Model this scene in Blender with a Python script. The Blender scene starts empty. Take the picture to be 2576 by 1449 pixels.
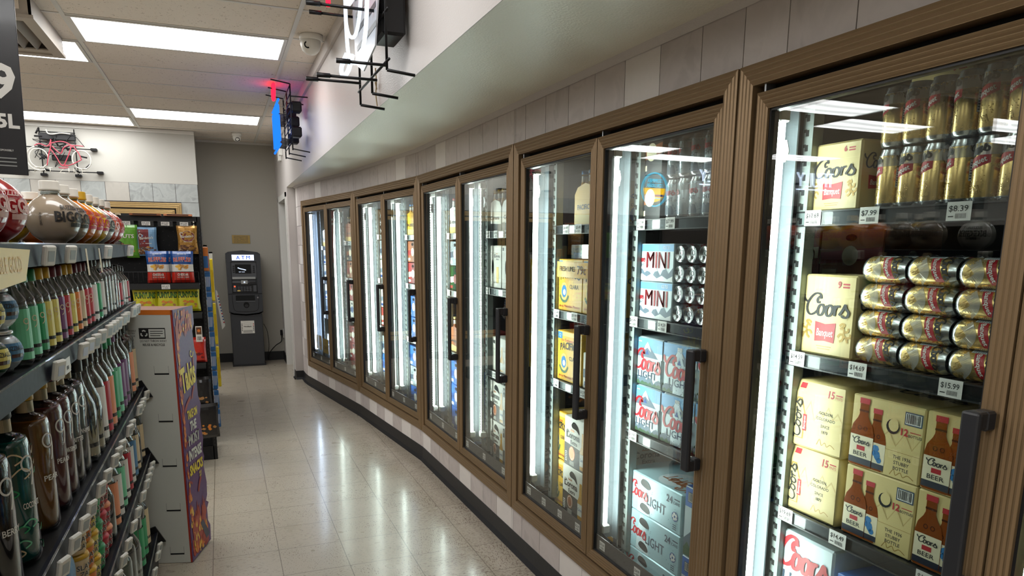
import bpy, bmesh, math, random
from mathutils import Vector, Matrix
random.seed(11)
SC = bpy.context.scene
COL = SC.collection
PI = math.pi
# ------------------------------------------------------------------ camera
CAM = Vector((0.1252, -3.2401, 1.5002))
YAW, PITCH, ROLL = 0.385415758, -0.189343668, 0.00668304778
cy_, sy_, cp_, sp_ = math.cos(YAW), math.sin(YAW), math.cos(PITCH), math.sin(PITCH)
fwd = Vector((sy_*cp_, cy_*cp_, sp_)); rgt = Vector((cy_, -sy_, 0)); upv = rgt.cross(fwd)
r2 = math.cos(ROLL)*rgt + math.sin(ROLL)*upv
u2 = -math.sin(ROLL)*rgt + math.cos(ROLL)*upv
cam_data = bpy.data.cameras.new('camera'); cam = bpy.data.objects.new('camera', cam_data); COL.objects.link(cam)
cam.matrix_world = Matrix(((r2.x, u2.x, -fwd.x, CAM.x), (r2.y, u2.y, -fwd.y, CAM.y), (r2.z, u2.z, -fwd.z, CAM.z), (0, 0, 0, 1)))
cam_data.sensor_width = 36.0
cam_data.lens = 36.0*1789.41/2576.0
cam_data.shift_y = (966-724.5)/2576.0
cam_data.clip_start = 0.02; cam_data.clip_end = 60
SC.camera = cam
# ------------------------------------------------------------------ world, exposure
wd = bpy.data.worlds.new('world'); SC.world = wd; wd.use_nodes = True
wd.node_tree.nodes['Background'].inputs[0].default_value = (0.8, 0.85, 0.9, 1)
wd.node_tree.nodes['Background'].inputs[1].default_value = 0.05
SC.view_settings.view_transform = 'Standard'; SC.view_settings.look = 'None'
SC.view_settings.gamma = 1.0; SC.view_settings.exposure = 0.16
try: SC.view_settings.use_curve_mapping = False
except Exception: pass
cyc = SC.cycles
cyc.use_denoising = True
cyc.max_bounces = 7; cyc.diffuse_bounces = 3; cyc.glossy_bounces = 3; cyc.transmission_bounces = 5
cyc.transparent_max_bounces = 12; cyc.sample_clamp_indirect = 4.0
cyc.caustics_reflective = False; cyc.caustics_refractive = False
CEIL_LIGHT = 8.6      # radiance of a ceiling lens panel
LED_LIGHT = 33.0      # radiance of a cooler light strip
H = 2.78              # ceiling height

# ------------------------------------------------------------------ materials
def lin(c):
    c = c/255.0
    return c/12.92 if c <= 0.04045 else ((c+0.055)/1.055)**2.4
def rgb(t): return (lin(t[0]), lin(t[1]), lin(t[2]), 1.0)
MATS = {}
def mat(name, col=(200, 200, 200), rough=0.5, metal=0.0, emit=0.0, bump=0.0, bscale=60.0, coat=0.0, ior=None, trans=0.0, spec=None, alpha=None):
    if name in MATS: return MATS[name]
    m = bpy.data.materials.new(name); m.use_nodes = True
    nt = m.node_tree; b = nt.nodes['Principled BSDF']
    b.inputs['Base Color'].default_value = rgb(col)
    b.inputs['Roughness'].default_value = rough
    b.inputs['Metallic'].default_value = metal
    if coat: b.inputs['Coat Weight'].default_value = coat; b.inputs['Coat Roughness'].default_value = 0.08
    if ior: b.inputs['IOR'].default_value = ior
    if trans: b.inputs['Transmission Weight'].default_value = trans
    if spec is not None: b.inputs['Specular IOR Level'].default_value = spec
    if emit:
        b.inputs['Emission Color'].default_value = rgb(col); b.inputs['Emission Strength'].default_value = emit
    # every surface gets a little procedural variation
    tc = nt.nodes.new('ShaderNodeTexCoord'); n = nt.nodes.new('ShaderNodeTexNoise')
    n.inputs['Scale'].default_value = bscale; n.inputs['Detail'].default_value = 3
    nt.links.new(tc.outputs['Object'], n.inputs['Vector'])
    if bump:
        bp = nt.nodes.new('ShaderNodeBump'); bp.inputs['Strength'].default_value = bump; bp.inputs['Distance'].default_value = 0.004
        nt.links.new(n.outputs['Fac'], bp.inputs['Height']); nt.links.new(bp.outputs['Normal'], b.inputs['Normal'])
    elif not emit:
        mr = nt.nodes.new('ShaderNodeMapRange'); mr.inputs['To Min'].default_value = max(0.0, rough-0.04); mr.inputs['To Max'].default_value = min(1.0, rough+0.05)
        nt.links.new(n.outputs['Fac'], mr.inputs['Value']); nt.links.new(mr.outputs['Result'], b.inputs['Roughness'])
    MATS[name] = m
    return m
def clear_mat(name, tint=(255, 255, 255), tr=0.96, gloss=1.0, rough=0.0, ior=1.45, milk=0.0, milkcol=(230, 230, 230)):
    """thin clear sheet: fresnel reflection over plain transparency (optionally a little milky)"""
    if name in MATS: return MATS[name]
    m = bpy.data.materials.new(name); m.use_nodes = True; nt = m.node_tree
    for n in list(nt.nodes): nt.nodes.remove(n)
    out = nt.nodes.new('ShaderNodeOutputMaterial')
    t = nt.nodes.new('ShaderNodeBsdfTransparent'); c = rgb(tint); t.inputs[0].default_value = (c[0]*tr, c[1]*tr, c[2]*tr, 1)
    g = nt.nodes.new('ShaderNodeBsdfGlossy'); g.inputs['Roughness'].default_value = rough; g.inputs[0].default_value = (gloss, gloss, gloss, 1)
    lw = nt.nodes.new('ShaderNodeLayerWeight'); lw.inputs['Blend'].default_value = 0.5
    pw = nt.nodes.new('ShaderNodeMath'); pw.operation = 'POWER'; pw.inputs[1].default_value = 4.0
    f = nt.nodes.new('ShaderNodeMath'); f.operation = 'MULTIPLY_ADD'; r0 = ((ior-1)/(ior+1))**2; f.inputs[1].default_value = 0.9; f.inputs[2].default_value = r0
    nt.links.new(lw.outputs['Facing'], pw.inputs[0]); nt.links.new(pw.outputs[0], f.inputs[0])
    mx = nt.nodes.new('ShaderNodeMixShader')
    nt.links.new(f.outputs[0], mx.inputs[0]); nt.links.new(t.outputs[0], mx.inputs[1]); nt.links.new(g.outputs[0], mx.inputs[2])
    last = mx
    if milk:
        d = nt.nodes.new('ShaderNodeBsdfDiffuse'); d.inputs[0].default_value = rgb(milkcol)
        m2 = nt.nodes.new('ShaderNodeMixShader'); m2.inputs[0].default_value = milk
        nt.links.new(mx.outputs[0], m2.inputs[1]); nt.links.new(d.outputs[0], m2.inputs[2]); last = m2
    nt.links.new(last.outputs[0], out.inputs[0])
    MATS[name] = m
    return m

# ------------------------------------------------------------------ flat text and pen strokes
_TXT = {}
def text2d(s, shear=0.0, bold=0.0):
    k = (s, shear, bold)
    if k in _TXT: return _TXT[k]
    cu = bpy.data.curves.new('t', 'FONT'); cu.body = s; cu.shear = shear; cu.offset = bold; cu.resolution_u = 2
    cu.fill_mode = 'FRONT' if hasattr(cu, 'fill_mode') else cu.fill_mode
    ob = bpy.data.objects.new('t', cu); COL.objects.link(ob)
    dg = bpy.context.evaluated_depsgraph_get(); me = ob.evaluated_get(dg).to_mesh()
    vs = [(v.co.x, v.co.y) for v in me.vertices]; fs = []
    for p in me.polygons:
        if p.normal.z >= 0: fs.append(tuple(p.vertices))
        else: fs.append(tuple(reversed(p.vertices)))
    ob.evaluated_get(dg).to_mesh_clear()
    bpy.data.objects.remove(ob); bpy.data.curves.remove(cu)
    if vs:
        x0 = min(v[0] for v in vs); x1 = max(v[0] for v in vs); y0 = min(v[1] for v in vs); y1 = max(v[1] for v in vs)
    else: x0 = x1 = y0 = y1 = 0
    _TXT[k] = (vs, fs, x0, x1, y0, y1)
    return _TXT[k]
def spline(pts, n=6, closed=False):
    out = []; N = len(pts)
    rng = range(N if closed else N-1)
    for i in rng:
        if closed: p0, p1, p2, p3 = pts[i-1], pts[i], pts[(i+1) % N], pts[(i+2) % N]
        else: p0, p1, p2, p3 = pts[max(i-1, 0)], pts[i], pts[i+1], pts[min(i+2, N-1)]
        for k in range(n):
            t = k/n
            out.append(tuple(0.5*((2*p1[j])+(-p0[j]+p2[j])*t+(2*p0[j]-5*p1[j]+4*p2[j]-p3[j])*t*t+(-p0[j]+3*p1[j]-3*p2[j]+p3[j])*t**3) for j in range(len(p1))))
    if not closed: out.append(tuple(pts[-1]))
    return out
def oval(cx, cy, rx, ry, sl=0.15, n=9, a0=60):
    o = []
    for k in range(n):
        a = math.radians(a0+360*k/n); y = ry*math.sin(a)
        o.append((cx+rx*math.cos(a)+sl*y, cy+y))
    return o
# handwritten beer word, letter strokes in a box about 2.75 wide by 1 high
SCRIPT = [
 ([(.97,.62),(.83,.60),(.80,.76),(.93,.88),(1.0,.80),(.93,1.0),(.68,1.02),(.42,.82),(.24,.50),(.24,.18),(.42,0),(.66,.06),(.86,.24)], False),
 ([(.24,.60),(.08,.70),(.0,.86),(.04,.94)], False),
 (oval(1.02,.25,.17,.26), True), ([(1.10,.50),(1.22,.40),(1.36,.46)], False),
 (oval(1.50,.25,.17,.26), True), ([(1.58,.50),(1.70,.40),(1.84,.50)], False),
 ([(1.84,.50),(1.82,.30),(1.80,.02)], False), ([(1.80,.24),(1.87,.42),(1.97,.50),(2.07,.47)], False),
 ([(2.06,.08),(2.24,.34),(2.36,.58),(2.40,.42),(2.56,.24),(2.50,.04),(2.32,.0),(2.18,.08)], False)]

def flat_map(origin, ux, uz):
    o = Vector(origin); ux = Vector(ux).normalized(); uz = Vector(uz).normalized(); nn = ux.cross(uz)
    return lambda x, z, l=0.0006: o+ux*x+uz*z+nn*l
def cyl_map(r, ang0=-PI/2, cx=0, cy=0):
    """x runs round an upright cylinder; ang0 is the angle of x=0"""
    return lambda x, z, l=0.0004: Vector((cx+(r+l)*math.cos(ang0+x/r), cy+(r+l)*math.sin(ang0+x/r), z))

class MB:
    """collects shapes into ONE mesh with several material slots"""
    def __init__(s): s.v = []; s.f = []; s.m = []; s.sm = []; s.mats = []
    def mi(s, m):
        if isinstance(m, str): m = MATS[m]
        if m not in s.mats: s.mats.append(m)
        return s.mats.index(m)
    def face(s, pts, m, smooth=False):
        b = len(s.v); s.v += [tuple(p) for p in pts]; s.f.append(tuple(range(b, b+len(pts)))); s.m.append(s.mi(m)); s.sm.append(smooth)
    def mesh(s, vs, fs, m, smooth=False, M=None):
        b = len(s.v)
        s.v += [tuple((M @ Vector(p)) if M else p) for p in vs]
        i = s.mi(m)
        for f in fs: s.f.append(tuple(b+k for k in f)); s.m.append(i); s.sm.append(smooth)
    def box(s, x0, y0, z0, x1, y1, z1, m, M=None):
        vs = [(x0,y0,z0),(x1,y0,z0),(x1,y1,z0),(x0,y1,z0),(x0,y0,z1),(x1,y0,z1),(x1,y1,z1),(x0,y1,z1)]
        fs = [(0,3,2,1),(4,5,6,7),(0,1,5,4),(1,2,6,5),(2,3,7,6),(3,0,4,7)]
        s.mesh(vs, fs, m, False, M)
    def bbox(s, x0, y0, z0, x1, y1, z1, m, b=0.004, seg=1, M=None, smooth=False):
        bm = bmesh.new(); bmesh.ops.create_cube(bm, size=1)
        for v in bm.verts:
            v.co = Vector(((x0+x1)/2+v.co.x*(x1-x0), (y0+y1)/2+v.co.y*(y1-y0), (z0+z1)/2+v.co.z*(z1-z0)))
        bmesh.ops.bevel(bm, geom=bm.edges[:], offset=b, segments=seg, affect='EDGES', profile=0.5)
        s.bm(bm, m, M, smooth)
    def bm(s, bm, m, M=None, smooth=False):
        bm.verts.index_update(); s.mesh([v.co.copy() for v in bm.verts], [tuple(v.index for v in f.verts) for f in bm.faces], m, smooth, M); bm.free()
    def lathe(s, prof, m, n=20, M=None, smooth=True, sq=0.0, asp=1.0, caps=True):
        """prof: (r, z) from bottom to top; sq>0 squares the section; asp stretches x. m may be a list, one per band"""
        vs = []; b = 0
        for (r, z) in prof:
            for k in range(n):
                a = 2*PI*k/n+PI/n; c, si = math.cos(a), math.sin(a)
                if sq:
                    e = 1-sq*0.6; c = math.copysign(abs(c)**e, c); si = math.copysign(abs(si)**e, si)
                vs.append((r*c*asp, r*si, z))
        base = len(s.v)
        s.v += [tuple((M @ Vector(p)) if M else p) for p in vs]
        for j in range(len(prof)-1):
            mm = m[j] if isinstance(m, list) else m; i = s.mi(mm)
            for k in range(n):
                k2 = (k+1) % n
                s.f.append((base+j*n+k, base+j*n+k2, base+(j+1)*n+k2, base+(j+1)*n+k)); s.m.append(i); s.sm.append(smooth)
        if caps:
            i0 = s.mi(m[0] if isinstance(m, list) else m); i1 = s.mi(m[-1] if isinstance(m, list) else m)
            if prof[0][0] > 1e-5: s.f.append(tuple(base+k for k in reversed(range(n)))); s.m.append(i0); s.sm.append(False)
            if prof[-1][0] > 1e-5: s.f.append(tuple(base+(len(prof)-1)*n+k for k in range(n))); s.m.append(i1); s.sm.append(False)
    def tube(s, pts, r, m, n=8, closed=False, M=None):
        P = [Vector(p) for p in pts]; N = len(P); vs = []; prev = None
        for i in range(N):
            a = P[i-1] if (i > 0 or closed) else P[i]; c = P[(i+1) % N] if (i < N-1 or closed) else P[i]
            t = (c-a); t = t.normalized() if t.length > 1e-9 else Vector((0, 0, 1))
            if prev is None: up = Vector((0, 0, 1)) if abs(t.z) < 0.9 else Vector((1, 0, 0)); x = t.cross(up).normalized()
            else: x = (prev-t*prev.dot(t)); x = x.normalized() if x.length > 1e-6 else t.orthogonal().normalized()
            prev = x; y = t.cross(x)
            rr = r[i] if isinstance(r, (list, tuple)) else r
            for k in range(n): a_ = 2*PI*k/n; vs.append(P[i]+(x*math.cos(a_)+y*math.sin(a_))*rr)
        fs = []
        for i in range(N if closed else N-1):
            for k in range(n):
                a = i*n+k; b_ = i*n+(k+1) % n; c = ((i+1) % N)*n+(k+1) % n; d = ((i+1) % N)*n+k
                fs.append((a, d, c, b_))
        if not closed: fs.append(tuple(range(n))); fs.append(tuple((N-1)*n+k for k in reversed(range(n))))
        s.mesh(vs, fs, m, True, M)
    def prism(s, poly, y0, y1, m, M=None, mcap=None):
        """poly of (x, z) counter-clockwise seen from -y, extruded from y0 (front) to y1"""
        n = len(poly); vs = [(p[0], y0, p[1]) for p in poly]+[(p[0], y1, p[1]) for p in poly]
        s.mesh(vs, [tuple(range(n)), tuple(reversed(range(n, 2*n)))], mcap or m, False, M)
        s.mesh(vs, [((i+1) % n, i, n+i, n+(i+1) % n) for i in range(n)], m, False, M)
    # ---- printing on a mapped surface: mp(x, z, lift)
    def rect(s, mp, x0, z0, x1, z1, m, lift=0.0005, nx=1, nz=1):
        for i in range(nx):
            for j in range(nz):
                a, b = x0+(x1-x0)*i/nx, x0+(x1-x0)*(i+1)/nx; c, d = z0+(z1-z0)*j/nz, z0+(z1-z0)*(j+1)/nz
                s.face([mp(a, c, lift), mp(b, c, lift), mp(b, d, lift), mp(a, d, lift)], m, nx+nz > 2)
    def poly(s, mp, pts, m, lift=0.0006): s.face([mp(p[0], p[1], lift) for p in pts], m)
    def disc(s, mp, cx, cz, r, m, lift=0.0006, n=18, rz=None):
        s.poly(mp, [(cx+r*math.cos(2*PI*k/n), cz+(rz or r)*math.sin(2*PI*k/n)) for k in range(n)], m, lift)
    def ring(s, mp, cx, cz, r, w, m, lift=0.0006, n=20, rz=None):
        rz = rz or r
        for k in range(n):
            a, b = 2*PI*k/n, 2*PI*(k+1)/n
            s.face([mp(cx+r*math.cos(a), cz+rz*math.sin(a), lift), mp(cx+r*math.cos(b), cz+rz*math.sin(b), lift),
                    mp(cx+(r-w)*math.cos(b), cz+(rz-w)*math.sin(b), lift), mp(cx+(r-w)*math.cos(a), cz+(rz-w)*math.sin(a), lift)], m)
    def text(s, mp, t, x, z, h, m, w=None, align='c', shear=0.0, bold=0.0, lift=0.0009, rot=0.0, arc=0.0):
        """lettering: x,z is the anchor of the baseline; h the cap height; w squeezes to a width; arc bows the baseline"""
        if bold > 0 and 'M' in t:   # this letter breaks when swollen: overprint it instead
            k0 = h/text2d('H', 0, 0)[5]
            for dx in (-bold*.9*k0, bold*.9*k0): s.text(mp, t, x+dx*math.cos(rot), z+dx*math.sin(rot), h, m, w, align, shear, 0, lift, rot, arc)
            bold = 0
        vs, fs, x0, x1, y0, y1 = text2d(t, shear, bold)
        if not vs: return
        hh = text2d('H', 0, bold); k = h/max(hh[5], 1e-6); kx = (w/(x1-x0)) if w else k
        W = (x1-x0)*kx; ox = {'c': -W/2, 'l': 0, 'r': -W}[align]
        cr, sr = math.cos(rot), math.sin(rot); out = []
        for (a, b) in vs:
            px = ox+(a-x0)*kx; pz = b*k
            if arc: pz += arc*(1-(2*px/W)**2) if W else 0
            out.append(mp(x+px*cr-pz*sr, z+px*sr+pz*cr, lift))
        s.mesh(out, fs, m)
    def stroke(s, mp, pts, wd, m, lift=0.0009, closed=False, smooth=5, pen=0.0):
        q = spline(pts, smooth, closed) if smooth else list(pts); N = len(q); L = []; R = []
        for i in range(N):
            a = q[i-1] if (i > 0 or closed) else q[i]; c = q[(i+1) % N] if (i < N-1 or closed) else q[i]
            dx, dz = c[0]-a[0], c[1]-a[1]; l = math.hypot(dx, dz) or 1; dx /= l; dz /= l
            ww = wd/2*((1-pen)+pen*abs(dz))
            L.append((q[i][0]-dz*ww, q[i][1]+dx*ww)); R.append((q[i][0]+dz*ww, q[i][1]-dx*ww))
        for i in range(N if closed else N-1):
            j = (i+1) % N
            s.face([mp(R[i][0], R[i][1], lift), mp(R[j][0], R[j][1], lift), mp(L[j][0], L[j][1], lift), mp(L[i][0], L[i][1], lift)], m)
    def script(s, mp, x, z, h, m, rot=0.0, w=None, lift=0.0009, heavy=0.15):
        """the handwritten beer word, x,z its lower left corner"""
        kx = (w/2.62) if w else h
        cr, sr = math.cos(rot), math.sin(rot)
        for n_, (pts, cl) in enumerate(SCRIPT):
            q = [(x+a*kx*cr-b*h*sr, z+a*kx*sr+b*h*cr) for (a, b) in pts]
            s.stroke(mp, q, heavy*h, m, lift+0.00015*n_, cl, 4, 0.45)
    def build(s, name, parent=None, M=None, link=True):
        me = bpy.data.meshes.new(name); me.from_pydata(s.v, [], s.f)
        for m in s.mats: me.materials.append(m)
        me.polygons.foreach_set('material_index', s.m); me.polygons.foreach_set('use_smooth', s.sm); me.update()
        o = bpy.data.objects.new(name, me)
        if link: COL.objects.link(o)
        if parent is not None: o.parent = parent
        if M is not None: o.matrix_basis = M
        return o

def tag(o, label=None, cat=None, group=None, kind=None):
    if label: o['label'] = label
    if cat: o['category'] = cat
    if group: o['group'] = group
    if kind: o['kind'] = kind
    return o
def empty(name, M=None, label=None, cat=None, group=None):
    o = bpy.data.objects.new(name, None); COL.objects.link(o); o.empty_display_size = 0.05
    if M is not None: o.matrix_basis = M
    return tag(o, label, cat, group)
KIDS = {}
def kids(o):
    return KIDS.get(o.name, [])
def reg(parent, *ch):
    KIDS.setdefault(parent.name, []).extend(ch)
def dup(o, M=None, parent=None):
    c = o.copy(); COL.objects.link(c)
    if parent is not None: c.parent = parent
    if M is not None: c.matrix_basis = M
    for k in kids(o):
        reg(c, dup(k, None, c))
    return c
STOCK = {}
def stock(key, maker):
    """first call builds the model where it is wanted, later calls copy it"""
    if key not in STOCK: STOCK[key] = maker(); return STOCK[key], True
    return STOCK[key], False
def place(key, maker, M, label, cat, group=None):
    o, new = stock(key, maker)
    if not new: o = dup(o)
    o.matrix_basis = M
    for k in ('label', 'category', 'group'):
        if k in o: del o[k]
    return tag(o, label, cat, group)
def basis(ux, uy, uz, loc):
    return Matrix(((ux[0], uy[0], uz[0], loc[0]), (ux[1], uy[1], uz[1], loc[1]), (ux[2], uy[2], uz[2], loc[2]), (0, 0, 0, 1)))
def T(x, y, z): return Matrix.Translation((x, y, z))
def RZ(a): return Matrix.Rotation(a, 4, 'Z')
def RX(a): return Matrix.Rotation(a, 4, 'X')
def RY(a): return Matrix.Rotation(a, 4, 'Y')
ORD = ['first', 'second', 'third', 'fourth', 'fifth', 'sixth', 'seventh', 'eighth', 'ninth', 'tenth', 'eleventh', 'twelfth', 'thirteenth', 'fourteenth', 'fifteenth', 'sixteenth', 'seventeenth', 'eighteenth', 'nineteenth', 'twentieth']
ORD += ['twenty-'+o for o in ORD[:9]]+['thirtieth']+['thirty-'+o for o in ORD[:9]]

# ------------------------------------------------------------------ the cooler wall in plan: corners where the two-door frames meet
P = [Vector(p) for p in ((.954, 4.712), (1.217, 3.066), (1.383, 1.539), (1.408, -.103), (1.430, -1.620), (1.432, -3.200), (1.432, -4.40))]
def facet(i):
    a, b = P[i], P[i+1]; t = (b-a).normalized(); n = Vector((-t.y, t.x))   # n points into the cooler
    return a, t, n, (b-a).length
def FM(i, s=0, d=0, z=0, rz=0):
    """matrix of a thing standing at (s along the frame, d behind it, z up), its front towards the aisle"""
    a, t, n, L = facet(i); p = a+t*s+n*d
    M = basis((t.x, t.y, 0), (n.x, n.y, 0), (0, 0, 1), (p.x, p.y, z))
    return M @ RZ(rz) if rz else M
def FW(i, s, d):
    a, t, n, L = facet(i); return a+t*s+n*d
def offset_line(d, pts):
    """mitred offset of the frame line, d into the cooler"""
    out = []; N = len(pts)
    for i in range(N):
        ds = []
        if i > 0: t = (pts[i]-pts[i-1]).normalized(); ds.append(Vector((-t.y, t.x)))
        if i < N-1: t = (pts[i+1]-pts[i]).normalized(); ds.append(Vector((-t.y, t.x)))
        n = sum(ds, Vector((0, 0)))/len(ds); n.normalize(); out.append(pts[i]+n*(d/max(n.dot(ds[0]), .3)))
    return out
# ================================================================== materials
mat('wall_white', (204, 198, 194), 0.38, bump=0.35, bscale=160)
mat('soffit_white', (238, 234, 218), 0.36, bump=0.5, bscale=130)
mat('wall_grey', (178, 174, 163), 0.7, bump=0.12, bscale=80)
mat('black_rubber', (28, 29, 32), 0.45, bump=0.1, bscale=40)
mat('black_gap', (10, 10, 10), 0.8)
mat('grout', (70, 62, 58), 0.9)
mat('bronze', (146, 121, 90), 0.36, metal=0.45)
mat('bronze_dark', (128, 105, 73), 0.45, metal=0.5)
mat('gold_bronze', (176, 148, 98), 0.35, metal=0.6)
mat('white_plastic', (232, 232, 226), 0.4)
mat('trim_white', (218, 217, 212), 0.4)
mat('black_metal', (22, 22, 24), 0.42, metal=0.3)
mat('dark_plastic', (38, 39, 43), 0.45)
mat('steel', (170, 174, 176), 0.3, metal=0.9)
mat('galv', (150, 158, 156), 0.5, metal=0.5, bump=0.2, bscale=120)
clear_mat('door_glass', (244, 249, 247), tr=0.95, ior=1.62)
clear_mat('rail_clear', (240, 244, 246), tr=.9, rough=.05, ior=1.35); clear_mat('clear_plastic', (240, 244, 246), tr=0.93, rough=0.06, ior=1.5, milk=0.07)
def tile_mat(name, col, amt=0.12):
    m = mat(name, col, 0.36); nt = m.node_tree; b = nt.nodes['Principled BSDF']
    tc = nt.nodes.new('ShaderNodeTexCoord'); n = nt.nodes.new('ShaderNodeTexNoise'); n.inputs['Scale'].default_value = 5; n.inputs['Detail'].default_value = 6; n.inputs['Distortion'].default_value = 2.0
    r = nt.nodes.new('ShaderNodeValToRGB'); c = rgb(col)
    r.color_ramp.elements[0].position = .35; r.color_ramp.elements[1].position = .62
    r.color_ramp.elements[0].color = (c[0]*(1-amt), c[1]*(1-amt), c[2]*(1-amt), 1); r.color_ramp.elements[1].color = (c[0], c[1], c[2], 1)
    e = r.color_ramp.elements.new(.47); e.color = (min(1, c[0]*(1+amt)), min(1, c[1]*(1+amt)), min(1, c[2]*(1+amt)), 1)
    nt.links.new(tc.outputs['Object'], n.inputs[0]); nt.links.new(n.outputs[0], r.inputs[0]); nt.links.new(r.outputs[0], b.inputs['Base Color'])
    return m
tile_mat('tile_grey', (196, 187, 184), .07); tile_mat('tile_grey_pale', (204, 195, 192), .06); tile_mat('tile_white', (232, 226, 222), .02); tile_mat('tile_back_grey', (158, 162, 160), .16); tile_mat('tile_back_plain', (176, 172, 164), .03)
mat('wall_back_white', (186, 184, 176), 0.5, bump=.15, bscale=120)

def nodes(m): return m.node_tree
def N_(nt, typ, **kw):
    n = nt.nodes.new(typ)
    for k, v in kw.items(): setattr(n, k, v)
    return n
def mth(nt, op, a, b=None, c=None):
    n = N_(nt, 'ShaderNodeMath', operation=op)
    for i, x in enumerate((a, b, c)):
        if x is None: continue
        if isinstance(x, (int, float)): n.inputs[i].default_value = x
        else: nt.links.new(x, n.inputs[i])
    return n.outputs[0]
def mixc(nt, f, a, b):
    n = N_(nt, 'ShaderNodeMixRGB')
    for i, x in enumerate((f, a, b)):
        if isinstance(x, (int, float)): n.inputs[i].default_value = x
        elif isinstance(x, tuple): n.inputs[i].default_value = x
        else: nt.links.new(x, n.inputs[i])
    return n.outputs[0]
def floor_material():
    m = bpy.data.materials.new('floor_tile'); m.use_nodes = True; nt = m.node_tree; b = nt.nodes['Principled BSDF']
    tc = N_(nt, 'ShaderNodeTexCoord'); sp = N_(nt, 'ShaderNodeSeparateXYZ'); nt.links.new(tc.outputs['Object'], sp.inputs[0])
    X = mth(nt, 'DIVIDE', sp.outputs[0], .3048); Y = mth(nt, 'DIVIDE', sp.outputs[1], .3048)
    ix = mth(nt, 'FLOOR', X); iy = mth(nt, 'FLOOR', Y)
    par = mth(nt, 'MODULO', mth(nt, 'ADD', mth(nt, 'ADD', ix, iy), 200), 2)
    fx = mth(nt, 'SUBTRACT', X, ix); fy = mth(nt, 'SUBTRACT', Y, iy)
    dx = mth(nt, 'MINIMUM', fx, mth(nt, 'SUBTRACT', 1, fx)); dy = mth(nt, 'MINIMUM', fy, mth(nt, 'SUBTRACT', 1, fy))
    seam = mth(nt, 'MAXIMUM', mth(nt, 'MULTIPLY', mth(nt, 'LESS_THAN', dx, .0050), .9), mth(nt, 'MULTIPLY', mth(nt, 'LESS_THAN', dy, .0052), .85))
    cb = N_(nt, 'ShaderNodeCombineXYZ'); nt.links.new(ix, cb.inputs[0]); nt.links.new(iy, cb.inputs[1])
    wn = N_(nt, 'ShaderNodeTexWhiteNoise'); nt.links.new(cb.outputs[0], wn.inputs[0])
    # streak coordinates: long across on even tiles, along on odd tiles
    sx = mixc(nt, par, (1, 0, 0, 1), (0, 1, 0, 1))
    inv = mth(nt, 'SUBTRACT', 1, par)
    ax = mth(nt, 'MULTIPLY', sp.outputs[0], mth(nt, 'ADD', 62, mth(nt, 'MULTIPLY', par, 190)))
    ay = mth(nt, 'MULTIPLY', sp.outputs[1], mth(nt, 'ADD', 62, mth(nt, 'MULTIPLY', inv, 190)))
    cv = N_(nt, 'ShaderNodeCombineXYZ'); nt.links.new(ax, cv.inputs[0]); nt.links.new(ay, cv.inputs[1]); nt.links.new(mth(nt, 'MULTIPLY', wn.outputs[0], 40), cv.inputs[2])
    n1 = N_(nt, 'ShaderNodeTexNoise'); n1.inputs['Scale'].default_value = 1; n1.inputs['Detail'].default_value = 4; n1.inputs['Roughness'].default_value = .55; nt.links.new(cv.outputs[0], n1.inputs[0])
    n2 = N_(nt, 'ShaderNodeTexNoise'); n2.inputs['Scale'].default_value = 6; n2.inputs['Detail'].default_value = 2; nt.links.new(tc.outputs['Object'], n2.inputs[0])
    # flecks collect in patches and towards the wall (worn, dirty edge)
    wear = N_(nt, 'ShaderNodeMapRange'); wear.inputs['From Min'].default_value = .75; wear.inputs['From Max'].default_value = 1.5; wear.inputs['To Min'].default_value = .005; wear.inputs['To Max'].default_value = .085
    nt.links.new(sp.outputs[0], wear.inputs[0])
    thr = mth(nt, 'SUBTRACT', mth(nt, 'SUBTRACT', .675, mth(nt, 'MULTIPLY', n2.outputs[0], .13)), wear.outputs[0])
    fl = N_(nt, 'ShaderNodeMapRange'); fl.inputs['To Max'].default_value = .8
    nt.links.new(n1.outputs[0], fl.inputs[0]); nt.links.new(thr, fl.inputs[1]); nt.links.new(mth(nt, 'ADD', thr, .035), fl.inputs[2])
    base = mixc(nt, mth(nt, 'MULTIPLY', wn.outputs[0], .6), rgb((188, 178, 160)), rgb((180, 169, 150)))
    n3 = N_(nt, 'ShaderNodeTexNoise'); n3.inputs['Scale'].default_value = .5; n3.inputs['Detail'].default_value = 3; nt.links.new(cv.outputs[0], n3.inputs[0])
    base = mixc(nt, mth(nt, 'MULTIPLY', n3.outputs[0], .45), base, rgb((160, 150, 134)))
    base = mixc(nt, fl.outputs[0], base, rgb((98, 70, 52)))
    base = mixc(nt, seam, base, rgb((92, 80, 66)))
    nt.links.new(base, b.inputs['Base Color'])
    rr = N_(nt, 'ShaderNodeMapRange'); rr.inputs['To Min'].default_value = .2; rr.inputs['To Max'].default_value = .42
    nt.links.new(n2.outputs[0], rr.inputs[0]); nt.links.new(rr.outputs[0], b.inputs['Roughness'])
    b.inputs['Coat Weight'].default_value = .5; b.inputs['Coat Roughness'].default_value = .14
    hgt = mth(nt, 'ADD', mth(nt, 'MULTIPLY', n2.outputs[0], .5), mth(nt, 'MULTIPLY', wn.outputs[0], .0))
    hgt = mth(nt, 'SUBTRACT', hgt, mth(nt, 'MULTIPLY', seam, .3))
    bp = N_(nt, 'ShaderNodeBump'); bp.inputs['Strength'].default_value = .12; bp.inputs['Distance'].default_value = .004
    nt.links.new(hgt, bp.inputs['Height']); nt.links.new(bp.outputs[0], b.inputs['Normal'])
    MATS['floor_tile'] = m
floor_material()
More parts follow.
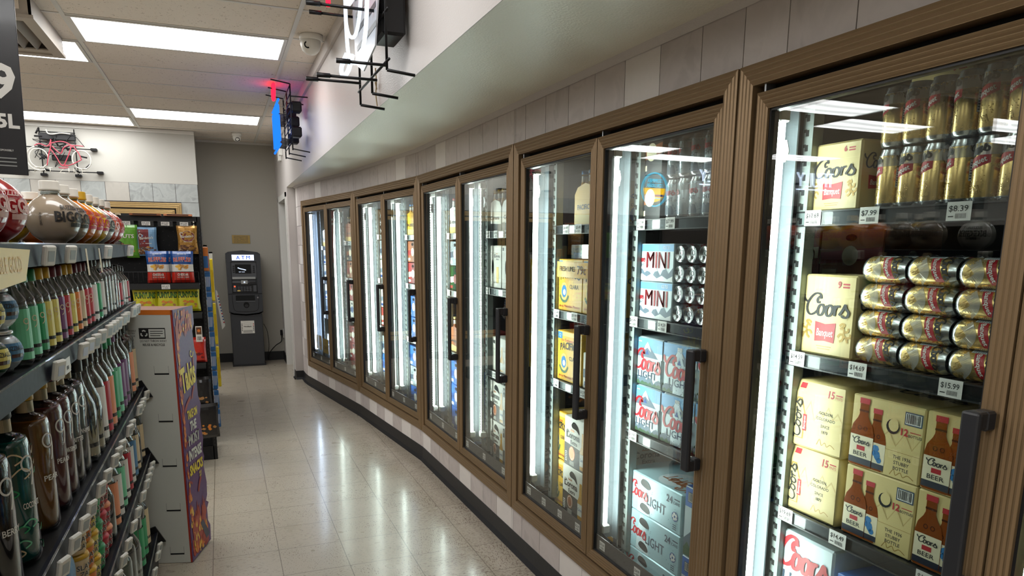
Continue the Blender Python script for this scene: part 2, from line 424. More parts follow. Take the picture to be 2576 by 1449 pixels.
def ceiling_material():
    m = bpy.data.materials.new('ceiling_tile'); m.use_nodes = True; nt = m.node_tree; b = nt.nodes['Principled BSDF']
    tc = N_(nt, 'ShaderNodeTexCoord'); b.inputs['Roughness'].default_value = .9
    n1 = N_(nt, 'ShaderNodeTexNoise'); n1.inputs['Scale'].default_value = 55; n1.inputs['Detail'].default_value = 2; n1.inputs['Distortion'].default_value = 1.6; nt.links.new(tc.outputs['Object'], n1.inputs[0])
    r = N_(nt, 'ShaderNodeMapRange'); r.inputs[1].default_value = .66; r.inputs[2].default_value = .70; nt.links.new(n1.outputs[0], r.inputs[0])
    c = mixc(nt, r.outputs[0], rgb((232, 223, 212)), rgb((150, 134, 120))); nt.links.new(c, b.inputs['Base Color'])
    bp = N_(nt, 'ShaderNodeBump'); bp.inputs['Strength'].default_value = .3; bp.inputs['Distance'].default_value = .004; bp.invert = True
    nt.links.new(r.outputs[0], bp.inputs['Height']); nt.links.new(bp.outputs[0], b.inputs['Normal'])
    MATS['ceiling_tile'] = m
ceiling_material()
def lamp_material(name, col, e, wave=0.0):
    m = bpy.data.materials.new(name); m.use_nodes = True; nt = m.node_tree
    for n in list(nt.nodes): nt.nodes.remove(n)
    out = N_(nt, 'ShaderNodeOutputMaterial'); em = N_(nt, 'ShaderNodeEmission'); em.inputs[0].default_value = rgb(col); em.inputs[1].default_value = e
    if wave:  # bands put into the emission imitate wrinkle reflections in the lens
        tc = N_(nt, 'ShaderNodeTexCoord'); w = N_(nt, 'ShaderNodeTexWave'); w.bands_direction = 'Y'; w.inputs['Scale'].default_value = 1.5; w.inputs['Distortion'].default_value = 1.5; w.inputs['Detail'].default_value = 1
        nt.links.new(tc.outputs['Object'], w.inputs[0]); nt.links.new(mth(nt, 'ADD', e*(1-wave), mth(nt, 'MULTIPLY', w.outputs['Fac'], e*wave*2)), em.inputs[1])
    nt.links.new(em.outputs[0], out.inputs[0]); MATS[name] = m
lamp_material('lens_glow', (250, 250, 249), CEIL_LIGHT, .25)
lamp_material('led_green_white', (244, 255, 249), LED_LIGHT)
lamp_material('led_blue_white', (214, 226, 255), LED_LIGHT*1.3)
lamp_material('led_dots', (240, 255, 246), LED_LIGHT*1.2)

# ================================================================== shell
XL, XR, YN, YF = -8.0, 2.75, -7.2, 6.72
SX = .85; SZ = 2.135     # soffit face and underside
def struct(name, mb, parent=None):
    o = mb.build(name, parent)
    if parent is None: o['kind'] = 'structure'
    return o
mb = MB(); mb.box(XL-.1, YN-.1, -.1, XR, YF+.1, 0, 'floor_tile'); struct('floor', mb)
mb = MB(); mb.box(XL-.1, YN-.1, H, XR, YF+.1, H+.08, 'ceiling_tile'); struct('ceiling', mb)
TX = [-.61+1.234*k for k in range(-6, 2)]; TY = [1.715+.59*k for k in range(-16, 9)]
mb = MB()
for x in TX:
    if x < SX: mb.box(x-.012, YN, H-.006, x+.012, YF, H+.001, 'trim_white')
for y in TY:
    if YN < y < YF: mb.box(XL, y-.009 if y > 0 else y-.012, H-.004, SX, y+.009, H+.001, 'trim_white')
mb.box(SX-.020, YN, H-.075, SX+.002, YF, H-.001, 'wall_white'); mb.box(-.06, YF-.03, H-.025, SX, YF, H-.001, 'trim_white')
o = struct('trim_1', mb); o['label'] = 'white suspension grid under the ceiling tiles'
# wall with the soffit: upper face, underside, and the far part down to the floor with the doorway
DY0, DY1, DZ = 5.30, 6.28, 2.04
mb = MB()
mb.box(SX, YN, SZ-.0015, SX+.06, 5.12, H, 'wall_white')
mb.box(SX, 5.12, 0, SX+.09, DY0, H, 'wall_white')
mb.box(SX, DY0, DZ, SX+.09, DY1, H, 'wall_white')
mb.box(SX, DY1, 0, SX+.09, YF, H, 'wall_white')
mb.box(SX+.09, 5.105, 0, 1.06, 5.16, H, 'wall_white')
und = [(SX+.002, 5.12), (.935, 5.12), (.935, 4.80)]+[tuple(p) for p in offset_line(.0, P)]+[(SX+.002, -4.4)]
mb.face([(x, y, SZ-.002) for (x, y) in reversed(und)], 'soffit_white'); mb.face([(x, y, H) for (x, y) in und], 'soffit_white')
struct('wall_right', mb)
# small caulked cove where the underside meets the tile
mb = MB(); pl = [Vector((.936, 5.10)), Vector((.938, 4.80))]+P
for k in range(len(pl)-1):
    a, b = pl[k], pl[k+1]; t = (b-a).normalized(); n = Vector((-t.y, t.x))
    q = [a-n*.03, b-n*.03, b, a]
    mb.face([(q[0].x, q[0].y, SZ-.001), (q[1].x, q[1].y, SZ-.001), (b.x-n.x*.002, b.y-n.y*.002, SZ-.02), (a.x-n.x*.002, a.y-n.y*.002, SZ-.02)], 'wall_white')
o = struct('trim_2', mb); o['label'] = 'painted cove where the soffit meets the tiles'
# tile wall round the frames
mb = MB(); rnd = random.Random(4)
FZ0, FZ1 = .222, 1.965
cnt = 0
def tile_run(a, b, z0, z1, wd, first=0.0, rows=None):
    global cnt
    t = (b-a).normalized(); n = Vector((-t.y, t.x)); L = (b-a).length; s = first-wd if first else 0.0
    mb.face([(a.x+n.x*.003, a.y+n.y*.003, z0), (b.x+n.x*.003, b.y+n.y*.003, z0), (b.x+n.x*.003, b.y+n.y*.003, z1), (a.x+n.x*.003, a.y+n.y*.003, z1)], 'grout')
    while s < L-.004:
        s0, s1 = max(s, 0)+.0016, min(s+wd, L)-.0016
        if s1 > s0+.004:
            zz = z0
            for (zt) in (rows or [z1]):
                m = 'tile_white' if cnt % 7 in (3,) or (z0 < .3 and cnt % 4 == 1) else rnd.choice(['tile_grey', 'tile_grey_pale', 'tile_grey'])
                pa, pb = a+t*s0, a+t*s1; cnt += 1
                za, zb = zz+.0016, zt-.0016
                pts = [(pa.x, pa.y, za), (pb.x, pb.y, za), (pb.x, pb.y, zb), (pa.x, pa.y, zb)]
                mb.face(pts, m)
                mb.face([(pa.x, pa.y, zb), (pb.x, pb.y, zb), (pb.x+n.x*.003, pb.y+n.y*.003, zb), (pa.x+n.x*.003, pa.y+n.y*.003, zb)], m)
                mb.face([(pb.x, pb.y, za), (pb.x+n.x*.003, pb.y+n.y*.003, za), (pb.x+n.x*.003, pb.y+n.y*.003, zb), (pb.x, pb.y, zb)], m)
                zz = zt
        s += wd
firsts = [.10, .06, .19, .11, .16, .05]
for i in range(6):
    tile_run(P[i], P[i+1], FZ1, SZ, .205, firsts[i]); tile_run(P[i], P[i+1], .09, FZ0, .205, firsts[i])
e0, e1, e2 = Vector((.935, 5.10)), Vector((.935, 4.93)), Vector((.944, 4.78))
rows = [.09+.203*k for k in range(1, 11)]+[SZ]
tile_run(e0, e1, 0.09, SZ, .3, rows=rows); tile_run(e1, e2, .09, SZ, .3, rows=rows); tile_run(e2, P[0], .09, SZ, .3, rows=rows)
o = struct('wall_cooler_front', mb)
# black cove base
mb = MB()
bl = [Vector((SX, 5.29)), Vector((SX, 5.12)), Vector((.93, 5.12)), Vector((.935, 5.05)), Vector((.935, 4.93)), Vector((.944, 4.80))]+P
def cove(pl, hgt=.10, m='black_rubber'):
    q0 = offset_line(-.003, pl); q1 = offset_line(-.006, pl); q2 = offset_line(-.020, pl)
    for k in range(len(pl)-1):
        for (A, za, B, zb) in ((q0, hgt, q1, .025), (q1, .025, q2, .001)):
            mb.face([(A[k].x, A[k].y, za), (B[k].x, B[k].y, zb), (B[k+1].x, B[k+1].y, zb), (A[k+1].x, A[k+1].y, za)], m)
        mb.face([(q0[k].x, q0[k].y, hgt), (q0[k+1].x, q0[k+1].y, hgt), (pl[k+1].x, pl[k+1].y, hgt), (pl[k].x, pl[k].y, hgt)], m)
cove([bl[0], bl[1]]); 
for k in range(1, len(bl)-1): cove([bl[k], bl[k+1]])
struct('baseboard_right', mb)
mb = MB(); mb.box(-.05, YF-.012, 0, SX, YF, .115, 'black_rubber'); mb.box(SX-.012, DY1, 0, SX, YF, .115, 'black_rubber'); struct('baseboard_back', mb)
# end walls
BY = 6.0
mb = MB(); mb.box(-.06, YF, 0, XR, YF+.1, H, 'wall_grey'); struct('wall_back', mb)
mb = MB(); mb.box(-.16, BY+.1, 0, -.061, YF, H, 'wall_grey'); struct('wall_back_return', mb)
mb = MB(); mb.box(XL, BY, 2.19, -.06, BY+.1, H, 'wall_back_white'); mb.box(XL, BY+.003, 0, -.06, BY+.1, 2.19, 'grout')
for k in range(22):
    x1 = -.062-.235*k
    for (z0, z1, off) in ((1.985, 2.19, .12),):
        a = x1-.235 if k else x1-.235; mm = 'tile_back_plain' if k % 7 in (3, 5, 6) else 'tile_back_grey'
        mb.box(a+.002, BY, z0+.002, x1-.002, BY+.01, z1-.002, mm)
for j in range(8): mb.box(-.245, BY, .1+.235*j+.002, -.062, BY+.01, .1+.235*(j+1)-.002 if j < 7 else 1.983, 'tile_back_grey')
mb.box(XL, BY-.015, 2.735, -.06, BY, 2.775, 'trim_white')
struct('wall_back_left', mb)
mb = MB(); mb.box(XL-.1, YN, 0, XL, YF, H, 'wall_white'); struct('wall_left', mb)
mb = MB(); mb.box(XL, YN-.1, 0, XR, YN, H, 'wall_white'); struct('wall_front', mb)
# doorway: jambs and casing
mb = MB()
mb.box(SX-.012, DY0-.055, 0, SX+.0, DY0+.004, DZ+.05, 'trim_white'); mb.box(SX-.012, DY0, 0, SX+.1, DY0+.015, DZ, 'trim_white')
mb.box(SX-.012, DY1-.004, 0, SX, DY1+.055, DZ+.05, 'trim_white'); mb.box(SX-.012, DY1-.045, 0, SX+.1, DY1, DZ, 'trim_white')
mb.box(SX-.012, DY0, DZ-.015, SX+.1, DY1, DZ, 'trim_white'); mb.box(SX-.012, DY0-.055, DZ, SX, DY1+.055, DZ+.05, 'trim_white')
mb.box(SX+.04, DY0+.015, 0, SX+.06, DY0+.03, DZ-.015, 'trim_white')
o = struct('door_1', mb); o['label'] = 'white painted doorway casing beside the cash machine'
mb = MB(); mb.box(XR-.02, YN, 0, XR, YF, H, 'wall_grey'); mb.box(SX+.09, 5.17, 0, XR, 5.20, H, 'wall_grey'); struct('wall_far_right', mb)

# ------------------------------------------------------------------ ceiling lights
def make_troffer():
    t = empty('ceiling_light')
    m = MB(); w, l, f = 1.205, .565, .022
    for (x0, y0, x1, y1) in ((0, 0, w, f), (0, l-f, w, l), (0, f, f, l-f), (w-f, f, w, l-f)): m.box(x0, y0, -.009, x1, y1, .001, 'trim_white')
    fr = m.build('frame', t)
    m = MB(); n = 12
    for k in range(n):   # slightly sagging lens sheet
        a, b = f+(w-2*f)*k/n, f+(w-2*f)*(k+1)/n
        za = -.002-.006*math.sin(PI*k/n); zb = -.002-.006*math.sin(PI*(k+1)/n)
        m.face([(a, f, za), (a, l-f, za), (b, l-f, zb), (b, f, zb)], 'lens_glow')
    le = m.build('lens_panel', t); reg(t, fr, le); return t
LT = [(-.61, 1.715, 'lit ceiling light panel over the aisle, the large one nearer the neon signs', 'L'), (-.61, 4.665, 'lit ceiling light panel over the aisle in front of the white security camera', 'L'),
      (-1.844, 2.305, 'lit ceiling light panel mostly hidden behind the square air vent', 'L'), (-1.844, 5.255, 'long lit ceiling light panel above the unlit bicycle neon', 'L')]
for (x, y, lb, g) in LT: place('troffer', make_troffer, T(x+.014, y+.0125, H-.0), lb, 'ceiling light')
for (x, y) in ((-.61, -1.235), (-.61, -4.185), (-1.844, -.645), (-1.844, -3.595), (-3.078, -1.235), (-3.078, 1.715), (-3.078, 4.665), (-4.312, 2.305), (-4.312, -.645), (-3.078, -4.185), (-4.312, 5.255), (-4.312, -3.595), (-5.546, 1.715), (-5.546, -1.235), (-5.546, 4.665), (-5.546, -4.185), (-6.78, 2.305), (-6.78, -.645), (-6.78, -3.595), (-1.844, -6.5)):  # unseen panels added for light; the far-left bays brighten the shaded tiles
    place('troffer', make_troffer, T(x+.014, y+.0125, H-.0), 'lit ceiling light panel, unseen and added outside the picture, further back in the shop', 'ceiling light', 'unseen ceiling light panels behind and beside the viewer')
# ================================================================== the walk-in cooler behind the doors
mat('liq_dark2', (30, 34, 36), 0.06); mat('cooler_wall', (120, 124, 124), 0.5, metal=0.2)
mat('glow_panel_grey', (112, 120, 126), .45); mat('cooler_dark', (58, 60, 60), 0.6)
mat('deck_grey', (120, 124, 126), 0.5, metal=0.3)
mat('shelf_black', (30, 31, 33), 0.38)
mat('tag_white', (228, 226, 222), 0.5)
mat('ink', (24, 22, 22), 0.6)
mat('strip_grey', (74, 70, 68), 0.4)
mat('slot_dark', (12, 13, 14), 0.9)
mat('lens_off', (226, 236, 230), 0.25)
mat('red', (190, 32, 38), 0.45)
mat('white', (236, 234, 228), 0.5)
E0 = Vector((.944, 4.80))
mb = MB(); back = offset_line(1.15, [E0+Vector((-.05, .3))]+P[:6]); front = [E0+Vector((-.0, .0))]+P[:6]
fr4 = offset_line(.004, front)
for k in range(len(back)-1):
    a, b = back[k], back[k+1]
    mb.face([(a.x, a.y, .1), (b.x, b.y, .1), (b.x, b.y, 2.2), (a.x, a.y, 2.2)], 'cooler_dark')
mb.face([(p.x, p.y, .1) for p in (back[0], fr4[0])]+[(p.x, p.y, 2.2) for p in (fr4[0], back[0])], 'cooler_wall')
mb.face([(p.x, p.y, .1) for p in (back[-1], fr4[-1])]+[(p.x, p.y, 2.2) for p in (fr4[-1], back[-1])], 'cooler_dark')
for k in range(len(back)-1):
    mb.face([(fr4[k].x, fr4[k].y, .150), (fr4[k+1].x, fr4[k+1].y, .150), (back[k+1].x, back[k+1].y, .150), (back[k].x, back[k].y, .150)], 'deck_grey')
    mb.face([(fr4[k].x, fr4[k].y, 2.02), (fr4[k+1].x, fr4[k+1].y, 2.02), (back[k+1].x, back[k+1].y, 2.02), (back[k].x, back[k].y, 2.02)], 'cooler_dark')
struct('wall_cooler_inside', mb)

DNAME = ['nearest the cash machine, first of the row', 'second from the cash machine', 'third from the cash machine', 'fourth from the cash machine', 'fifth from the cash machine',
         'sixth from the cash machine', 'seventh, with the yellow cartons behind it', 'eighth, with the silver cans and blue cartons behind it', 'ninth, with the gold cartons behind it', 'tenth, at the edge of the picture']
ribs = 5
DSH = ['one (beside the doorway)']+['%s from the doorway' % w for w in ('two', 'three', 'four', 'five', 'six', 'seven', 'eight', 'nine', 'ten')]
def rib_bar(m, x0, z0, x1, z1, d0, d1, horiz, mi='bronze', dark='bronze_dark'):
    """a ridged extrusion; ridges run along its length"""
    n = ribs
    m.box(x0, d0+.0018, z0, x1, d1, z1, dark)
    for k in range(n):
        if horiz:
            a = z0+(z1-z0)*(k+.08)/n; b = z0+(z1-z0)*(k+.86)/n; m.bbox(x0, d0, a, x1, d0+.006, b, mi, .0015)
        else:
            a = x0+(x1-x0)*(k+.08)/n; b = x0+(x1-x0)*(k+.86)/n; m.bbox(a, d0, z0, b, d0+.006, z1, mi, .0015)
def mitre_frame(m, x0, z0, x1, z1, w, d0, d1, mi, dark, n=4, flat=0.0):
    """ridged picture-frame moulding with mitred corners"""
    m.face([(x0, d0+.0018, z0), (x1, d0+.0018, z0), (x1-w, d0+.0018, z0+w), (x0+w, d0+.0018, z0+w)], dark)
    m.face([(x1, d0+.0018, z0), (x1, d0+.0018, z1), (x1-w, d0+.0018, z1-w), (x1-w, d0+.0018, z0+w)], dark)
    m.face([(x1, d0+.0018, z1), (x0, d0+.0018, z1), (x0+w, d0+.0018, z1-w), (x1-w, d0+.0018, z1-w)], dark)
    m.face([(x0, d0+.0018, z1), (x0, d0+.0018, z0), (x0+w, d0+.0018, z0+w), (x0+w, d0+.0018, z1-w)], dark)
    for k in range(n):
        u0, u1 = w*(k+.05)/n, w*(k+.90)/n
        A = [(x0+u0, z0+u0), (x1-u0, z0+u0), (x1-u0, z1-u0), (x0+u0, z1-u0)]; B = [(x0+u1, z0+u1), (x1-u1, z0+u1), (x1-u1, z1-u1), (x0+u1, z1-u1)]
        um = (u0+u1)/2; Cc = [(x0+um, z0+um), (x1-um, z0+um), (x1-um, z1-um), (x0+um, z1-um)]
        for j in range(4):
            j2 = (j+1) % 4
            m.face([(A[j][0], d0+.0018, A[j][1]), (A[j2][0], d0+.0018, A[j2][1]), (Cc[j2][0], d0, Cc[j2][1]), (Cc[j][0], d0, Cc[j][1])], mi)
            m.face([(Cc[j][0], d0, Cc[j][1]), (Cc[j2][0], d0, Cc[j2][1]), (B[j2][0], d0+.0018, B[j2][1]), (B[j][0], d0+.0018, B[j][1])], mi)
    for (a, b, c, d) in (((x0, z0), (x1, z0), 0, 0), ((x1, z0), (x1, z1), 0, 0), ((x1, z1), (x0, z1), 0, 0), ((x0, z1), (x0, z0), 0, 0)):
        m.face([(b[0], d0+.0018, b[1]), (a[0], d0+.0018, a[1]), (a[0], d1, a[1]), (b[0], d1, b[1])], mi)
    q = [(x0+w, z0+w), (x1-w, z0+w), (x1-w, z1-w), (x0+w, z1-w)]
    for j in range(4):
        a, b = q[j], q[(j+1) % 4]; m.face([(a[0], d0+.0018, a[1]), (b[0], d0+.0018, b[1]), (b[0], d1, b[1]), (a[0], d1, a[1])], mi)

def small_tag(m, x, z, y, txt, w=.052, h=.034, mp=None, M=None):
    f = mp or flat_map((0, y, 0), (1, 0, 0), (0, 0, 1))
    m.rect(f, x-w/2, z, x+w/2, z+h, 'tag_white', .0004)
    m.text(f, txt, x-w*.02, z+h*.50, h*.30, 'ink', w=w*.78, bold=.01, lift=.0009)
    for k in range(9): m.rect(f, x-w*.12+k*w*.05, z+h*.12, x-w*.12+k*w*.05+w*.022, z+h*.38, 'ink', .0009)
    m.rect(f, x-w*.42, z+h*.2, x-w*.2, z+h*.26, 'ink', .0009)

DOORS = []   # (facet, s0, s1)
for i in range(5):
    L = facet(i)[3]; c = L/2
    for (a, b) in ((.067, c-.0025), (c+.0025, L-.060)): DOORS.append((i, a, b))
PRICES = {7: ['$19.69', '$24.99', '$22.99'], 6: ['$23.39', '$26.39', '$23.39', '$22.99']}
def make_unit(i):
    L = facet(i)[3]
    u = empty('cooler_door_unit', FM(i), 'bronze cooler front with two glass doors, '+['beside the doorway', 'second frame from the doorway', 'middle one of five frames', 'silver cans and yellow cartons inside', 'gold cans and cartons inside'][i], 'cooler doors')
    m = MB(); mitre_frame(m, .004, FZ0, L-.004, FZ1, .054, -.012, .03, 'bronze', 'bronze_dark')
    m.box(L/2-.02, .034, FZ0+.05, L/2+.02, .06, FZ1-.05, 'black_gap')
    for (x0, x1, z0, z1) in ((.055, L-.055, FZ0+.05, FZ0+.085), (.055, L-.055, FZ1-.11, FZ1-.05), (.055, .09, FZ0+.05, FZ1-.05), (L-.09, L-.055, FZ0+.05, FZ1-.05)): m.box(x0, .036, z0, x1, .05, z1, 'black_gap')
    for s in (.09, L/2+.03): m.box(s, .0, FZ1-.078, s+.006, .03, FZ1-.05, 'steel')
    fr = m.build('outer_frame', u); reg(u, fr)
    for k, (fi, a, b) in enumerate(DOORS):
        if fi != i: continue
        m = MB(); z0, z1 = .284, 1.892; w = .043
        mitre_frame(m, a, z0, b, z1, w, -.004, .032, 'bronze', 'bronze_dark')
        g = .006
        for (x0, zz0, x1, zz1) in ((a+w, z0+w, b-w, z0+w+g), (a+w, z1-w-g, b-w, z1-w), (a+w, z0+w, a+w+g, z1-w), (b-w-g, z0+w, b-w, z1-w)): m.box(x0, .004, zz0, x1, .03, zz1, 'black_rubber')
        d = m.build('door', u); d['label'] = 'glass cooler door, '+DNAME[k]; reg(u, d)
        m = MB()
        for y in (.010, .024): m.face([(a+w+g, y, z0+w+g), (b-w-g, y, z0+w+g), (b-w-g, y, z1-w-g), (a+w+g, y, z1-w-g)], 'door_glass')
        gl = m.build('glass_pane', d); reg(d, gl)
        m = MB(); m.box(a+w+g, .0115, z0+w+g, b-w-g, .0135, z0+w+g+.062, 'strip_grey')
        pr = PRICES.get(k, ['$9.99', '$12.49', '$14.99']); n = len(pr)
        for q, t in enumerate(pr): small_tag(m, a+.10+q*(b-a-.2)/max(n-1, 1), z0+w+g+.012, .0115, t, w=.04, h=.034)
        st = m.build('price_strip', d); reg(d, st)
        m = MB(); x = b-.022
        m.bbox(x-.017, -.030, 1.175, x+.013, -.004, 1.212, 'dark_plastic', .004); m.bbox(x-.017, -.030, .845, x+.013, -.004, .882, 'dark_plastic', .004)
        m.bbox(x-.020, -.058, .845, x+.016, -.044, 1.212, 'dark_plastic', .005, 2); m.bbox(x-.017, -.05, 1.18, x+.013, -.028, 1.212, 'dark_plastic', .003); m.bbox(x-.017, -.05, .845, x+.013, -.028, .877, 'dark_plastic', .003)
        hd = m.build('handle', d); reg(d, hd)
    return u
for i in range(5): make_unit(i)
mb = MB(); struct_l = facet(5)[3]
mb.box(.004, -.012, FZ0, struct_l, .03, FZ1, 'bronze'); o = mb.build('cooler_side_panel', None, FM(5)); tag(o, 'plain bronze panel closing the cooler front behind the viewer', 'panel')

# perforated uprights, light strips and shelves
def make_upright():
    m = MB(); m.box(-.018, 0, .28, .018, .004, 1.93, 'galv'); m.box(-.018, 0, .28, -.014, .035, 1.93, 'galv'); m.box(.014, 0, .28, .018, .035, 1.93, 'galv')
    z = .31
    while z < 1.9:
        m.box(-.006, -.0012, z, .004, .001, z+.016, 'slot_dark'); m.box(-.012, -.0012, z+.010, -.004, .001, z+.018, 'slot_dark'); z += .0254*1.5
    return m.build('shelf_upright')
def make_led(kind):
    t = empty('light_strip')
    em = {'plain': 'led_green_white', 'blue': 'led_blue_white', 'dots': 'led_dots'}[kind]
    m = MB()
    if kind == 'dots':
        m.box(-.008, .004, .40, .008, .012, 1.84, 'white_plastic')
        z = .41
        while z < 1.83: m.box(-.004, .0015, z, .004, .0045, z+.008, em); z += .0165
    else:
        w = .021 if kind == 'plain' else .024
        m.box(-w*.55, .003, .41, w*.9, .016, 1.825, em)
    tb = m.build('tube', t)
    m = MB(); m.box(-.026, .0, .36, -.020, .03, 1.88, 'galv'); bk = m.build('back_channel', t)
    out = [tb, bk]
    if kind != 'dots': m = MB(); m.box(-.046, -.012, .33, -.040, .075, 1.90, 'glow_panel_grey'); m.box(-.046, .075, .33, .0, .080, 1.90, 'glow_panel_grey'); out.append(m.build('mullion_glow_panel', t))  # added grey panel catching strip light, imitates the bloom around it
    for z in (.375, 1.825): m = MB(); m.bbox(-.021, -.004, z, .021, .03, z+.035, 'white_plastic', .004); out.append(m.build('end_cap', t))
    for z in (.30, 1.72):
        m = MB(); m.prism([(-.022, z), (.03, z+.004), (.040, z+.03), (.03, z+.058), (-.022, z+.066)], .014, .016, 'steel'); out.append(m.build('mounting_plate', t))
    reg(t, *out); return t
LEDK = ['blue']+['plain']*9
UPL = 'galvanised slotted upright behind cooler door '
for k, (fi, a, b) in enumerate(DOORS):
    s = a-.012 if fi*2 == k else a-.004
    place('upright', make_upright, FM(fi, a+.010, .165), UPL+DSH[k], 'shelf upright')
    kd = LEDK[k]
    place('led_'+kd, lambda kd=kd: make_led(kd), FM(fi, a+(.034 if k in (2, 3, 4) else .005), .098 if k in (2, 3, 4) else .060), 'bright vertical light strip behind cooler door '+DSH[k], 'light strip')
    if k in (1, 2, 3, 4, 5):
        place('led_dots', lambda: make_led('dots'), FM(fi, a+(.004 if k in (2, 3, 4) else .035), .056 if k in (2, 3, 4) else .118), 'added dotted strip imitating light strip reflections, behind cooler door '+DSH[k], 'light strip')  # strips added to imitate repeated light strip reflections in the panes

def shelf(k, z, tags=(), a=None, b=None, depth=.66, where=''):
    """one cooler shelf behind door k, tags = [(offset from its left end, text)]"""
    fi, da, db = DOORS[k]; a = da-.005 if a is None else a; b = da+.735 if b is None else b; b = min(b, facet(fi)[3]-.03)
    if k+1 < len(DOORS) and DOORS[k+1][0] == fi: b = min(b, DOORS[k+1][1]-.012)
    W = b-a
    root = empty('cooler_shelf', FM(fi, a, .165, z), 'black wire shelf, %s, behind cooler door %s' % (where, DSH[k]), 'cooler shelf')
    m = MB(); m.box(0, .01, -.012, W, .03, -.002, 'shelf_black')
    n = 26
    for q in range(n): x = W*(q+.5)/n; m.box(x-.0035, .01, -.006, x+.0035, depth, -.001, 'shelf_black')
    for y in (.2, .4, depth-.01): m.box(0, y, -.014, W, y+.01, -.006, 'shelf_black')
    dk = m.build('deck', root)
    m = MB(); m.prism([(0, -.036), (W, -.036), (W, -.0), (0, -.0)], .002, .008, 'shelf_black')
    m.box(0, -.003, -.003, W, .009, .001, 'shelf_black'); m.box(0, -.003, -.039, W, .009, -.035, 'shelf_black')
    rl = m.build('front_rail', root)
    m = MB(); m.face([(0, -.002, -.035), (W, -.002, -.035), (W, -.002, -.003), (0, -.002, -.003)], 'rail_clear'); cv = m.build('clear_cover', root)
    reg(root, dk, rl, cv)
    for (x, t) in tags:
        m = MB(); small_tag(m, x, -.037, -.0032, t, .056, .040); g = m.build('price_tag', root); reg(root, g)
    return root

# cooler door on the far wall, seen above the snack rack
u = empty('cooler_door_unit', basis((1, 0, 0), (0, 1, 0), (0, 0, 1), (-1.90, BY, 0)), 'gold-coloured cooler door on the far wall above the snack rack', 'cooler doors')
m = MB(); mitre_frame(m, 0, .25, 1.655, 1.975, .06, -.02, .004, 'gold_bronze', 'bronze', 3); m.box(.06, -.004, .30, 1.595, .0, 1.915, 'black_gap'); fr = m.build('outer_frame', u); reg(u, fr)
for (a, b) in ((.075, .822), (.832, 1.58)):
    m = MB(); mitre_frame(m, a, .32, b, 1.900, .05, -.018, -.004, 'gold_bronze', 'bronze', 3); m.box(a+.05, -.012, .37, b-.05, -.008, 1.85, 'liq_dark2'); d = m.build('door', u); reg(u, d)
# ================================================================== drinks in the cooler
mat('gold', (218, 198, 138), 0.36, metal=0.0); mat('gold_line', (196, 172, 112), .4); mat('gold_dark', (160, 130, 66), 0.4, metal=0.3); mat('gold_can', (232, 200, 132), 0.26, metal=0.75)
mat('can_silver', (206, 210, 212), 0.22, metal=0.9); mat('can_ice', (188, 200, 206), 0.28, metal=0.55)
mat('coors_red', (178, 30, 42), 0.4); mat('beer_black', (30, 26, 24), 0.5); mat('brown_glass', (132, 66, 24), 0.2); mat('brown_dark', (70, 32, 16), 0.25)
mat('sky_blue', (104, 164, 212), 0.4); mat('ice_blue', (172, 208, 218), 0.36, metal=.15); mat('pale_sky', (206, 222, 228), 0.42); mat('mtn', (96, 112, 128), 0.5); mat('mtn_dark', (48, 66, 88), 0.5)
mat('mtn_snow', (226, 230, 232), 0.5); mat('fir', (58, 92, 62), 0.5); mat('navy', (30, 36, 52), 0.45); mat('deep_blue', (28, 74, 142), 0.4)
mat('corona_white', (226, 224, 214), 0.4); mat('corona_dark', (52, 50, 52), 0.45); mat('copper', (190, 112, 66), 0.35, metal=.4); mat('beer_amber', (206, 150, 44), 0.25)
mat('pac_yellow', (222, 172, 48), 0.4); mat('pac_pale', (232, 204, 120), 0.45); mat('blue_lbl', (40, 116, 176), 0.4); mat('charcoal', (48, 46, 48), 0.45)
mat('case_brown', (150, 88, 52), 0.5); mat('case_red', (150, 50, 48), 0.45); mat('bud_blue', (52, 108, 190), 0.35); mat('lime', (86, 150, 46), 0.4); mat('green_glass', (22, 84, 44), 0.15)
mat('clear_body', (206, 214, 212), 0.15, metal=.1); mat('cream', (228, 218, 188), 0.5); mat('orange', (226, 112, 34), 0.4)
clear_mat('ring_plastic', (240, 244, 244), tr=.9, rough=.12, ior=1.5, milk=.3)

def boxbody(w, d, h, m, b=.004):
    mb = MB(); mb.bbox(0, 0, 0, w, d, h, m, b); return mb
FR = lambda w, d, h: flat_map((0, 0, 0), (1, 0, 0), (0, 0, 1))
RT = lambda w, d, h: flat_map((w, 0, 0), (0, 1, 0), (0, 0, 1))
LF = lambda w, d, h: flat_map((0, d, 0), (0, -1, 0), (0, 0, 1))
TP = lambda w, d, h: flat_map((0, 0, h), (1, 0, 0), (0, 1, 0))
def barcode(m, mp, x, z, w, h, n=14, frame=True):
    if frame: m.rect(mp, x-.003, z-.003, x+w+.003, z+h+.003, 'mtn_dark', .0007)
    m.rect(mp, x, z, x+w, z+h, 'white', .0009)
    r = random.Random(5)
    q = x+.002
    while q < x+w-.003:
        b = r.choice([.0012, .0018, .0026]); m.rect(mp, q, z+.002, min(q+b, x+w-.001), z+h-.001, 'ink', .0012); q += b+r.choice([.0012, .0022])
def lion(m, mp, x, z, s, fl=1, col='gold_dark'):
    """small heraldic flourish"""
    for pts in ([(.0,.0),(.12,.25),(.3,.4),(.28,.62),(.42,.8),(.55,.7)], [(.3,.4),(.55,.42),(.7,.25)], [(.28,.55),(.02,.62),(.0,.8)], [(.3,.4),(.35,.15),(.55,.02)], [(.42,.8),(.25,.95),(.45,1.0),(.62,.88)], [(.12,.25),(-.12,.3),(-.18,.5)]):
        m.stroke(mp, [(x+fl*a*s, z+b*s) for a, b in pts], s*.13, col, .0009, smooth=3)
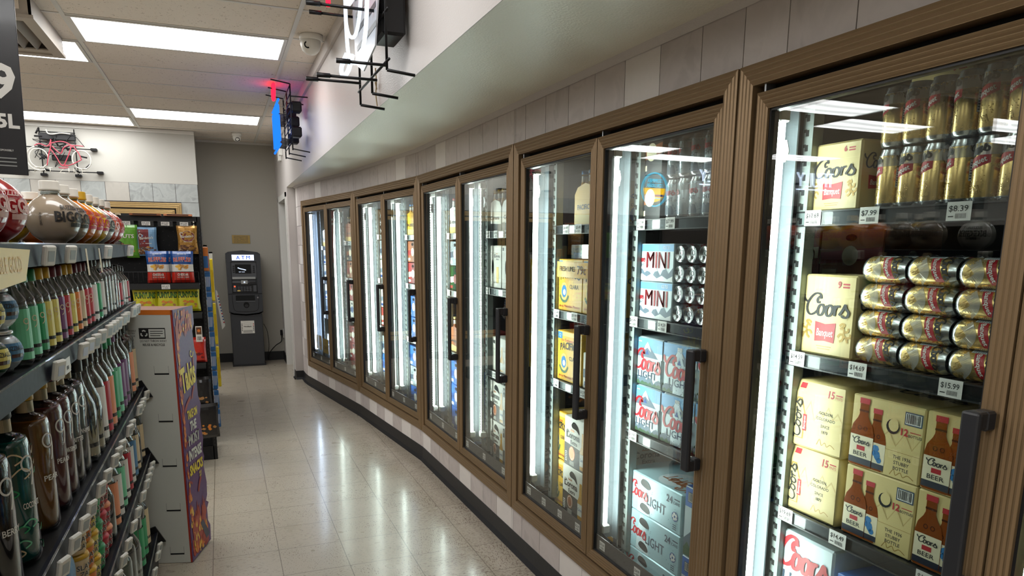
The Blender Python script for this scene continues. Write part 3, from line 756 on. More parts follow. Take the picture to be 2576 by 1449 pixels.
def banner(m, mp, x, z, w, h, t='Banquet', sl=.0):
    m.poly(mp, [(x, z+h*.0), (x+w*.5, z+h*.06), (x+w, z+h*.0), (x+w*1.03, z+h), (x+w*.5, z+h*.9), (x-w*.03, z+h)], 'coors_red', .0008)
    m.text(mp, t, x+w*.5, z+h*.3, h*.36, 'white', w=w*.84, bold=.012, shear=.12, lift=.0012)
def ridge(m, mp, x0, x1, z0, h, seed, col, n=9, lift=.0007, snow=None):
    r = random.Random(seed); pk = [(x0+(x1-x0)*k/n, z0+h*(r.uniform(.25, .6) if k % 2 == 0 else r.uniform(.65, 1))) for k in range(n+1)]
    for k in range(n):
        m.poly(mp, [(pk[k][0], z0), (pk[k+1][0], z0), pk[k+1], pk[k]], col, lift)
        if snow and k % 2 == 1:
            a, b = pk[k], pk[k+1]; c = pk[k-1]
            m.poly(mp, [(a[0]+(c[0]-a[0])*.4, a[1]+(c[1]-a[1])*.4), (a[0]+(b[0]-a[0])*.35, a[1]+(b[1]-a[1])*.35), a], snow, lift+.0002)
def bottle_pic(m, mp0, x, z, s, body='brown_glass', cap='coors_red', lbl=True, up=0.0):
    """stubby bottle printed on a carton; s is its height"""
    mp = lambda a, b, l=0: mp0(a, b, l+up)
    half = [(.0, .0), (.17, .0), (.20, .02), (.20, .48), (.17, .60), (.10, .70), (.075, .76), (.075, .92)]
    pts = [(x+a*s, z+b*s) for a, b in half]+[(x-a*s, z+b*s) for a, b in reversed(half[1:])]
    m.poly(mp, pts, body, .0008)
    m.rect(mp, x-.085*s, z+.92*s, x+.085*s, z+1.0*s, cap, .001); m.rect(mp, x-.08*s, z+.80*s, x+.08*s, z+.83*s, 'brown_dark', .001)
    m.ring(mp, x-.05*s, z+.56*s, .035*s, .012*s, 'brown_dark', .001, 10); m.ring(mp, x+.05*s, z+.56*s, .035*s, .012*s, 'brown_dark', .001, 10)
    if not lbl:
        m.rect(mp, x-.195*s, z+.06*s, x+.195*s, z+.45*s, 'cream', .001); m.rect(mp, x-.195*s, z+.03*s, x+.195*s, z+.12*s, 'navy', .0012)
        for a, b, c, d in ((.02, .36, .07, .06), (.06, .25, .06, .08), (.0, .28, .04, .05), (.10, .18, .05, .05)): m.disc(mp, x+a*s, z+b*s, c*s, 'blue_lbl', .0013, 7, d*s)
    if lbl:
        m.rect(mp, x-.195*s, z+.06*s, x+.195*s, z+.45*s, 'cream', .001); m.rect(mp, x-.195*s, z+.03*s, x+.195*s, z+.12*s, 'navy', .0012)
        m.script(mp, x-.15*s, z+.33*s, .09*s, 'beer_black', w=.30*s, lift=.0013, heavy=.2)
        m.rect(mp, x-.07*s, z+.235*s, x+.07*s, z+.30*s, 'coors_red', .0013); m.text(mp, 'BEER', x, z+.15*s, .06*s, 'beer_black', w=.24*s, bold=.01, lift=.0014)
def mk_gold(w, h, d, num):
    m = boxbody(w, d, h, 'gold', .005); f = FR(w, d, h)
    m.script(f, w*.06, h*.50, h*.26, 'beer_black', w=w*.86)
    banner(m, f, w*.32, h*.17, w*.36, h*.25)
    lion(m, f, w*.08, h*.2, h*.22); lion(m, f, w*.92, h*.2, h*.22, -1)
    m.text(f, num, w*.70, h*.85, h*.08, 'coors_red', bold=.03); m.rect(f, w*.76, h*.85, w*.88, h*.87, 'coors_red'); m.rect(f, w*.76, h*.885, w*.88, h*.905, 'coors_red')
    m.rect(f, w*.36, h*.11, w*.64, h*.12, 'gold_dark'); m.rect(f, w*.38, h*.08, w*.62, h*.09, 'gold_dark')
    t = TP(w, d, h); m.script(t, w*.1, d*.3, h*.2, 'beer_black', w=w*.8)
    r = RT(w, d, h); banner(m, r, d*.25, h*.3, d*.5, h*.2); m.script(r, d*.08, h*.6, h*.2, 'beer_black', w=d*.8)
    return m
def mk_gold15():
    w, d, h = .19, .20, .188; m = MB()
    # slumping paper bag: a box whose shoulders pull in
    bm = bmesh.new(); bmesh.ops.create_cube(bm, size=1)
    bmesh.ops.subdivide_edges(bm, edges=bm.edges[:], cuts=5, use_grid_fill=True)
    rr = random.Random(3)
    for v in bm.verts:
        x, y, z = v.co.x+.5, v.co.y+.5, v.co.z+.5
        k = 1-.10*max(0, z-.8)/.2; x = .5+(x-.5)*k; y = .5+(y-.5)*k
        if 0 < z < 1 and y > .05: x += rr.uniform(-.02, .02); y += rr.uniform(-.02, .02)
        v.co = Vector((x*w, y*d, z*h))
    m.bm(bm, 'gold', None, True)
    f = lambda x, z, l=.0006: Vector((w/2+(x-w/2)*(1-.10*max(0, z/h-.8)/.2), (d/2-(d/2)*(1-.10*max(0, z/h-.8)/.2))-l-.0006, z))
    m.rect(f, .004, .004, w-.004, h*.8, 'gold', 0.0003); m.rect(f, .004, h*.8, w-.004, h-.004, 'gold', 0.0003)
    ridge(m, f, w*.3, w*.97, h*.35, h*.38, 2, 'gold_line', 8, .0005); ridge(m, f, w*.3, w*.97, h*.33, h*.36, 2, 'gold', 8, .0007)
    m.poly(f, [(w*.04, h*.12), (w*.28, h*.12), (w*.30, h*.5), (w*.22, h*.72), (w*.22, h*.9), (w*.12, h*.9), (w*.12, h*.72), (w*.04, h*.5)], 'gold_dark', .0008)
    m.poly(f, [(w*.06, h*.13), (w*.26, h*.13), (w*.28, h*.5), (w*.2, h*.71), (w*.2, h*.9), (w*.14, h*.9), (w*.14, h*.71), (w*.06, h*.5)], 'gold', .001)
    m.rect(f, w*.12, h*.88, w*.24, h*.96, 'coors_red', .001)
    m.script(f, w*.22, h*.10, w*.18, 'beer_black', rot=PI/2, w=h*.62, lift=.0014)
    m.rect(f, w*.26, h*.25, w*.33, h*.50, 'coors_red', .0013); m.text(f, 'Banquet', w*.31, h*.375, w*.04, 'white', w=h*.2, rot=PI/2, lift=.0017)
    m.text(f, '15', w*.74, h*.82, h*.10, 'coors_red', bold=.03); m.text(f, 'PINTS', w*.88, h*.82, h*.035, 'coors_red', w=w*.12)
    m.rect(f, w*.82, h*.87, w*.94, h*.885, 'coors_red')
    for q, t in enumerate(('GOLDEN,', 'COLORADO', 'SINCE', '1873')): m.text(f, t, w*.68, h*(.56-.085*q-(.02 if q > 1 else 0)), h*.042, 'beer_black', bold=.012)
    m.stroke(f, [(w*a, h*b) for a, b in ((.55,.10),(.60,.19),(.64,.11),(.70,.16),(.74,.11),(.80,.15),(.88,.11))], .0022, 'gold_dark')
    return m
def mk_stubby12():
    w, d, h = .206, .27, .186; m = boxbody(w, d, h, 'gold', .003); f = FR(w, d, h)
    ridge(m, f, .003, w-.003, h*.35, h*.35, 7, 'gold_line', 9, .0004); ridge(m, f, .003, w-.003, h*.33, h*.34, 7, 'gold', 9, .0006)
    m.rect(f, w*.50, .003, w-.003, h*.36, 'gold', .0008); m.rect(f, w*.5, h*.36, w-.003, h*.365, 'gold_dark', .0009)
    bottle_pic(m, f, w*.38, h*.02, h*.84, lbl=False); bottle_pic(m, f, w*.185, h*.0+.003, h*.95, up=.0008)
    m.disc(f, w*.60, h*.68, w*.09, 'slot_dark', .0012, 14, h*.10); m.disc(f, w*.61, h*.70, w*.07, 'gold', .0014, 14, h*.085)
    barcode(m, f, w*.76, h*.76, w*.20, h*.14)
    m.text(f, '12', w*.76, h*.60, h*.09, 'coors_red', bold=.03); m.text(f, 'BOTTLES', w*.90, h*.595, h*.035, 'beer_black', w=w*.17, bold=.01); m.rect(f, w*.83, h*.655, w*.97, h*.665, 'coors_red')
    for q, t in enumerate(('THE 1936', 'STUBBY', 'BOTTLE')): m.text(f, t, w*.76, h*(.27-.075*q), h*.045, 'beer_black', bold=.015)
    m.stroke(f, [(w*a, h*b) for a, b in ((.62,.04),(.67,.12),(.70,.05),(.76,.10),(.80,.05),(.86,.09),(.94,.05))], .0022, 'gold_dark')
    t = TP(w, d, h); m.script(t, w*.06, d*.45, .06, 'beer_black', w=w*.95)
    r = RT(w, d, h); m.script(r, d*.12, h*.35, h*.34, 'beer_black', w=d*.75)
    return m
def mk_light24():
    w, d, h = .375, .26, .158; m = boxbody(w, d, h, 'ice_blue', .004); f = FR(w, d, h)
    m.poly(f, [(w*.24, .002), (w*.48, .002), (w*.44, h*.5), (w*.36, h*.97), (w*.30, h*.97), (w*.26, h*.5)], 'pale_sky', .0004)
    rr = random.Random(8)
    for q in range(40): m.disc(f, rr.uniform(.02, w-.02), rr.uniform(.01, h-.01), rr.uniform(.0008, .002), 'mtn', .0006, 6)
    m.script(f, w*.07, h*.42, h*.36, 'coors_red', w=w*.36, rot=-.06); m.text(f, 'LIGHT', w*.58, h*.30, h*.24, 'mtn_dark', w=w*.33, bold=.01, rot=-.03)
    for zz in (.74, .12):
        q = [(w*.29, h*(zz+.05)), (w*.33, h*(zz+.16)), (w*.42, h*(zz+.14)), (w*.47, h*(zz+.02)), (w*.44, h*(zz-.05)), (w*.33, h*(zz-.02))]
        m.poly(f, spline(q, 3, True), 'charcoal', .0012)
    m.text(f, '24', w*.80, h*.68, h*.17, 'mtn_dark', bold=.02); m.text(f, 'CANS', w*.92, h*.69, h*.07, 'mtn_dark', w=w*.10, bold=.01); m.rect(f, w*.865, h*.66, w*.868, h*.86, 'mtn_dark'); m.rect(f, w*.88, h*.80, w*.97, h*.83, 'mtn_dark')
    m.disc(f, w*.90, h*.40, h*.12, 'deep_blue', .001); m.disc(f, w*.90, h*.40, h*.10, 'white', .0012); m.disc(f, w*.90, h*.40, h*.035, 'deep_blue', .0014, 5)
    for q in range(5): a = 2*PI*q/5; m.disc(f, w*.90+h*.085*math.cos(a), h*.40+h*.085*math.sin(a), h*.02, 'deep_blue', .0014, 5)
    for q in range(3): m.rect(f, w*.87, h*(.08+.05*q), w*.93, h*(.10+.05*q), 'mtn_dark')
    t = TP(w, d, h); m.disc(t, w*.62, d*.35, w*.22, 'pale_sky', .0006, 24, d*.3); m.text(t, 'LIGHT', w*.70, d*.45, .06, 'copper', rot=PI, w=w*.5); m.script(t, w*.95, d*.35, .07, 'copper', rot=PI, w=w*.4)
    r = RT(w, d, h); m.script(r, d*.1, h*.4, h*.34, 'coors_red', w=d*.7); m.text(r, 'LIGHT', d*.5, h*.14, h*.14, 'mtn_dark', w=d*.4)
    return m
def sky(m, f, w, h, z0=.0, top='sky_blue'):
    m.rect(f, .003, h*.72, w-.003, h-.003, top, .0003); m.rect(f, .003, h*.60, w-.003, h*.72, 'pale_sky', .0003)
def mk_light15(bottle):
    w, d, h = .200, .20, .186; m = boxbody(w, d, h, 'pale_sky', .010); f = FR(w, d, h); sky(m, f, w, h)
    m.poly(f, [(w*.14, h*.60), (w*.86, h*.60), (w*.62, h*.80), (w*.5, h*.92), (w*.40, h*.82)], 'mtn', .0005); m.poly(f, [(w*.36, h*.72), (w*.5, h*.80), (w*.62, h*.72), (w*.58, h*.82), (w*.5, h*.92), (w*.42, h*.83)], 'mtn_snow', .0007)
    m.poly(f, [(w*.44, h*.66), (w*.56, h*.66), (w*.50, h*.76)], 'deep_blue', .0009)
    ridge(m, f, .004, w-.004, .004, h*.22, 5, 'mtn', 8, .0005, 'mtn_snow'); ridge(m, f, .004, w-.004, .004, h*.10, 9, 'fir', 14, .0008)
    if bottle:
        m.poly(f, [(w*.34, .004), (w*.66, .004), (w*.66, h*.55), (w*.58, h*.72), (w*.57, h*.92), (w*.43, h*.92), (w*.42, h*.72), (w*.34, h*.55)], 'can_ice', .0009)
        m.rect(f, w*.43, h*.86, w*.57, h*.93, 'can_silver', .0012); m.poly(f, [(w*.44, h*.60), (w*.56, h*.60), (w*.50, h*.70)], 'deep_blue', .0012)
    m.script(f, w*.03, h*.36, h*.40, 'coors_red', w=w*.93, lift=.0014, rot=-.05, heavy=.17); m.text(f, 'LIGHT', w*.52, h*.17, h*.14, 'mtn_dark', w=w*.62, bold=.01, lift=.0014)
    m.text(f, '15', w*.80 if bottle else w*.12, h*.90, h*.065, 'white', bold=.02); m.rect(f, w*.87 if bottle else w*.2, h*.90, w*.97 if bottle else w*.3, h*.92, 'white')
    r = RT(w, d, h); sky(m, r, d, h); m.text(r, '15', d*.4, h*.84, h*.11, 'white', bold=.02); m.script(r, d*.10, h*.42, h*.3, 'coors_red', w=d*.8); ridge(m, r, .004, d-.004, .004, h*.25, 6, 'fir', 8, .0006)
    return m
def mk_mini():
    w, d, h = .235, .13, .137; m = boxbody(w, d, h, 'pale_sky', .003); f = FR(w, d, h); m.rect(f, .002, h*.8, w-.002, h-.002, 'sky_blue', .0003)
    ridge(m, f, .003, w-.003, .003, h*.42, 12, 'mtn', 9, .0005, 'mtn_snow'); ridge(m, f, .003, w-.003, .003, h*.2, 13, 'mtn_snow', 7, .0008)
    m.text(f, 'MINI', w*.58, h*.36, h*.42, 'coors_red', w=w*.60, bold=.02, lift=.0014)
    m.script(f, w*.04, h*.52, h*.18, 'coors_red', w=w*.20, lift=.0014); m.text(f, 'LIGHT', w*.14, h*.40, h*.07, 'mtn_dark', w=w*.16, lift=.0014); m.text(f, '12 7.5', w*.80, h*.86, h*.08, 'white', bold=.01)
    return m
def mk_bluebottle():
    w, d, h = .25, .19, .26; m = boxbody(w, d, h, 'pale_sky', .003); f = FR(w, d, h); sky(m, f, w, h, top='bud_blue')
    m.poly(f, [(w*.0+.003, h*.25), (w*.3, h*.5), (w*.45, h*.35), (w-.004, h*.55), (w-.004, .004), (.004, .004)], 'mtn', .0005); ridge(m, f, .004, w-.004, .004, h*.22, 5, 'fir', 12, .0007)
    barcode(m, f, w*.08, h*.80, w*.26, h*.12)
    m.poly(f, [(w*.46, .004), (w*.90, .004), (w*.90, h*.48), (w*.78, h*.66), (w*.76, h*.95), (w*.60, h*.95), (w*.58, h*.66), (w*.46, h*.48)], 'brown_glass', .0009)
    m.poly(f, [(w*.46, h*.02), (w*.90, h*.02), (w*.90, h*.46), (w*.82, h*.42), (w*.75, h*.48), (w*.68, h*.42), (w*.60, h*.48), (w*.54, h*.42), (w*.46, h*.46)], 'pale_sky', .0012)
    m.script(f, w*.40, h*.24, h*.15, 'coors_red', w=w*.58, lift=.0016); m.text(f, 'LIGHT', w*.68, h*.13, h*.08, 'mtn_dark', w=w*.36, lift=.0016)
    m.disc(f, w*.72, h*.72, w*.10, 'charcoal', .0014, 12, h*.07)
    t = TP(w, d, h); m.rect(t, .003, .003, w-.003, d-.003, 'bud_blue', .0004)
    return m
def corona_word(m, f, x, z, h, w, col='corona_dark', ext=True):
    m.text(f, 'Corona', x, z, h, col, w=w, bold=.028, lift=.0013)
    m.rect(f, x-w*.5, z-h*.06, x-w*.42, z+h*.9, col, .0014); m.stroke(f, [(x-w*.5, z+h*1.0), (x-w*.42, z+h*1.12), (x-w*.33, z+h*1.0)], h*.09, col)
    for q in range(3): m.disc(f, x-w*.15+w*.1*q, z+h*1.35, h*.10, 'copper', .0014, 6)
    m.rect(f, x-w*.2, z+h*1.1, x+w*.1, z+h*1.24, 'copper', .0013)
    if ext: m.text(f, 'Extra', x+w*.08, z-h*.85, h*.62, col, w=w*.50, bold=.018, lift=.0013)
def mk_corona24():
    w, d, h = .24, .26, .238; m = boxbody(w, d, h, 'corona_white', .003); f = FR(w, d, h)
    m.poly(f, [(.003, .003), (w-.003, .003), (w-.003, h*.40), (.003, h*.46)], 'corona_dark', .0004)
    q = [(w*.30, h*.86), (w*.40, h*.93), (w*.56, h*.86), (w*.62, h*.72), (w*.50, h*.78), (w*.34, h*.80)]
    m.poly(f, spline(q, 3, True), 'slot_dark', .001)
    corona_word(m, f, w*.36, h*.58, h*.13, w*.54)
    m.disc(f, w*.33, h*.28, w*.12, 'copper', .001, 20, h*.14); m.ring(f, w*.33, h*.28, w*.10, .003, 'corona_white', .0013, 16, h*.12)
    m.poly(f, [(w*.66, .01), (w*.86, .01), (w*.87, h*.4), (w*.82, h*.52), (w*.81, h*.78), (w*.72, h*.78), (w*.71, h*.52), (w*.65, h*.4)], 'beer_amber', .001)
    m.rect(f, w*.655, h*.12, w*.865, h*.36, 'corona_white', .0012); m.text(f, 'Corona', w*.76, h*.22, h*.06, 'deep_blue', w=w*.18, bold=.02, lift=.0015)
    m.rect(f, w*.87, h*.72, w*.97, h*.94, 'corona_dark', .0008); m.text(f, '24', w*.92, h*.83, h*.07, 'white', w=w*.07, bold=.02, lift=.0013)
    m.rect(f, w*.05, h*.08, w*.13, h*.28, 'white', .0008); 
    for k in range(5): m.rect(f, w*.06, h*(.1+.035*k), w*.12, h*(.118+.035*k), 'ink', .001)
    for k in range(4): m.rect(f, w*.24, h*(.04+.022*k), w*.42, h*(.05+.022*k), 'corona_white', .0009)
    r = RT(w, d, h); m.poly(r, [(.003, .003), (d-.003, .003), (d-.003, h*.45), (.003, h*.40)], 'corona_dark', .0004); corona_word(m, r, d*.5, h*.6, h*.12, d*.5); m.disc(r, d*.5, h*.22, .03, 'copper', .001)
    return m
def mk_corona12():
    w, d, h = .20, .20, .24; m = boxbody(w, d, h, 'corona_white', .004); f = FR(w, d, h)
    m.disc(f, w*.34, h*.50, w*.08, 'slot_dark', .001, 14, h*.17); corona_word(m, f, w*.68, h*.72, h*.07, w*.42)
    m.rect(f, w*.06, h*.88, w*.16, h*.95, 'charcoal'); m.rect(f, w*.62, h*.12, w*.8, h*.5, 'pac_pale', .0006); m.text(f, 'Corona', w*.55, h*.12, h*.05, 'corona_dark', w=w*.3)
    r = RT(w, d, h); corona_word(m, r, d*.5, h*.6, h*.10, d*.6); m.rect(r, .004, .004, d-.004, h*.3, 'corona_dark')
    return m
def mk_corona_case():
    w, d, h = .22, .26, .20; m = boxbody(w, d, h, 'corona_white', .003); f = FR(w, d, h)
    m.poly(f, spline([(w*.28, h*.60), (w*.34, h*.70), (w*.5, h*.66), (w*.52, h*.56), (w*.38, h*.60)], 3, True), 'slot_dark', .001)
    m.rect(f, w*.06, h*.76, w*.2, h*.94, 'white'); m.rect(f, w*.08, h*.8, w*.18, h*.9, 'ink', .0009)
    m.poly(f, [(w*.55, .01), (w*.8, .01), (w*.8, h*.35), (w*.72, h*.5), (w*.71, h*.75), (w*.63, h*.75), (w*.62, h*.5), (w*.55, h*.35)], 'beer_amber', .0008); m.rect(f, w*.55, h*.1, w*.8, h*.3, 'corona_white', .001)
    r = RT(w, d, h); corona_word(m, r, d*.5, h*.5, h*.16, d*.6)
    return m
def mk_pacifico(w=.24, d=.25, h=.235):
    m = boxbody(w, d, h, 'pac_yellow', .003); f = FR(w, d, h)
    m.rect(f, .004, h*.90, w-.004, h-.004, 'pac_pale', .0004); m.rect(f, w*.02, h*.84, w*.20, h*.97, 'blue_lbl', .0008); m.text(f, '12', w*.11, h*.87, h*.07, 'white', lift=.0011)
    m.text(f, 'La Cerveza', w*.42, h*.80, h*.05, 'coors_red', w=w*.5, bold=.01); m.text(f, 'PACIFICO', w*.52, h*.60, h*.14, 'beer_black', w=w*.80, bold=.03, arc=h*.05); m.text(f, 'CLARA', w*.68, h*.44, h*.075, 'beer_black', w=w*.36, bold=.015)
    m.ring(f, w*.28, h*.38, w*.14, .008, 'pac_pale', .0009, 18, h*.17); m.disc(f, w*.28, h*.38, w*.10, 'blue_lbl', .0009, 16, h*.12); m.disc(f, w*.29, h*.36, w*.06, 'white', .0012, 7)
    m.stroke(f, [(w*.10, h*.30), (w*.2, h*.20), (w*.36, h*.19), (w*.46, h*.30)], .012, 'fir')
    m.text(f, 'de la Mazatlan Mexico', w*.5, h*.07, h*.05, 'coors_red', w=w*.84, bold=.012)
    r = RT(w, d, h); m.text(r, 'PACIFICO', d*.5, h*.6, h*.1, 'beer_black', w=d*.8, bold=.03); m.text(r, 'CLARA', d*.5, h*.4, h*.07, 'beer_black'); m.disc(r, d*.5, h*.2, .03, 'blue_lbl')
    l = LF(w, d, h); m.text(l, 'PACIFICO', d*.5, h*.6, h*.1, 'beer_black', w=d*.8, bold=.03)
    t = TP(w, d, h); m.rect(t, .006, .02, w*.9, d*.95, 'pac_pale', .0004); m.rect(t, w*.05, d*.6, w*.35, d*.9, 'blue_lbl', .0007); m.text(t, '24', w*.2, d*.7, .04, 'white', lift=.001)
    return m
def mk_dark7():
    w, d, h = .36, .24, .13; m = boxbody(w, d, h, 'charcoal', .003); f = FR(w, d, h)
    m.poly(f, [(w*.02, .005), (w*.12, .005), (w*.12, h*.5), (w*.09, h*.72), (w*.09, h*.95), (w*.055, h*.95), (w*.05, h*.72), (w*.02, h*.5)], 'beer_amber', .0008); m.rect(f, w*.022, h*.2, w*.118, h*.45, 'corona_white', .001)
    m.text(f, '7', w*.30, h*.40, h*.30, 'white', bold=.02); m.text(f, 'OZ.', w*.37, h*.40, h*.17, 'white'); m.ring(f, w*.52, h*.62, w*.06, .006, 'copper', .0008, 16)
    for q in range(3): m.rect(f, w*.42, h*(.12+.07*q), w*.62, h*(.145+.07*q), 'copper')
    return m
def mk_case(c1, c2, c3, word=None, w=.25, d=.26, h=.16, hole=True):
    m = boxbody(w, d, h, c1, .003); f = FR(w, d, h)
    m.poly(f, [(.003, h*.3), (w-.003, h*.42), (w-.003, h*.66), (.003, h*.54)], c2, .0005)
    if word: m.text(f, word, w*.5, h*.40, h*.20, c3, w=w*.7, bold=.02, rot=.05, lift=.001)
    else: m.disc(f, w*.5, h*.48, h*.2, c3, .0008)
    if hole: m.disc(f, w*.5, h*.84, w*.09, 'slot_dark', .001, 12, h*.07)
    m.rect(f, w*.06, h*.08, w*.3, h*.2, c3, .0008)
    r = RT(w, d, h); m.poly(r, [(.003, h*.3), (d-.003, h*.3), (d-.003, h*.6), (.003, h*.6)], c2, .0005); m.disc(r, d*.5, h*.45, h*.14, c3, .0008)
    return m
def can_profile(r, h): return [(r*.80, 0), (r*.92, .004), (r, .012), (r, h-.016), (r*.84, h-.004), (r*.86, h-.001), (r*.84, h), (r*.78, h-.004), (.0001, h-.005)]
def mk_can(r, h, style):
    m = MB(); body = {'gold': 'gold_can', 'ice': 'can_ice', 'silver': 'can_silver', 'green': 'green_glass'}[style]
    m.lathe(can_profile(r, h), ['can_silver', 'can_silver', body, 'can_silver', 'can_silver', 'can_silver', 'can_silver', 'can_silver'], 18)
    m.ring(lambda x, z, l=0: Vector((x, z, h-.004)), 0, .004, r*.30, r*.10, 'steel', 0, 10); m.disc(lambda x, z, l=0: Vector((x, z, h-.0042)), 0, -r*.35, r*.22, 'cooler_dark', 0, 10)
    for a0 in (-PI/2-.55, PI/2-.2):
        f = cyl_map(r, a0)
        if style == 'gold':
            for q in range(8):
                x0 = -r*.95+q*r*1.9/8; x1 = x0+r*1.9/8; s = .35
                m.face([f(x0, h*.52+x0*s, .0004), f(x1, h*.52+x1*s, .0004), f(x1, h*.70+x1*s, .0004), f(x0, h*.70+x0*s, .0004)], 'coors_red')
            m.text(f, 'Banquet', 0, h*.565, h*.085, 'white', w=r*1.6, rot=.34, bold=.02, lift=.0008)
            m.script(f, -r*.95, h*.66, h*.17, 'beer_black', w=r*1.9, rot=.30, lift=.0007, heavy=.22)
            rr = random.Random(6)
            for q in range(16): m.stroke(f, [(rr.uniform(-r*.9, r*.9), rr.uniform(h*.14, h*.42)) for _ in range(2)][:1]+[(rr.uniform(-r*.9, r*.9), h*(.14+.28*q/16))], .0016, 'gold_dark', smooth=0)
        elif style == 'ice':
            ridge(m, f, -r*.9, r*.9, h*.10, h*.30, 5, 'mtn', 6, .0004, 'mtn_snow')
            m.script(f, -r*.95, h*.60, h*.20, 'coors_red', w=r*1.9, lift=.0007, heavy=.2); m.text(f, 'LIGHT', 0, h*.44, h*.10, 'mtn_dark', w=r*1.5, bold=.01, lift=.0007)
    if style == 'gold':
        f = cyl_map(r, -PI/2+1.75); m.rect(f, -r*.30, h*.35, r*.30, h*.68, 'mtn_snow', .0006, 3)
        for q in range(7): m.rect(f, -r*.26, h*(.38+.04*q), r*.26, h*(.395+.04*q), 'mtn_dark', .0009, 2)
        m.script(f, -r*.35, h*.80, h*.09, 'beer_black', w=r*.8, heavy=.2); m.rect(f, -r*.2, h*.72, r*.15, h*.77, 'coors_red', .0006)
    return m
def lyings(M): return M
def mk_pack(style, r, h, nx, ny, lay, seed=0):
    """ringed pack of cans: lay = 'up' standing, 'x' lying along the shelf, 'y' lying with the ends to the aisle"""
    t = empty('can_pack'); rr = random.Random(seed); key = ('can', style, r, h)
    for i in range(nx):
        for j in range(ny):
            rot = rr.uniform(-.5, .5)
            if lay == 'up': M = T(r+2*r*i, r+2*r*j, 0) @ RZ(rot)
            elif lay == 'x': M = T((h+.006)*i, r+2*r*j, r) @ RY(PI/2) @ RZ(PI/2+PI/2+rot*.3)
            else: M = T(r+2*r*i, h*(j+1), r) @ RX(PI/2) @ RZ(rot)
            if lay == 'y': M = T(r+2*r*i, (h+.004)*j+h*.0+h, r) @ RX(PI/2) @ RZ(rot)
            if key not in STOCK: c = mk_can(r, h, style).build('can', t, M); STOCK[key] = c
            else: c = dup(STOCK[key], M, t)
            reg(t, c)
    m = MB()
    if lay == 'x':
        for i in range(nx):
            x = (h+.006)*i+h*.30
            m.stroke(lambda a, b, l=0: Vector((x+a, r-math.sqrt(max(0, (r+.0015)**2-(b-r)**2))-.0005 if abs(b-r) < r else r, b)), [(-.016, .006), (.006, r*.6), (.014, r), (.002, r*1.5), (-.014, 2*r-.006)], .022, 'ring_plastic', 0, smooth=5)
    else:
        zt = h-.018 if lay == 'up' else 0
        for i in range(nx):
            if lay == 'up':
                for q in range(10):
                    a, b = PI+PI*q/10, PI+PI*(q+1)/10; cx = r+2*r*i; R = r+.0012
                    m.face([(cx+R*math.cos(a), r+R*math.sin(a), zt-.022), (cx+R*math.cos(b), r+R*math.sin(b), zt-.022), (cx+R*math.cos(b)*.95, r+R*math.sin(b)*.95, zt+.004), (cx+R*math.cos(a)*.95, r+R*math.sin(a)*.95, zt+.004)], 'ring_plastic', True)
            else:
                cx = r+2*r*i
                m.tube([(cx+(r+.0001)*math.cos(2*PI*q/14), .03+.006*math.sin(4*PI*q/14), r+(r+.0001)*math.sin(2*PI*q/14)) for q in range(14)], .0008, 'ring_plastic', 5, True)
    reg(t, m.build('plastic_ring', t)); return t
def mk_sixbottle(col='beer_amber', card='corona_white', word='Corona', cap='pac_yellow'):
    t = empty('bottle_carrier'); m = MB(); w, d, h = .19, .125, .13
    m.prism([(0, 0), (w, 0), (w, h), (w*.86, h+.03), (w*.5, h+.045), (w*.14, h+.03), (0, h)], 0, .003, card); m.prism([(0, 0), (w, 0), (w, h*.9), (0, h*.9)], d-.003, d, card)
    m.box(0, 0, 0, .003, d, h*.9, card); m.box(w-.003, 0, 0, w, d, h*.9, card); m.box(0, 0, 0, w, d, .003, card); m.box(w*.1, d/2-.002, .0, w*.9, d/2+.002, h+.07, card)
    f = flat_map((0, 0, 0), (1, 0, 0), (0, 0, 1)); m.text(f, word, w*.5, h*.5, h*.16, 'corona_dark', w=w*.7, bold=.02); m.poly(f, [(.003, .003), (w-.003, .003), (w-.003, h*.3), (.003, h*.35)], 'corona_dark' if card == 'corona_white' else 'pac_pale', .0004)
    c = m.build('carrier', t); reg(t, c); first = None
    for i in range(3):
        for j in range(2):
            M = T(.032+.063*i, .031+.063*j, .004)
            if first is None:
                b = MB(); b.lathe([(.028, 0), (.030, .005), (.030, .12), (.026, .14), (.014, .175), (.0125, .215)], col, 14); b.lathe([(.0145, .212), (.0145, .226), (.012, .228), (.0001, .228)], cap, 12); b.lathe([(.0306, .03), (.0306, .10)], 'corona_white', 14, caps=False); b.lathe([(.0140, .178), (.0134, .205)], 'corona_white', 12, caps=False)
                first = b.build('bottle', t, M); reg(t, first)
            else: reg(t, dup(first, M, t))
    return t
def mk_limes():
    t = empty('lime_bin'); m = MB(); w, d, h = .34, .2, .06
    for (x0, y0, x1, y1) in ((0, 0, w, .004), (0, d-.004, w, d), (0, 0, .004, d), (w-.004, 0, w, d)): m.box(x0, y0, 0, x1, y1, h, 'clear_plastic')
    m.box(0, 0, 0, w, d, .003, 'clear_plastic'); reg(t, m.build('tray', t)); return t
def mk_lime():
    b = MB(); b.lathe([(.001, 0), (.012, .003), (.022, .014), (.024, .026), (.020, .038), (.008, .048), (.001, .052)], 'lime', 14); return b.build('lime')
def mk_sign(w, h, lines, col='pac_yellow'):
    m = MB(); m.box(0, 0, 0, w, .0015, h, col); f = FR(w, 0, h)
    for (t, x, z, hh, ww) in lines: m.text(f, t, w*x, h*z, h*hh, 'ink', w=w*ww, bold=.01)
    return m
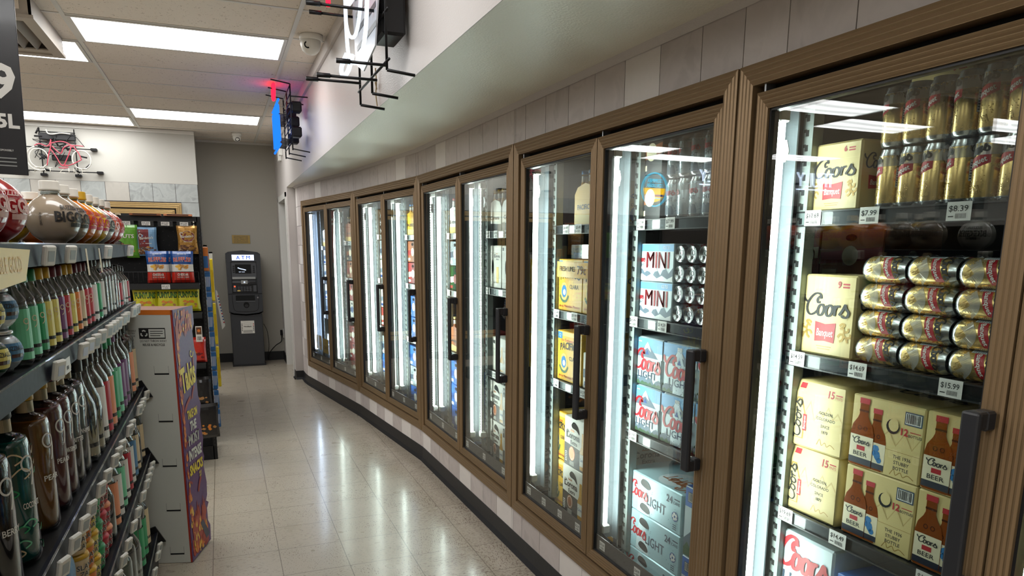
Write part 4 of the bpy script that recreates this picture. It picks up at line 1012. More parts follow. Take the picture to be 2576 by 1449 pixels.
def mk_lightbig():
    w, d, h = .21, .25, .262; m = boxbody(w, d, h, 'pale_sky', .006); f = FR(w, d, h); m.poly(f, [(w*.1, h*.30), (w*.9, h*.42), (w*.7, h*.52), (w*.45, h*.46)], 'mtn_snow', .0004); ridge(m, f, .004, w-.004, .004, h*.30, 5, 'mtn', 8, .0005, 'mtn_snow'); ridge(m, f, .004, w-.004, .004, h*.12, 9, 'fir', 14, .0008)
    m.script(f, -w*.02+.006, h*.60, h*.34, 'coors_red', w=w*.95, lift=.0014, heavy=.18); m.text(f, 'LIGHT', w*.5, h*.38, h*.15, 'mtn_dark', w=w*.7, bold=.01, lift=.0014)
    return m
SIMPLE = {
 'lightbig': (lambda: mk_lightbig().build('beer_carton')), 'pacslim': (lambda: mk_pacifico(.112, .25, .235).build('beer_carton')), 'darkslim': (lambda: mk_case('charcoal', 'case_brown', 'cream', w=.138).build('beer_carton')),
 'gold6': (lambda: mk_gold(.17, .172, .12, '6').build('beer_carton')), 'gold9': (lambda: mk_gold(.185, .215, .13, '9').build('beer_carton')),
 'gold15': (lambda: mk_gold15().build('beer_bag')), 'stubby': (lambda: mk_stubby12().build('beer_carton')), 'light24': (lambda: mk_light24().build('beer_carton')),
 'light15': (lambda: mk_light15(False).build('beer_bag')), 'light15b': (lambda: mk_light15(True).build('beer_bag')), 'mini': (lambda: mk_mini().build('beer_carton')),
 'bluebottle': (lambda: mk_bluebottle().build('beer_carton')), 'corona24': (lambda: mk_corona24().build('beer_carton')), 'corona12': (lambda: mk_corona12().build('beer_carton')),
 'coronacase': (lambda: mk_corona_case().build('beer_carton')), 'pacifico': (lambda: mk_pacifico().build('beer_carton')), 'pac12': (lambda: mk_pacifico(.2, .13, .16).build('beer_carton')), 'dark7': (lambda: mk_dark7().build('beer_carton')),
 'brown': (lambda: mk_case('case_brown', 'case_red', 'cream').build('beer_carton')), 'redcase': (lambda: mk_case('case_red', 'cream', 'white').build('beer_carton')),
 'bluecase': (lambda: mk_case('bud_blue', 'deep_blue', 'white').build('beer_carton')), 'whitecase': (lambda: mk_case('corona_white', 'mtn', 'deep_blue').build('beer_carton')),
 'darkcase': (lambda: mk_case('charcoal', 'case_brown', 'cream').build('beer_carton')), 'yellowcase': (lambda: mk_case('pac_yellow', 'cream', 'fir').build('beer_carton')),
 'silvercase': (lambda: mk_case('can_ice', 'mtn_dark', 'white').build('beer_carton')), 'greencase': (lambda: mk_case('green_glass', 'white', 'case_red').build('beer_carton')),
 'goldpack': (lambda: mk_pack('gold', .0300, .138, 3, 2, 'up', 1)), 'icepack': (lambda: mk_pack('ice', .0340, .134, 3, 2, 'up', 2)),
 'goldlie': (lambda: mk_pack('gold', .0330, .122, 3, 2, 'x', 3)), 'goldlie1': (lambda: mk_pack('gold', .0330, .122, 1, 2, 'x', 3)), 'icelie': (lambda: mk_pack('ice', .0330, .122, 3, 2, 'y', 4)), 'silverlie': (lambda: mk_pack('silver', .0330, .122, 3, 2, 'y', 5)),
 'corona6': (lambda: mk_sixbottle()), 'yellow6': (lambda: mk_sixbottle('beer_amber', 'pac_yellow', 'PACIFICO', 'blue_lbl')), 'white6': (lambda: mk_sixbottle('clear_body', 'whitecard', 'Extra', 'case_red')),
 'green6': (lambda: mk_sixbottle('green_glass', 'corona_white', 'Extra', 'case_red')), 'brown6': (lambda: mk_sixbottle('brown_glass', 'case_brown', 'Ale', 'gold')),
}
mat('whitecard', (224, 224, 220), 0.45)
def put(kind, k, s, z, label, cat='beer carton', group=None, d=.185, rz=0, depth=1, step=.28):
    """stand a product behind door k, its left side s metres along the shelf"""
    fi, a, b = DOORS[k]
    o = place(kind, SIMPLE[kind], FM(fi, a+s, d, z, rz), label, cat, group)
    return o
# ---- door nine: gold cans and cartons
ZA, ZB, ZC, Z0 = 1.600, 1.220, .765, .247
K = 8; dn = 'ninth door from doorway'
shelf(K, ZA, [(.06, '$10.69'), (.24, '$7.99'), (.47, '$8.39')], where='topmost')
shelf(K, ZB, [(.045, '$14.59'), (.25, '$14.69'), (.5, '$15.99')], where='second from the top')
shelf(K, ZC, [(.05, '$19.69'), (.24, '$14.49'), (.5, '$16.99')], where='third from the top')
put('gold6', K, .005, ZA, 'gold six-bottle carton at the hinge end of the top shelf, '+dn)
for j in range(2): put('gold6', K, .165, ZA+.173*j, 'gold carton behind the standing cans, %s of two, %s' % (['lower', 'upper'][j], dn), 'beer carton', 'gold cartons behind the cans', d=.335)
put('gold9', K, .015, ZB, 'tall gold nine-can carton beside the lying can packs, '+dn)
for j in range(2):
    for q in range(2):
        put('goldpack', K, .205+.183*q, ZA+.142*j, 'ringed six-pack of standing gold cans, %s of two, %s layer, %s' % (ORD[q], ['lower', 'upper'][j], dn), 'can pack', 'standing gold can packs', d=.19)
put('gold6', K, .580, ZA, 'gold six-bottle carton beyond the standing gold cans, '+dn, d=.175)
for j in range(4):
    put('goldlie', K, .205, ZB+.0665*j, 'ringed gold cans beside the gold carton, %s layer up, %s' % (ORD[j], dn), 'can pack', 'gold can packs lying sideways', d=.185)
    put('goldlie1', K, .600, ZB+.0665*j, 'ringed gold cans nearer the handle, %s layer up, %s' % (ORD[j], dn), 'can pack', 'gold can packs lying sideways', d=.185)
for j in range(4):
    for q in range(2): put('silverlie', K, -.0+.205*q, ZB+.001+.0670*j, 'dull silver cans deep inside, %s column, %s row up, %s' % (ORD[q], ORD[j], dn), 'can pack', 'silver cans at the back', d=.46)
for j in range(2): put('gold15', K, .010, ZC+.190*j, 'gold fifteen-pint bag, %s of two stacked, on the third shelf, %s' % (['lower', 'upper'][j], dn), 'beer bag', 'gold fifteen-pint bags')
for j in range(2):
    for q in range(2): put('stubby', K, .222+.210*q, ZC+.188*j, 'gold carton of stubby bottles, %s column, %s of two stacked, %s' % (ORD[q], ['lower', 'upper'][j], dn), 'beer carton', 'gold stubby bottle cartons')
put('gold9', K, .215, ZC+.15, 'gold carton standing behind the stubby bottle cartons, '+dn, d=.48)
for j in range(2): put('lightbig', K, .0, .163+.270*j, 'large pale carton with red script under the third shelf, %s, ninth door from doorway' % ['lower', 'upper'][j], 'beer carton', 'large pale cartons')
for q in range(2):
    for j in range(3): put('bluecase', K, .225+.26*q, .155+.165*j, 'blue can case on the cooler floor, %s column, %s, %s' % (ORD[q], ['lower', 'middle', 'upper'][j], dn), 'beer carton', 'blue cases below the gold cartons')
# door ten, only its edge shows
shelf(9, ZA, [(.2, '$8.39')], where='topmost'); shelf(9, ZB, [(.2, '$9.99')], where='second from the top'); shelf(9, ZC, [(.2, '$9.99')], where='third from the top')
for q in range(3):
    for (z, kn, lb) in ((ZA, 'gold6', 'top shelf'), (ZB, 'gold9', 'second shelf'), (ZC, 'gold9', 'third shelf')): put(kn, 9, .03+.21*q, z+.001, 'gold carton, %s along, %s, tenth door from doorway' % (ORD[q], lb), 'beer carton', 'gold cartons in the tenth door')
# ---- door eight: silver cans and blue cartons
K = 7; dn = 'eighth door from doorway'; ZC8 = .795
shelf(K, ZA+.005, [(.055, '$10.99'), (.24, '$7.99'), (.5, '$6.99')], where='topmost')
shelf(K, 1.242, [(.03, '$6.49'), (.22, '$14.59'), (.5, '$14.99')], where='second from the top')
shelf(K, ZC8, [(.055, '$19.69'), (.45, '$17.99')], where='third from the top')
for j in range(2): put(['darkslim', 'darkslim'][j], K, .0, ZA+.006+.161*j, 'narrow dark carton at the hinge end of the top shelf, %s, %s' % (['lower', 'upper'][j], dn), 'beer carton', 'narrow dark cartons')
for j in range(2):
    for q in range(2): put('icepack', K, .145+.207*q, ZA+.005+.138*j, 'six-pack of standing silver cans, %s of two, %s layer, %s' % (ORD[q], ['lower', 'upper'][j], dn), 'can pack', 'standing silver can packs')
for j in range(2): put('mini', K, .0, 1.242+.139*j, 'small pale carton with a big red word, %s of two stacked, %s' % (['lower', 'upper'][j], dn), 'beer carton', 'small cartons with the big red word')
for j in range(4):
    for q in range(2): put('icelie', K, .235+.205*q, 1.2425+.069*j, 'silver cans with their lids facing out, %s stack, %s layer up, %s' % (ORD[q], ORD[j], dn), 'can pack', 'silver can packs lid end out')
for q in range(2): put('mini', K, .0+.24*q, 1.242+.0, 'small pale carton deeper on the shelf, %s from the hinge side, %s' % (ORD[q], dn), 'beer carton', 'pale cartons deeper on the shelf', d=.46)
for q in range(3):
    for j in range(2): put('redcase' if q % 2 else 'brown', K, -.02+.255*q, 1.243+.162*j, 'reddish case deep inside, %s column, %s, %s' % (ORD[q], ['lower', 'upper'][j], dn), 'beer carton', 'reddish cases deep in the cooler', d=.60)
for j in range(2):
    for q in range(3): put(['light15', 'light15b', 'light15'][q], K, -.005+.203*q, ZC8+.188*j, 'pale blue fifteen-pack with red script, %s along, %s row, %s' % (ORD[q], ['lower', 'upper'][j], dn), 'beer bag', 'pale blue fifteen-packs')
for j in range(3): put('light24', K, -.02, .153+.160*j, 'long ice-blue case with red script, %s of the stack, %s' % (['lowest', 'middle', 'top'][j], dn), 'beer carton', 'ice-blue cases')
put('dark7', K, -.01, ZC8-.165, 'dark case marked seven ounces behind the ice-blue cases, '+dn, d=.455)
for j in range(3): put('darkcase', K, -.01, .153+.159*j, 'dark case behind the ice-blue cases, %s of three, %s' % (['lowest', 'middle', 'top'][j], dn), 'beer carton', 'dark cases low down', d=.455)
for j in range(2): put('bluebottle', K, .372, .153+.262*j-.0, 'blue carton with a brown bottle picture, %s of two, beside the ice-blue cases' % ['lower', 'upper'][j], 'beer carton', 'blue bottle cartons')
# ---- door seven: yellow cartons, limes, white and dark cartons
K = 6; dn = 'seventh door from doorway'
shelf(K, Z0-.003, where='lowest')
shelf(K, 1.600, [(.14, '$4.49'), (.26, '$5.49'), (.4, '$6.49')], where='topmost'); shelf(K, 1.215, [(.06, '$3.49'), (.24, '$9.99')], where='second from the top'); shelf(K, .885, [(.07, '$11.99'), (.34, '$12.99')], where='third from the top')
put('yellow6', K, .17, 1.600, 'yellow bottle carrier in front of the yellow cartons, '+dn, 'bottle carrier'); put('pac12', K, .10, 1.600, 'yellow carton on the top shelf, '+dn, d=.34); put('pac12', K, .37, 1.60, 'yellow carton near the handle on the top shelf, '+dn); put('corona12', K, .48, 1.600, 'white carton at the handle end of the top shelf, '+dn, d=.3)
o = place('limebin', mk_limes, FM(3, .067+.12, .20, 1.455), 'clear tray of limes on the yellow cartons, '+dn, 'tray')
rr = random.Random(7); pr = None
for q in range(14):
    i, j = q % 7, q//7
    M = FM(3, .067+.12+.045+.042*i, .20+.05+.05*j, 1.4585) 
    place('lime', mk_lime, M @ RZ(rr.uniform(0, 3)), 'green lime in the clear tray above the lime price sign', 'lime', 'limes in the clear tray')
m = mk_sign(.30, .07, [('FRESH LIMES', .34, .40, .30, .5), ('79c', .78, .25, .52, .26)]); o = m.build('price_sign', None, FM(3, .067+.07, .155, 1.37)); tag(o, 'yellow sign reading fresh limes below the green limes', 'sign')
for q in range(2): put('pacifico', K, .02+.243*q, 1.215, 'yellow carton on the second shelf, %s from the hinge side, %s' % (ORD[q], dn), 'beer carton', 'yellow cartons on the second shelf')
put('pacifico', K, .03, .885, 'yellow carton on the third shelf beside the pale one, '+dn); put('whitecase', K, .285, .885, 'pale carton beside the yellow one on the third shelf, '+dn)
for j in range(2):
    put('pacslim', K, -.006, Z0+.24*j, 'narrow yellow carton beside the white and dark ones, %s of two, %s' % (['lower', 'upper'][j], dn), 'beer carton', 'yellow cartons low down', d=.20)
    put('corona24', K, .11+.01*j, Z0+.24*j, 'white and dark bottle carton, %s of two stacked, %s' % (['lower', 'upper'][j], dn), 'beer carton', 'white and dark cartons in door seven', d=.185)
    put('corona24', K, .36, Z0+.24*j, 'white and dark bottle carton by the handle side, %s of two, %s' % (['lower', 'upper'][j], dn), 'beer carton', 'white and dark cartons in door seven', d=.20)
# ---- door six
K = 5; dn = 'sixth door from doorway'
shelf(K, Z0-.003, where='lowest')
shelf(K, 1.59, [(.05, '$9.99'), (.17, '$9.99'), (.33, '$9.99')], where='topmost'); shelf(K, 1.27, [(.05, '$16.99'), (.3, '$16.99')], where='second from the top'); shelf(K, .79, [(.15, '$18.99'), (.3, '$18.99')], where='third from the top')
for q in range(3): put('corona6', K, .0+.2*q, 1.59, 'white carrier of pale bottles, %s from the hinge side, %s' % (ORD[q], dn), 'bottle carrier', 'white bottle carriers on the top shelf')
for q in range(3): put('corona12', K, -.005+.205*q, 1.272, 'white twelve-pack carton, %s from the hinge side, %s' % (ORD[q], dn), 'beer carton', 'white twelve-packs')
for j in range(2):
    for q in range(2): put('silverlie', K, .02+.205*q, 1.03+.068*j, 'silver cans above the white cases, %s column, %s row, %s' % (ORD[q], ['lower', 'upper'][j], dn), 'can pack', 'silver cans above the white cases', d=.32)
for j in range(1):
    for q in range(2): put('coronacase', K, .06+.225*q, .79, 'white case with a bottle picture, %s from the hinge side, %s' % (ORD[q], dn), 'beer carton', 'white cases on the third shelf')
for q in range(2): put('darkcase', K, .02+.255*q, .86, 'dark case carrying the silver cans, %s along, %s' % (ORD[q], dn), 'beer carton', 'dark cases under the silver cans', d=.47)
for j in range(2):
    for q in range(2): put('corona24', K, .02+.245*q, Z0+.24*j-.0, 'white and dark carton on the cooler floor, %s column, %s, %s' % (ORD[q], ['lower', 'upper'][j], dn), 'beer carton', 'white and dark cartons in door six')
# ---- the five far doors
KD = {'white6': 'white carrier of clear bottles', 'yellow6': 'yellow carrier of beer bottles', 'brown6': 'brown carrier of brown bottles', 'green6': 'white carrier of green bottles', 'greencase': 'green case with white band', 'silvercase': 'silver case with dark band',
      'bluecase': 'blue case with white dot', 'redcase': 'red case with cream band', 'brown': 'brown case with red band', 'darkcase': 'charcoal case with brown band', 'whitecase': 'white case with grey band', 'silverlie': 'ringed silver cans lying down'}
KC = {k: ('can pack' if k == 'silverlie' else 'bottle carrier' if k.endswith('6') else 'beer carton') for k in KD}
def far_door(K, rows, word):
    shelf(K, Z0-.003, where='lowest')
    for r_, (z, knd, n, wd, nz, hz, desc, cat) in enumerate(rows):
        if z > .4: shelf(K, z, [(.06, '$9.99'), (.28, '$12.99')], where=['topmost', 'second from the top', 'third from the top', 'fourth from the top'][r_])
        for j in range(nz):
            for q in range(n):
                kk = knd[(q+j) % len(knd)]
                pos = ('%s along' % ORD[q])+(', %s row' % (['lower', 'upper'] if nz == 2 else ['lower', 'middle', 'upper'])[j] if nz > 1 else '')
                wh = 'lowest shelf' if z < .4 else ['top shelf', 'second shelf', 'third shelf'][r_]
                put(kk, K, .005+wd*q, z+hz*j, '%s, %s, %s, %s door from doorway' % (KD[kk], pos, wh, word), KC[kk], '%ss, %s, %s door' % (KD[kk], wh, word))
far_door(4, [(1.59, ['white6'], 3, .2, 1, 0, 'white carrier of clear bottles', 'bottle carrier'), (1.215, ['greencase', 'silvercase'], 2, .26, 2, .165, 'green or silver case on the second shelf', 'beer carton'),
             (.80, ['brown6', 'redcase'], 2, .24, 1, 0, 'brown bottles and red case on the third shelf', 'bottle carrier'), (Z0, ['bluecase'], 2, .26, 3, .163, 'blue case on the cooler floor', 'beer carton')], 'fifth')
far_door(3, [(1.59, ['yellow6', 'white6'], 3, .2, 1, 0, 'yellow or white bottle carrier on the top shelf', 'bottle carrier'), (1.22, ['redcase', 'brown'], 2, .26, 2, .165, 'red or brown case on the second shelf', 'beer carton'),
             (.80, ['bluecase'], 2, .26, 2, .165, 'blue case on the third shelf', 'beer carton'), (Z0, ['bluecase', 'silvercase'], 2, .26, 3, .163, 'blue or silver case on the cooler floor', 'beer carton')], 'fourth')
far_door(2, [(1.60, ['silverlie'], 3, .205, 3, .068, 'silver cans lid end out', 'can pack'), (1.23, ['whitecase', 'silvercase'], 2, .26, 2, .165, 'white or silver case on the second shelf', 'beer carton'),
             (.82, ['redcase', 'whitecase'], 2, .26, 2, .165, 'red or white case on the third shelf', 'beer carton'), (Z0, ['silvercase', 'bluecase'], 2, .26, 3, .163, 'silver or blue case on the cooler floor', 'beer carton')], 'third')
far_door(1, [(1.55, ['brown6', 'green6'], 3, .2, 1, 0, 'brown or green bottle carrier on the top shelf', 'bottle carrier'), (1.20, ['brown', 'darkcase'], 2, .26, 2, .165, 'brown or dark case on the second shelf', 'beer carton'),
             (.82, ['whitecase', 'redcase'], 2, .26, 2, .165, 'white or red case on the third shelf', 'beer carton'), (Z0, ['redcase'], 2, .26, 3, .163, 'red case on the cooler floor', 'beer carton')], 'second')
far_door(0, [(1.5, ['white6'], 3, .2, 1, 0, 'white bottle carrier on the top shelf', 'bottle carrier'), (1.15, ['whitecase'], 2, .26, 2, .165, 'white case on the second shelf', 'beer carton'),
             (.78, ['silvercase', 'whitecase'], 2, .26, 2, .165, 'silver or white case on the third shelf', 'beer carton'), (Z0, ['whitecase'], 2, .26, 2, .163, 'white case on the cooler floor', 'beer carton')], 'first')
# fan guard at the back of the top shelf
m = MB()
for q in range(9): m.tube([((.018+.011*q)*math.cos(2*PI*k/24), 0, (.018+.011*q)*math.sin(2*PI*k/24)) for k in range(24)], .0014, 'steel', 5, True)
for q in range(4): a = PI*q/4; m.tube([(.11*math.cos(a), .003, .11*math.sin(a)), (-.11*math.cos(a), .003, -.11*math.sin(a))], .002, 'steel', 5)
m.box(-.13, .02, -.12, .13, .05, .12, 'cooler_dark'); o = m.build('fan_guard', None, FM(4, .12, .62, 1.885)); tag(o, 'round wire fan guard in the dark top corner behind cooler door nine', 'fan guard')
# orange cards taped inside the first door
for q, (s, z, tx) in enumerate(((.06, .40, 'BOTTLES'), (.29, .385, 'CANS'))):
    m = MB(); m.box(0, 0, 0, .19, .001, .15, 'pac_yellow'); f = FR(.19, 0, .15)
    m.text(f, tx, .095, .04, .035, 'ink', w=.13, bold=.01); m.text(f, '$1.99', .095, .10, .016, 'ink')
    o = m.build('price_card', None, FM(0, DOORS[0][1]+.05+s, .045, z+.03)); tag(o, 'orange card reading %s taped low on the door beside the doorway' % tx.lower(), 'sign', 'orange cards')
# red decal strip inside the second door
m = MB(); m.prism([(0, 1.35), (.02, 1.35), (.09, 1.83), (0, 1.83)], 0, .001, 'case_red'); f = FR(0, 0, 0)
m.rect(f, .01, 1.74, .07, 1.76, 'white'); m.rect(f, .01, 1.70, .07, 1.72, 'white'); o = m.build('door_decal', None, FM(0, DOORS[1][1]+.055, .034, 0)); tag(o, 'dark red sticker along the edge of the second cooler door', 'sticker')
# ================================================================== liquor shelving on the left
GX, GY0, GY1 = -.230, -2.55, .325
def GM(y, z, back=0.0, rz=0): 
    M = basis((0, 1, 0), (-1, 0, 0), (0, 0, 1), (GX-.008-back, y, z)); return M @ RZ(rz) if rz else M
mat('rail_black', (20, 23, 34), .5, spec=.12); mat('esl_white', (222, 220, 212), 0.45); mat('esl_screen', (150, 156, 158), 0.3); mat('esl_screen_lit', (204, 214, 232), 0.3)
mat('cap_green', (24, 128, 74), 0.35); mat('cap_yellow', (196, 152, 24), 0.35); mat('cap_maroon', (96, 24, 40), 0.35); mat('cap_black', (20, 20, 22), 0.3); mat('cap_cork', (190, 170, 130), 0.6)
clear_mat('bottle_clear', (214, 222, 220), tr=.93, ior=1.8, rough=.02, milk=.035, milkcol=(225, 228, 225)); clear_mat('bottle_plain', (225, 230, 230), tr=.93, ior=1.5, rough=.02); clear_mat('bottle_pet', (232, 236, 236), tr=.92, ior=1.6, rough=.04)
mat('liq_dark', (26, 20, 18), 0.08, coat=.5); mat('liq_teal', (14, 92, 84), 0.12, coat=.5); mat('liq_amber', (140, 92, 42), 0.1, coat=.5); mat('liq_smoke', (70, 62, 60), 0.1, coat=.6); mat('liq_pink', (112, 62, 62), 0.1, coat=.6); mat('liq_grey', (92, 96, 98), 0.1, coat=.6); mat('liq_green', (34, 70, 44), 0.1, coat=.6)
mat('lab_cream', (216, 196, 158), 0.5); mat('lab_mint', (110, 196, 150), 0.45); mat('lab_green', (34, 150, 92), 0.45); mat('lab_yellow', (220, 206, 104), 0.45); mat('lab_purple', (112, 62, 112), 0.45); mat('lab_red', (176, 32, 48), 0.45); mat('lab_orange', (214, 120, 40), 0.45); mat('lab_white', (218, 216, 208), 0.5); mat('lab_peach', (226, 146, 104), 0.5); mat('lab_blue', (70, 120, 160), .45)
g = empty('gondola_shelving', Matrix.Identity(4), 'long black liquor shelving along the aisle with five stocked shelves', 'shelving')
m = MB(); m.box(-.66, GY0, 0, -.64, GY1, 1.62, 'black_metal'); reg(g, m.build('back_panel', g))
m = MB(); m.box(-.64, GY0, 0, GX-.01, GY1, .14, 'black_metal'); reg(g, m.build('base_deck', g))
for y in (GY0, -1.3, GY1-.02): m = MB(); m.box(-.665, y, 0, -.635, y+.02, 1.66, 'black_metal'); reg(g, m.build('upright', g))
SHELVES = [(1.500, .020), (1.255, .0), (.868, .0), (.552, .0), (.165, .0)]
TAGS = [[-1.42, -1.17, -.52, .13], [-1.45, -1.14, -1.04, -.94, -.82, -.68, -.60, -.53, -.43, -.29, -.2, .04, .12, .2],
        [-1.75, -1.62, -1.49, -1.37, -1.26, -1.10, -.98, -.82, -.73, -.64, -.42, -.34, -.07, .0, .08, .24],
        [-1.6, -1.4, -.98, -.85, -.72, -.55, -.41, -.22, -.07, .02, .11, .2], [-.4, -.22, -.08, .10, .2]]
for q, (z, _) in enumerate(SHELVES):
    m = MB(); m.box(-.64, GY0, z-.022, GX-.012, GY1, z-.002, 'black_metal'); sh = m.build('shelf', g); reg(g, sh)
    m = MB(); m.box(GX-.012, GY0, z-.045, GX-.004, GY1, z+.002, 'rail_black')
    m.box(GX-.002, GY0, z+.001, GX+.001, GY1, z+.004, 'clear_plastic'); rl = m.build('price_rail', sh); reg(sh, rl)
    for y in TAGS[q]:
        m = MB(); M = T(GX+.008, y, z-.024) @ RZ(-.36) @ RY(.2)
        m.bbox(0, -.019, -.020, .011, .019, .024, 'esl_white', .003, 1, M); mp = lambda a, b, l=0, M=M: M @ Vector((.0112+l, a, b))
        m.rect(mp, -.011, -.010, .011, .013, 'esl_screen_lit' if (q == 1 and y < -1) else 'esl_screen', .0004); t_ = m.build('shelf_label', sh); reg(sh, t_)
    if q in (2, 3, 4): m = MB(); m.prism([(0, -.05), (.04, -.05), (.0, .03), (-.04, .02)], 0, .01, 'black_metal', T(GX-.01, GY1+.001, z)); reg(sh, m.build('end_bracket', sh))
for y, tx in ((-.90, 'a'), (-.66, 'b')):
    m = MB(); m.prism([(-.012, .0), (.012, .0), (.03, -.075), (.006, -.075)], -.001, .0, 'lab_cream', basis((0, 1, 0), (-1, 0, 0), (0, 0, 1), (GX+.006, y, 1.49))); reg(g, m.build('shelf_talker', g))
m = MB(); M = basis((0, 1, 0), (-1, 0, 0), (0, 0, 1), (GX+.008, -1.92, 1.42)); m.prism([(0, 0), (.30, .012), (.36, .07), (0, .078)], -.001, .0, 'pac_pale', M); m.text(lambda a, b, l=0: M @ Vector((a, -.001-l, b)), 'DOUBLE GOLD', .17, .03, .028, 'pac_yellow', w=.22); reg(g, m.build('shelf_banner', g))
m = MB(); M = basis((0, 1, 0), (-1, 0, 0), (0, 0, 1), (GX+.006, -1.75, 1.205)); 
for q in range(2): m.rect(lambda a, b, l=0: M @ Vector((a, -.001-l, b)), .30+.09*q, 0, .37+.09*q, .035, 'lab_white', .001); barcode(m, lambda a, b, l=0: M @ Vector((a, -.001-l, b)), .32+.09*q, .006, .03, .012, frame=False)
reg(g, m.build('paper_labels', g))

# big ball bottles on top
def mk_ball(col, ink, word2='BIGGIES'):
    t = empty('ball_bottle'); R = .068; m = MB()
    prof = [(.028, 0.0)]+[(R*math.sin(a), R*.98-R*math.cos(a)) for a in [math.radians(x) for x in range(26, 160, 9)]]
    m.lathe(prof+[(.0215, .136)], col, 32)
    m.lathe([(.0215, .134), (.0225, .139), (.0215, .147), (.0205, .149)], 'bottle_pet', 24, caps=False); body = m
    m = MB(); m.lathe([(.026, .146), (.0262, .150), (.025, .152), (.025, .170), (.0235, .173), (.0001, .173)], 'cap_' + ('yellow' if col == 'ball_orange2' else 'clearish'), 20); m.lathe([(.0225, .136), (.0235, .142), (.0225, .146)], 'bottle_pet', 20, caps=False); c = m.build('cap', t)
    m = body; rr = R+.0016
    def sp(x, z, l=0.0): 
        a = -PI/2-.42+x/rr; v = z/rr; k = rr+l+.0006; return Vector((k*math.cos(v)*math.cos(a), k*math.cos(v)*math.sin(a), R*.98+k*math.sin(v)))
    m.text(sp, 'BUZZBALLZ', .0, .028, .013, ink, w=.088, bold=.02, lift=.0004); m.text(sp, word2, .0, -.006, .028, ink, w=.125, bold=.035, lift=.0004); m.rect(sp, -.022, -.020, .022, -.009, ink, .0004, 4, 1)
    m.text(lambda x, z, l=0: sp(z-.10, -x, l), 'WOMEN OWNED', .0, .0, .006, ink, w=.035, bold=.01)
    reg(t, m.build('body', t), c); return t
mat('ball_grey', (158, 142, 122), .18, coat=.6); mat('ball_orange', (226, 122, 20), .18, coat=.6); mat('ball_orange2', (232, 150, 24), .18, coat=.6); mat('ball_yellow', (230, 186, 30), .18, coat=.6); mat('ball_white', (206, 206, 196), .18, coat=.6); mat('ball_red', (178, 22, 34), .16, coat=.6); mat('ball_redor', (214, 84, 40), .18, coat=.6)
mat('cap_clearish', (222, 216, 204), .35); mat('print_white', (232, 196, 190), .5)
for q, (y, col, ink, nm) in enumerate([(-1.75, 'ball_red', 'print_white', 'red, at the picture edge'), (-1.60, 'ball_red', 'print_white', 'red, second of the reds'), (-1.455, 'ball_red', 'print_white', 'red, next to the gap'),
        (-.83, 'ball_grey', 'beer_black', 'grey, nearest one after the gap'), (-.685, 'ball_grey', 'beer_black', 'grey, behind another grey one'), (-.535, 'ball_orange', 'coors_red', 'orange, just behind the greys'),
        (-.39, 'ball_orange2', 'coors_red', 'orange with a yellow cap'), (-.245, 'ball_yellow', 'coors_red', 'yellow'), (-.10, 'ball_white', 'beer_black', 'milky white'), (.045, 'ball_redor', 'print_white', 'red-orange'), (.20, 'ball_redor', 'coors_red', 'red-orange, last by the snack rack')]):
    place('ball'+col+ink, lambda c=col, i=ink: mk_ball(c, i), GM(y, 1.503, .070), 'big round bottle with %s drink on the top shelf' % nm if False else 'big round drink bottle on the top shelf, '+nm, 'bottle')
for q, (y, col) in enumerate([(-.95, 'ball_white'), (-.66, 'ball_yellow'), (-.30, 'ball_orange')]): place('ball'+col+'beer_black', lambda c=col: mk_ball(c, 'beer_black'), GM(y, 1.503, .225), 'big round drink bottle in the second row of the top shelf, %s along' % ORD[q], 'bottle')
# small round drinks
def mk_smallball(col, lab, word):
    t = empty('ball_drink'); m = MB(); R = .040
    m.lathe([(.020, 0)]+[(R*math.sin(a), R*.95-R*math.cos(a)) for a in [math.radians(x) for x in range(32, 150, 11)]], col, 22); b = m.build('body', t)
    m = MB(); m.lathe([(.022, .070), (.027, .073), (.027, .078), (.022, .080), (.0001, .080)], 'can_silver', 18); c = m.build('lid', t)
    m = MB(); 
    def sp(x, z, l=0): a = -2.3+x/R; v = z/R; k = R+l+.0005; return Vector((k*math.cos(v)*math.cos(a), k*math.cos(v)*math.sin(a), R*.95+k*math.sin(v)))
    m.rect(sp, -.034, -.018, .034, .018, lab, .0003, 8, 3); m.text(sp, 'BUZZBALLZ', .008, .004, .008, 'beer_black', w=.045, bold=.02, lift=.0008); m.rect(sp, -.004, -.010, .024, -.003, 'brown_dark', .0007, 3)
    m.stroke(sp, [(-.026, .008), (-.024, -.004), (-.014, -.012)], .007, 'cap_yellow' if lab == 'lab_yellow' else 'lab_red', .0007)
    reg(t, b, c, m.build('sleeve', t)); return t
for y in (-1.79, -1.70, -1.605):
    for j in range(2):
        nm = 'yellow' if y < -1.65 else 'blue'
        place('sb'+nm, lambda n=nm: mk_smallball('liq_green' if n == 'yellow' else 'can_ice', 'lab_yellow' if n == 'yellow' else 'lab_blue', ''), GM(y, 1.258+.081*j, .045), 'small round %s drink beside the green-capped bottles, %s one, %s' % (nm, ['lower', 'upper'][j], 'at the picture edge' if y < -1.75 else 'second stack' if y < -1.65 else 'third stack'), 'bottle', 'small round drinks')
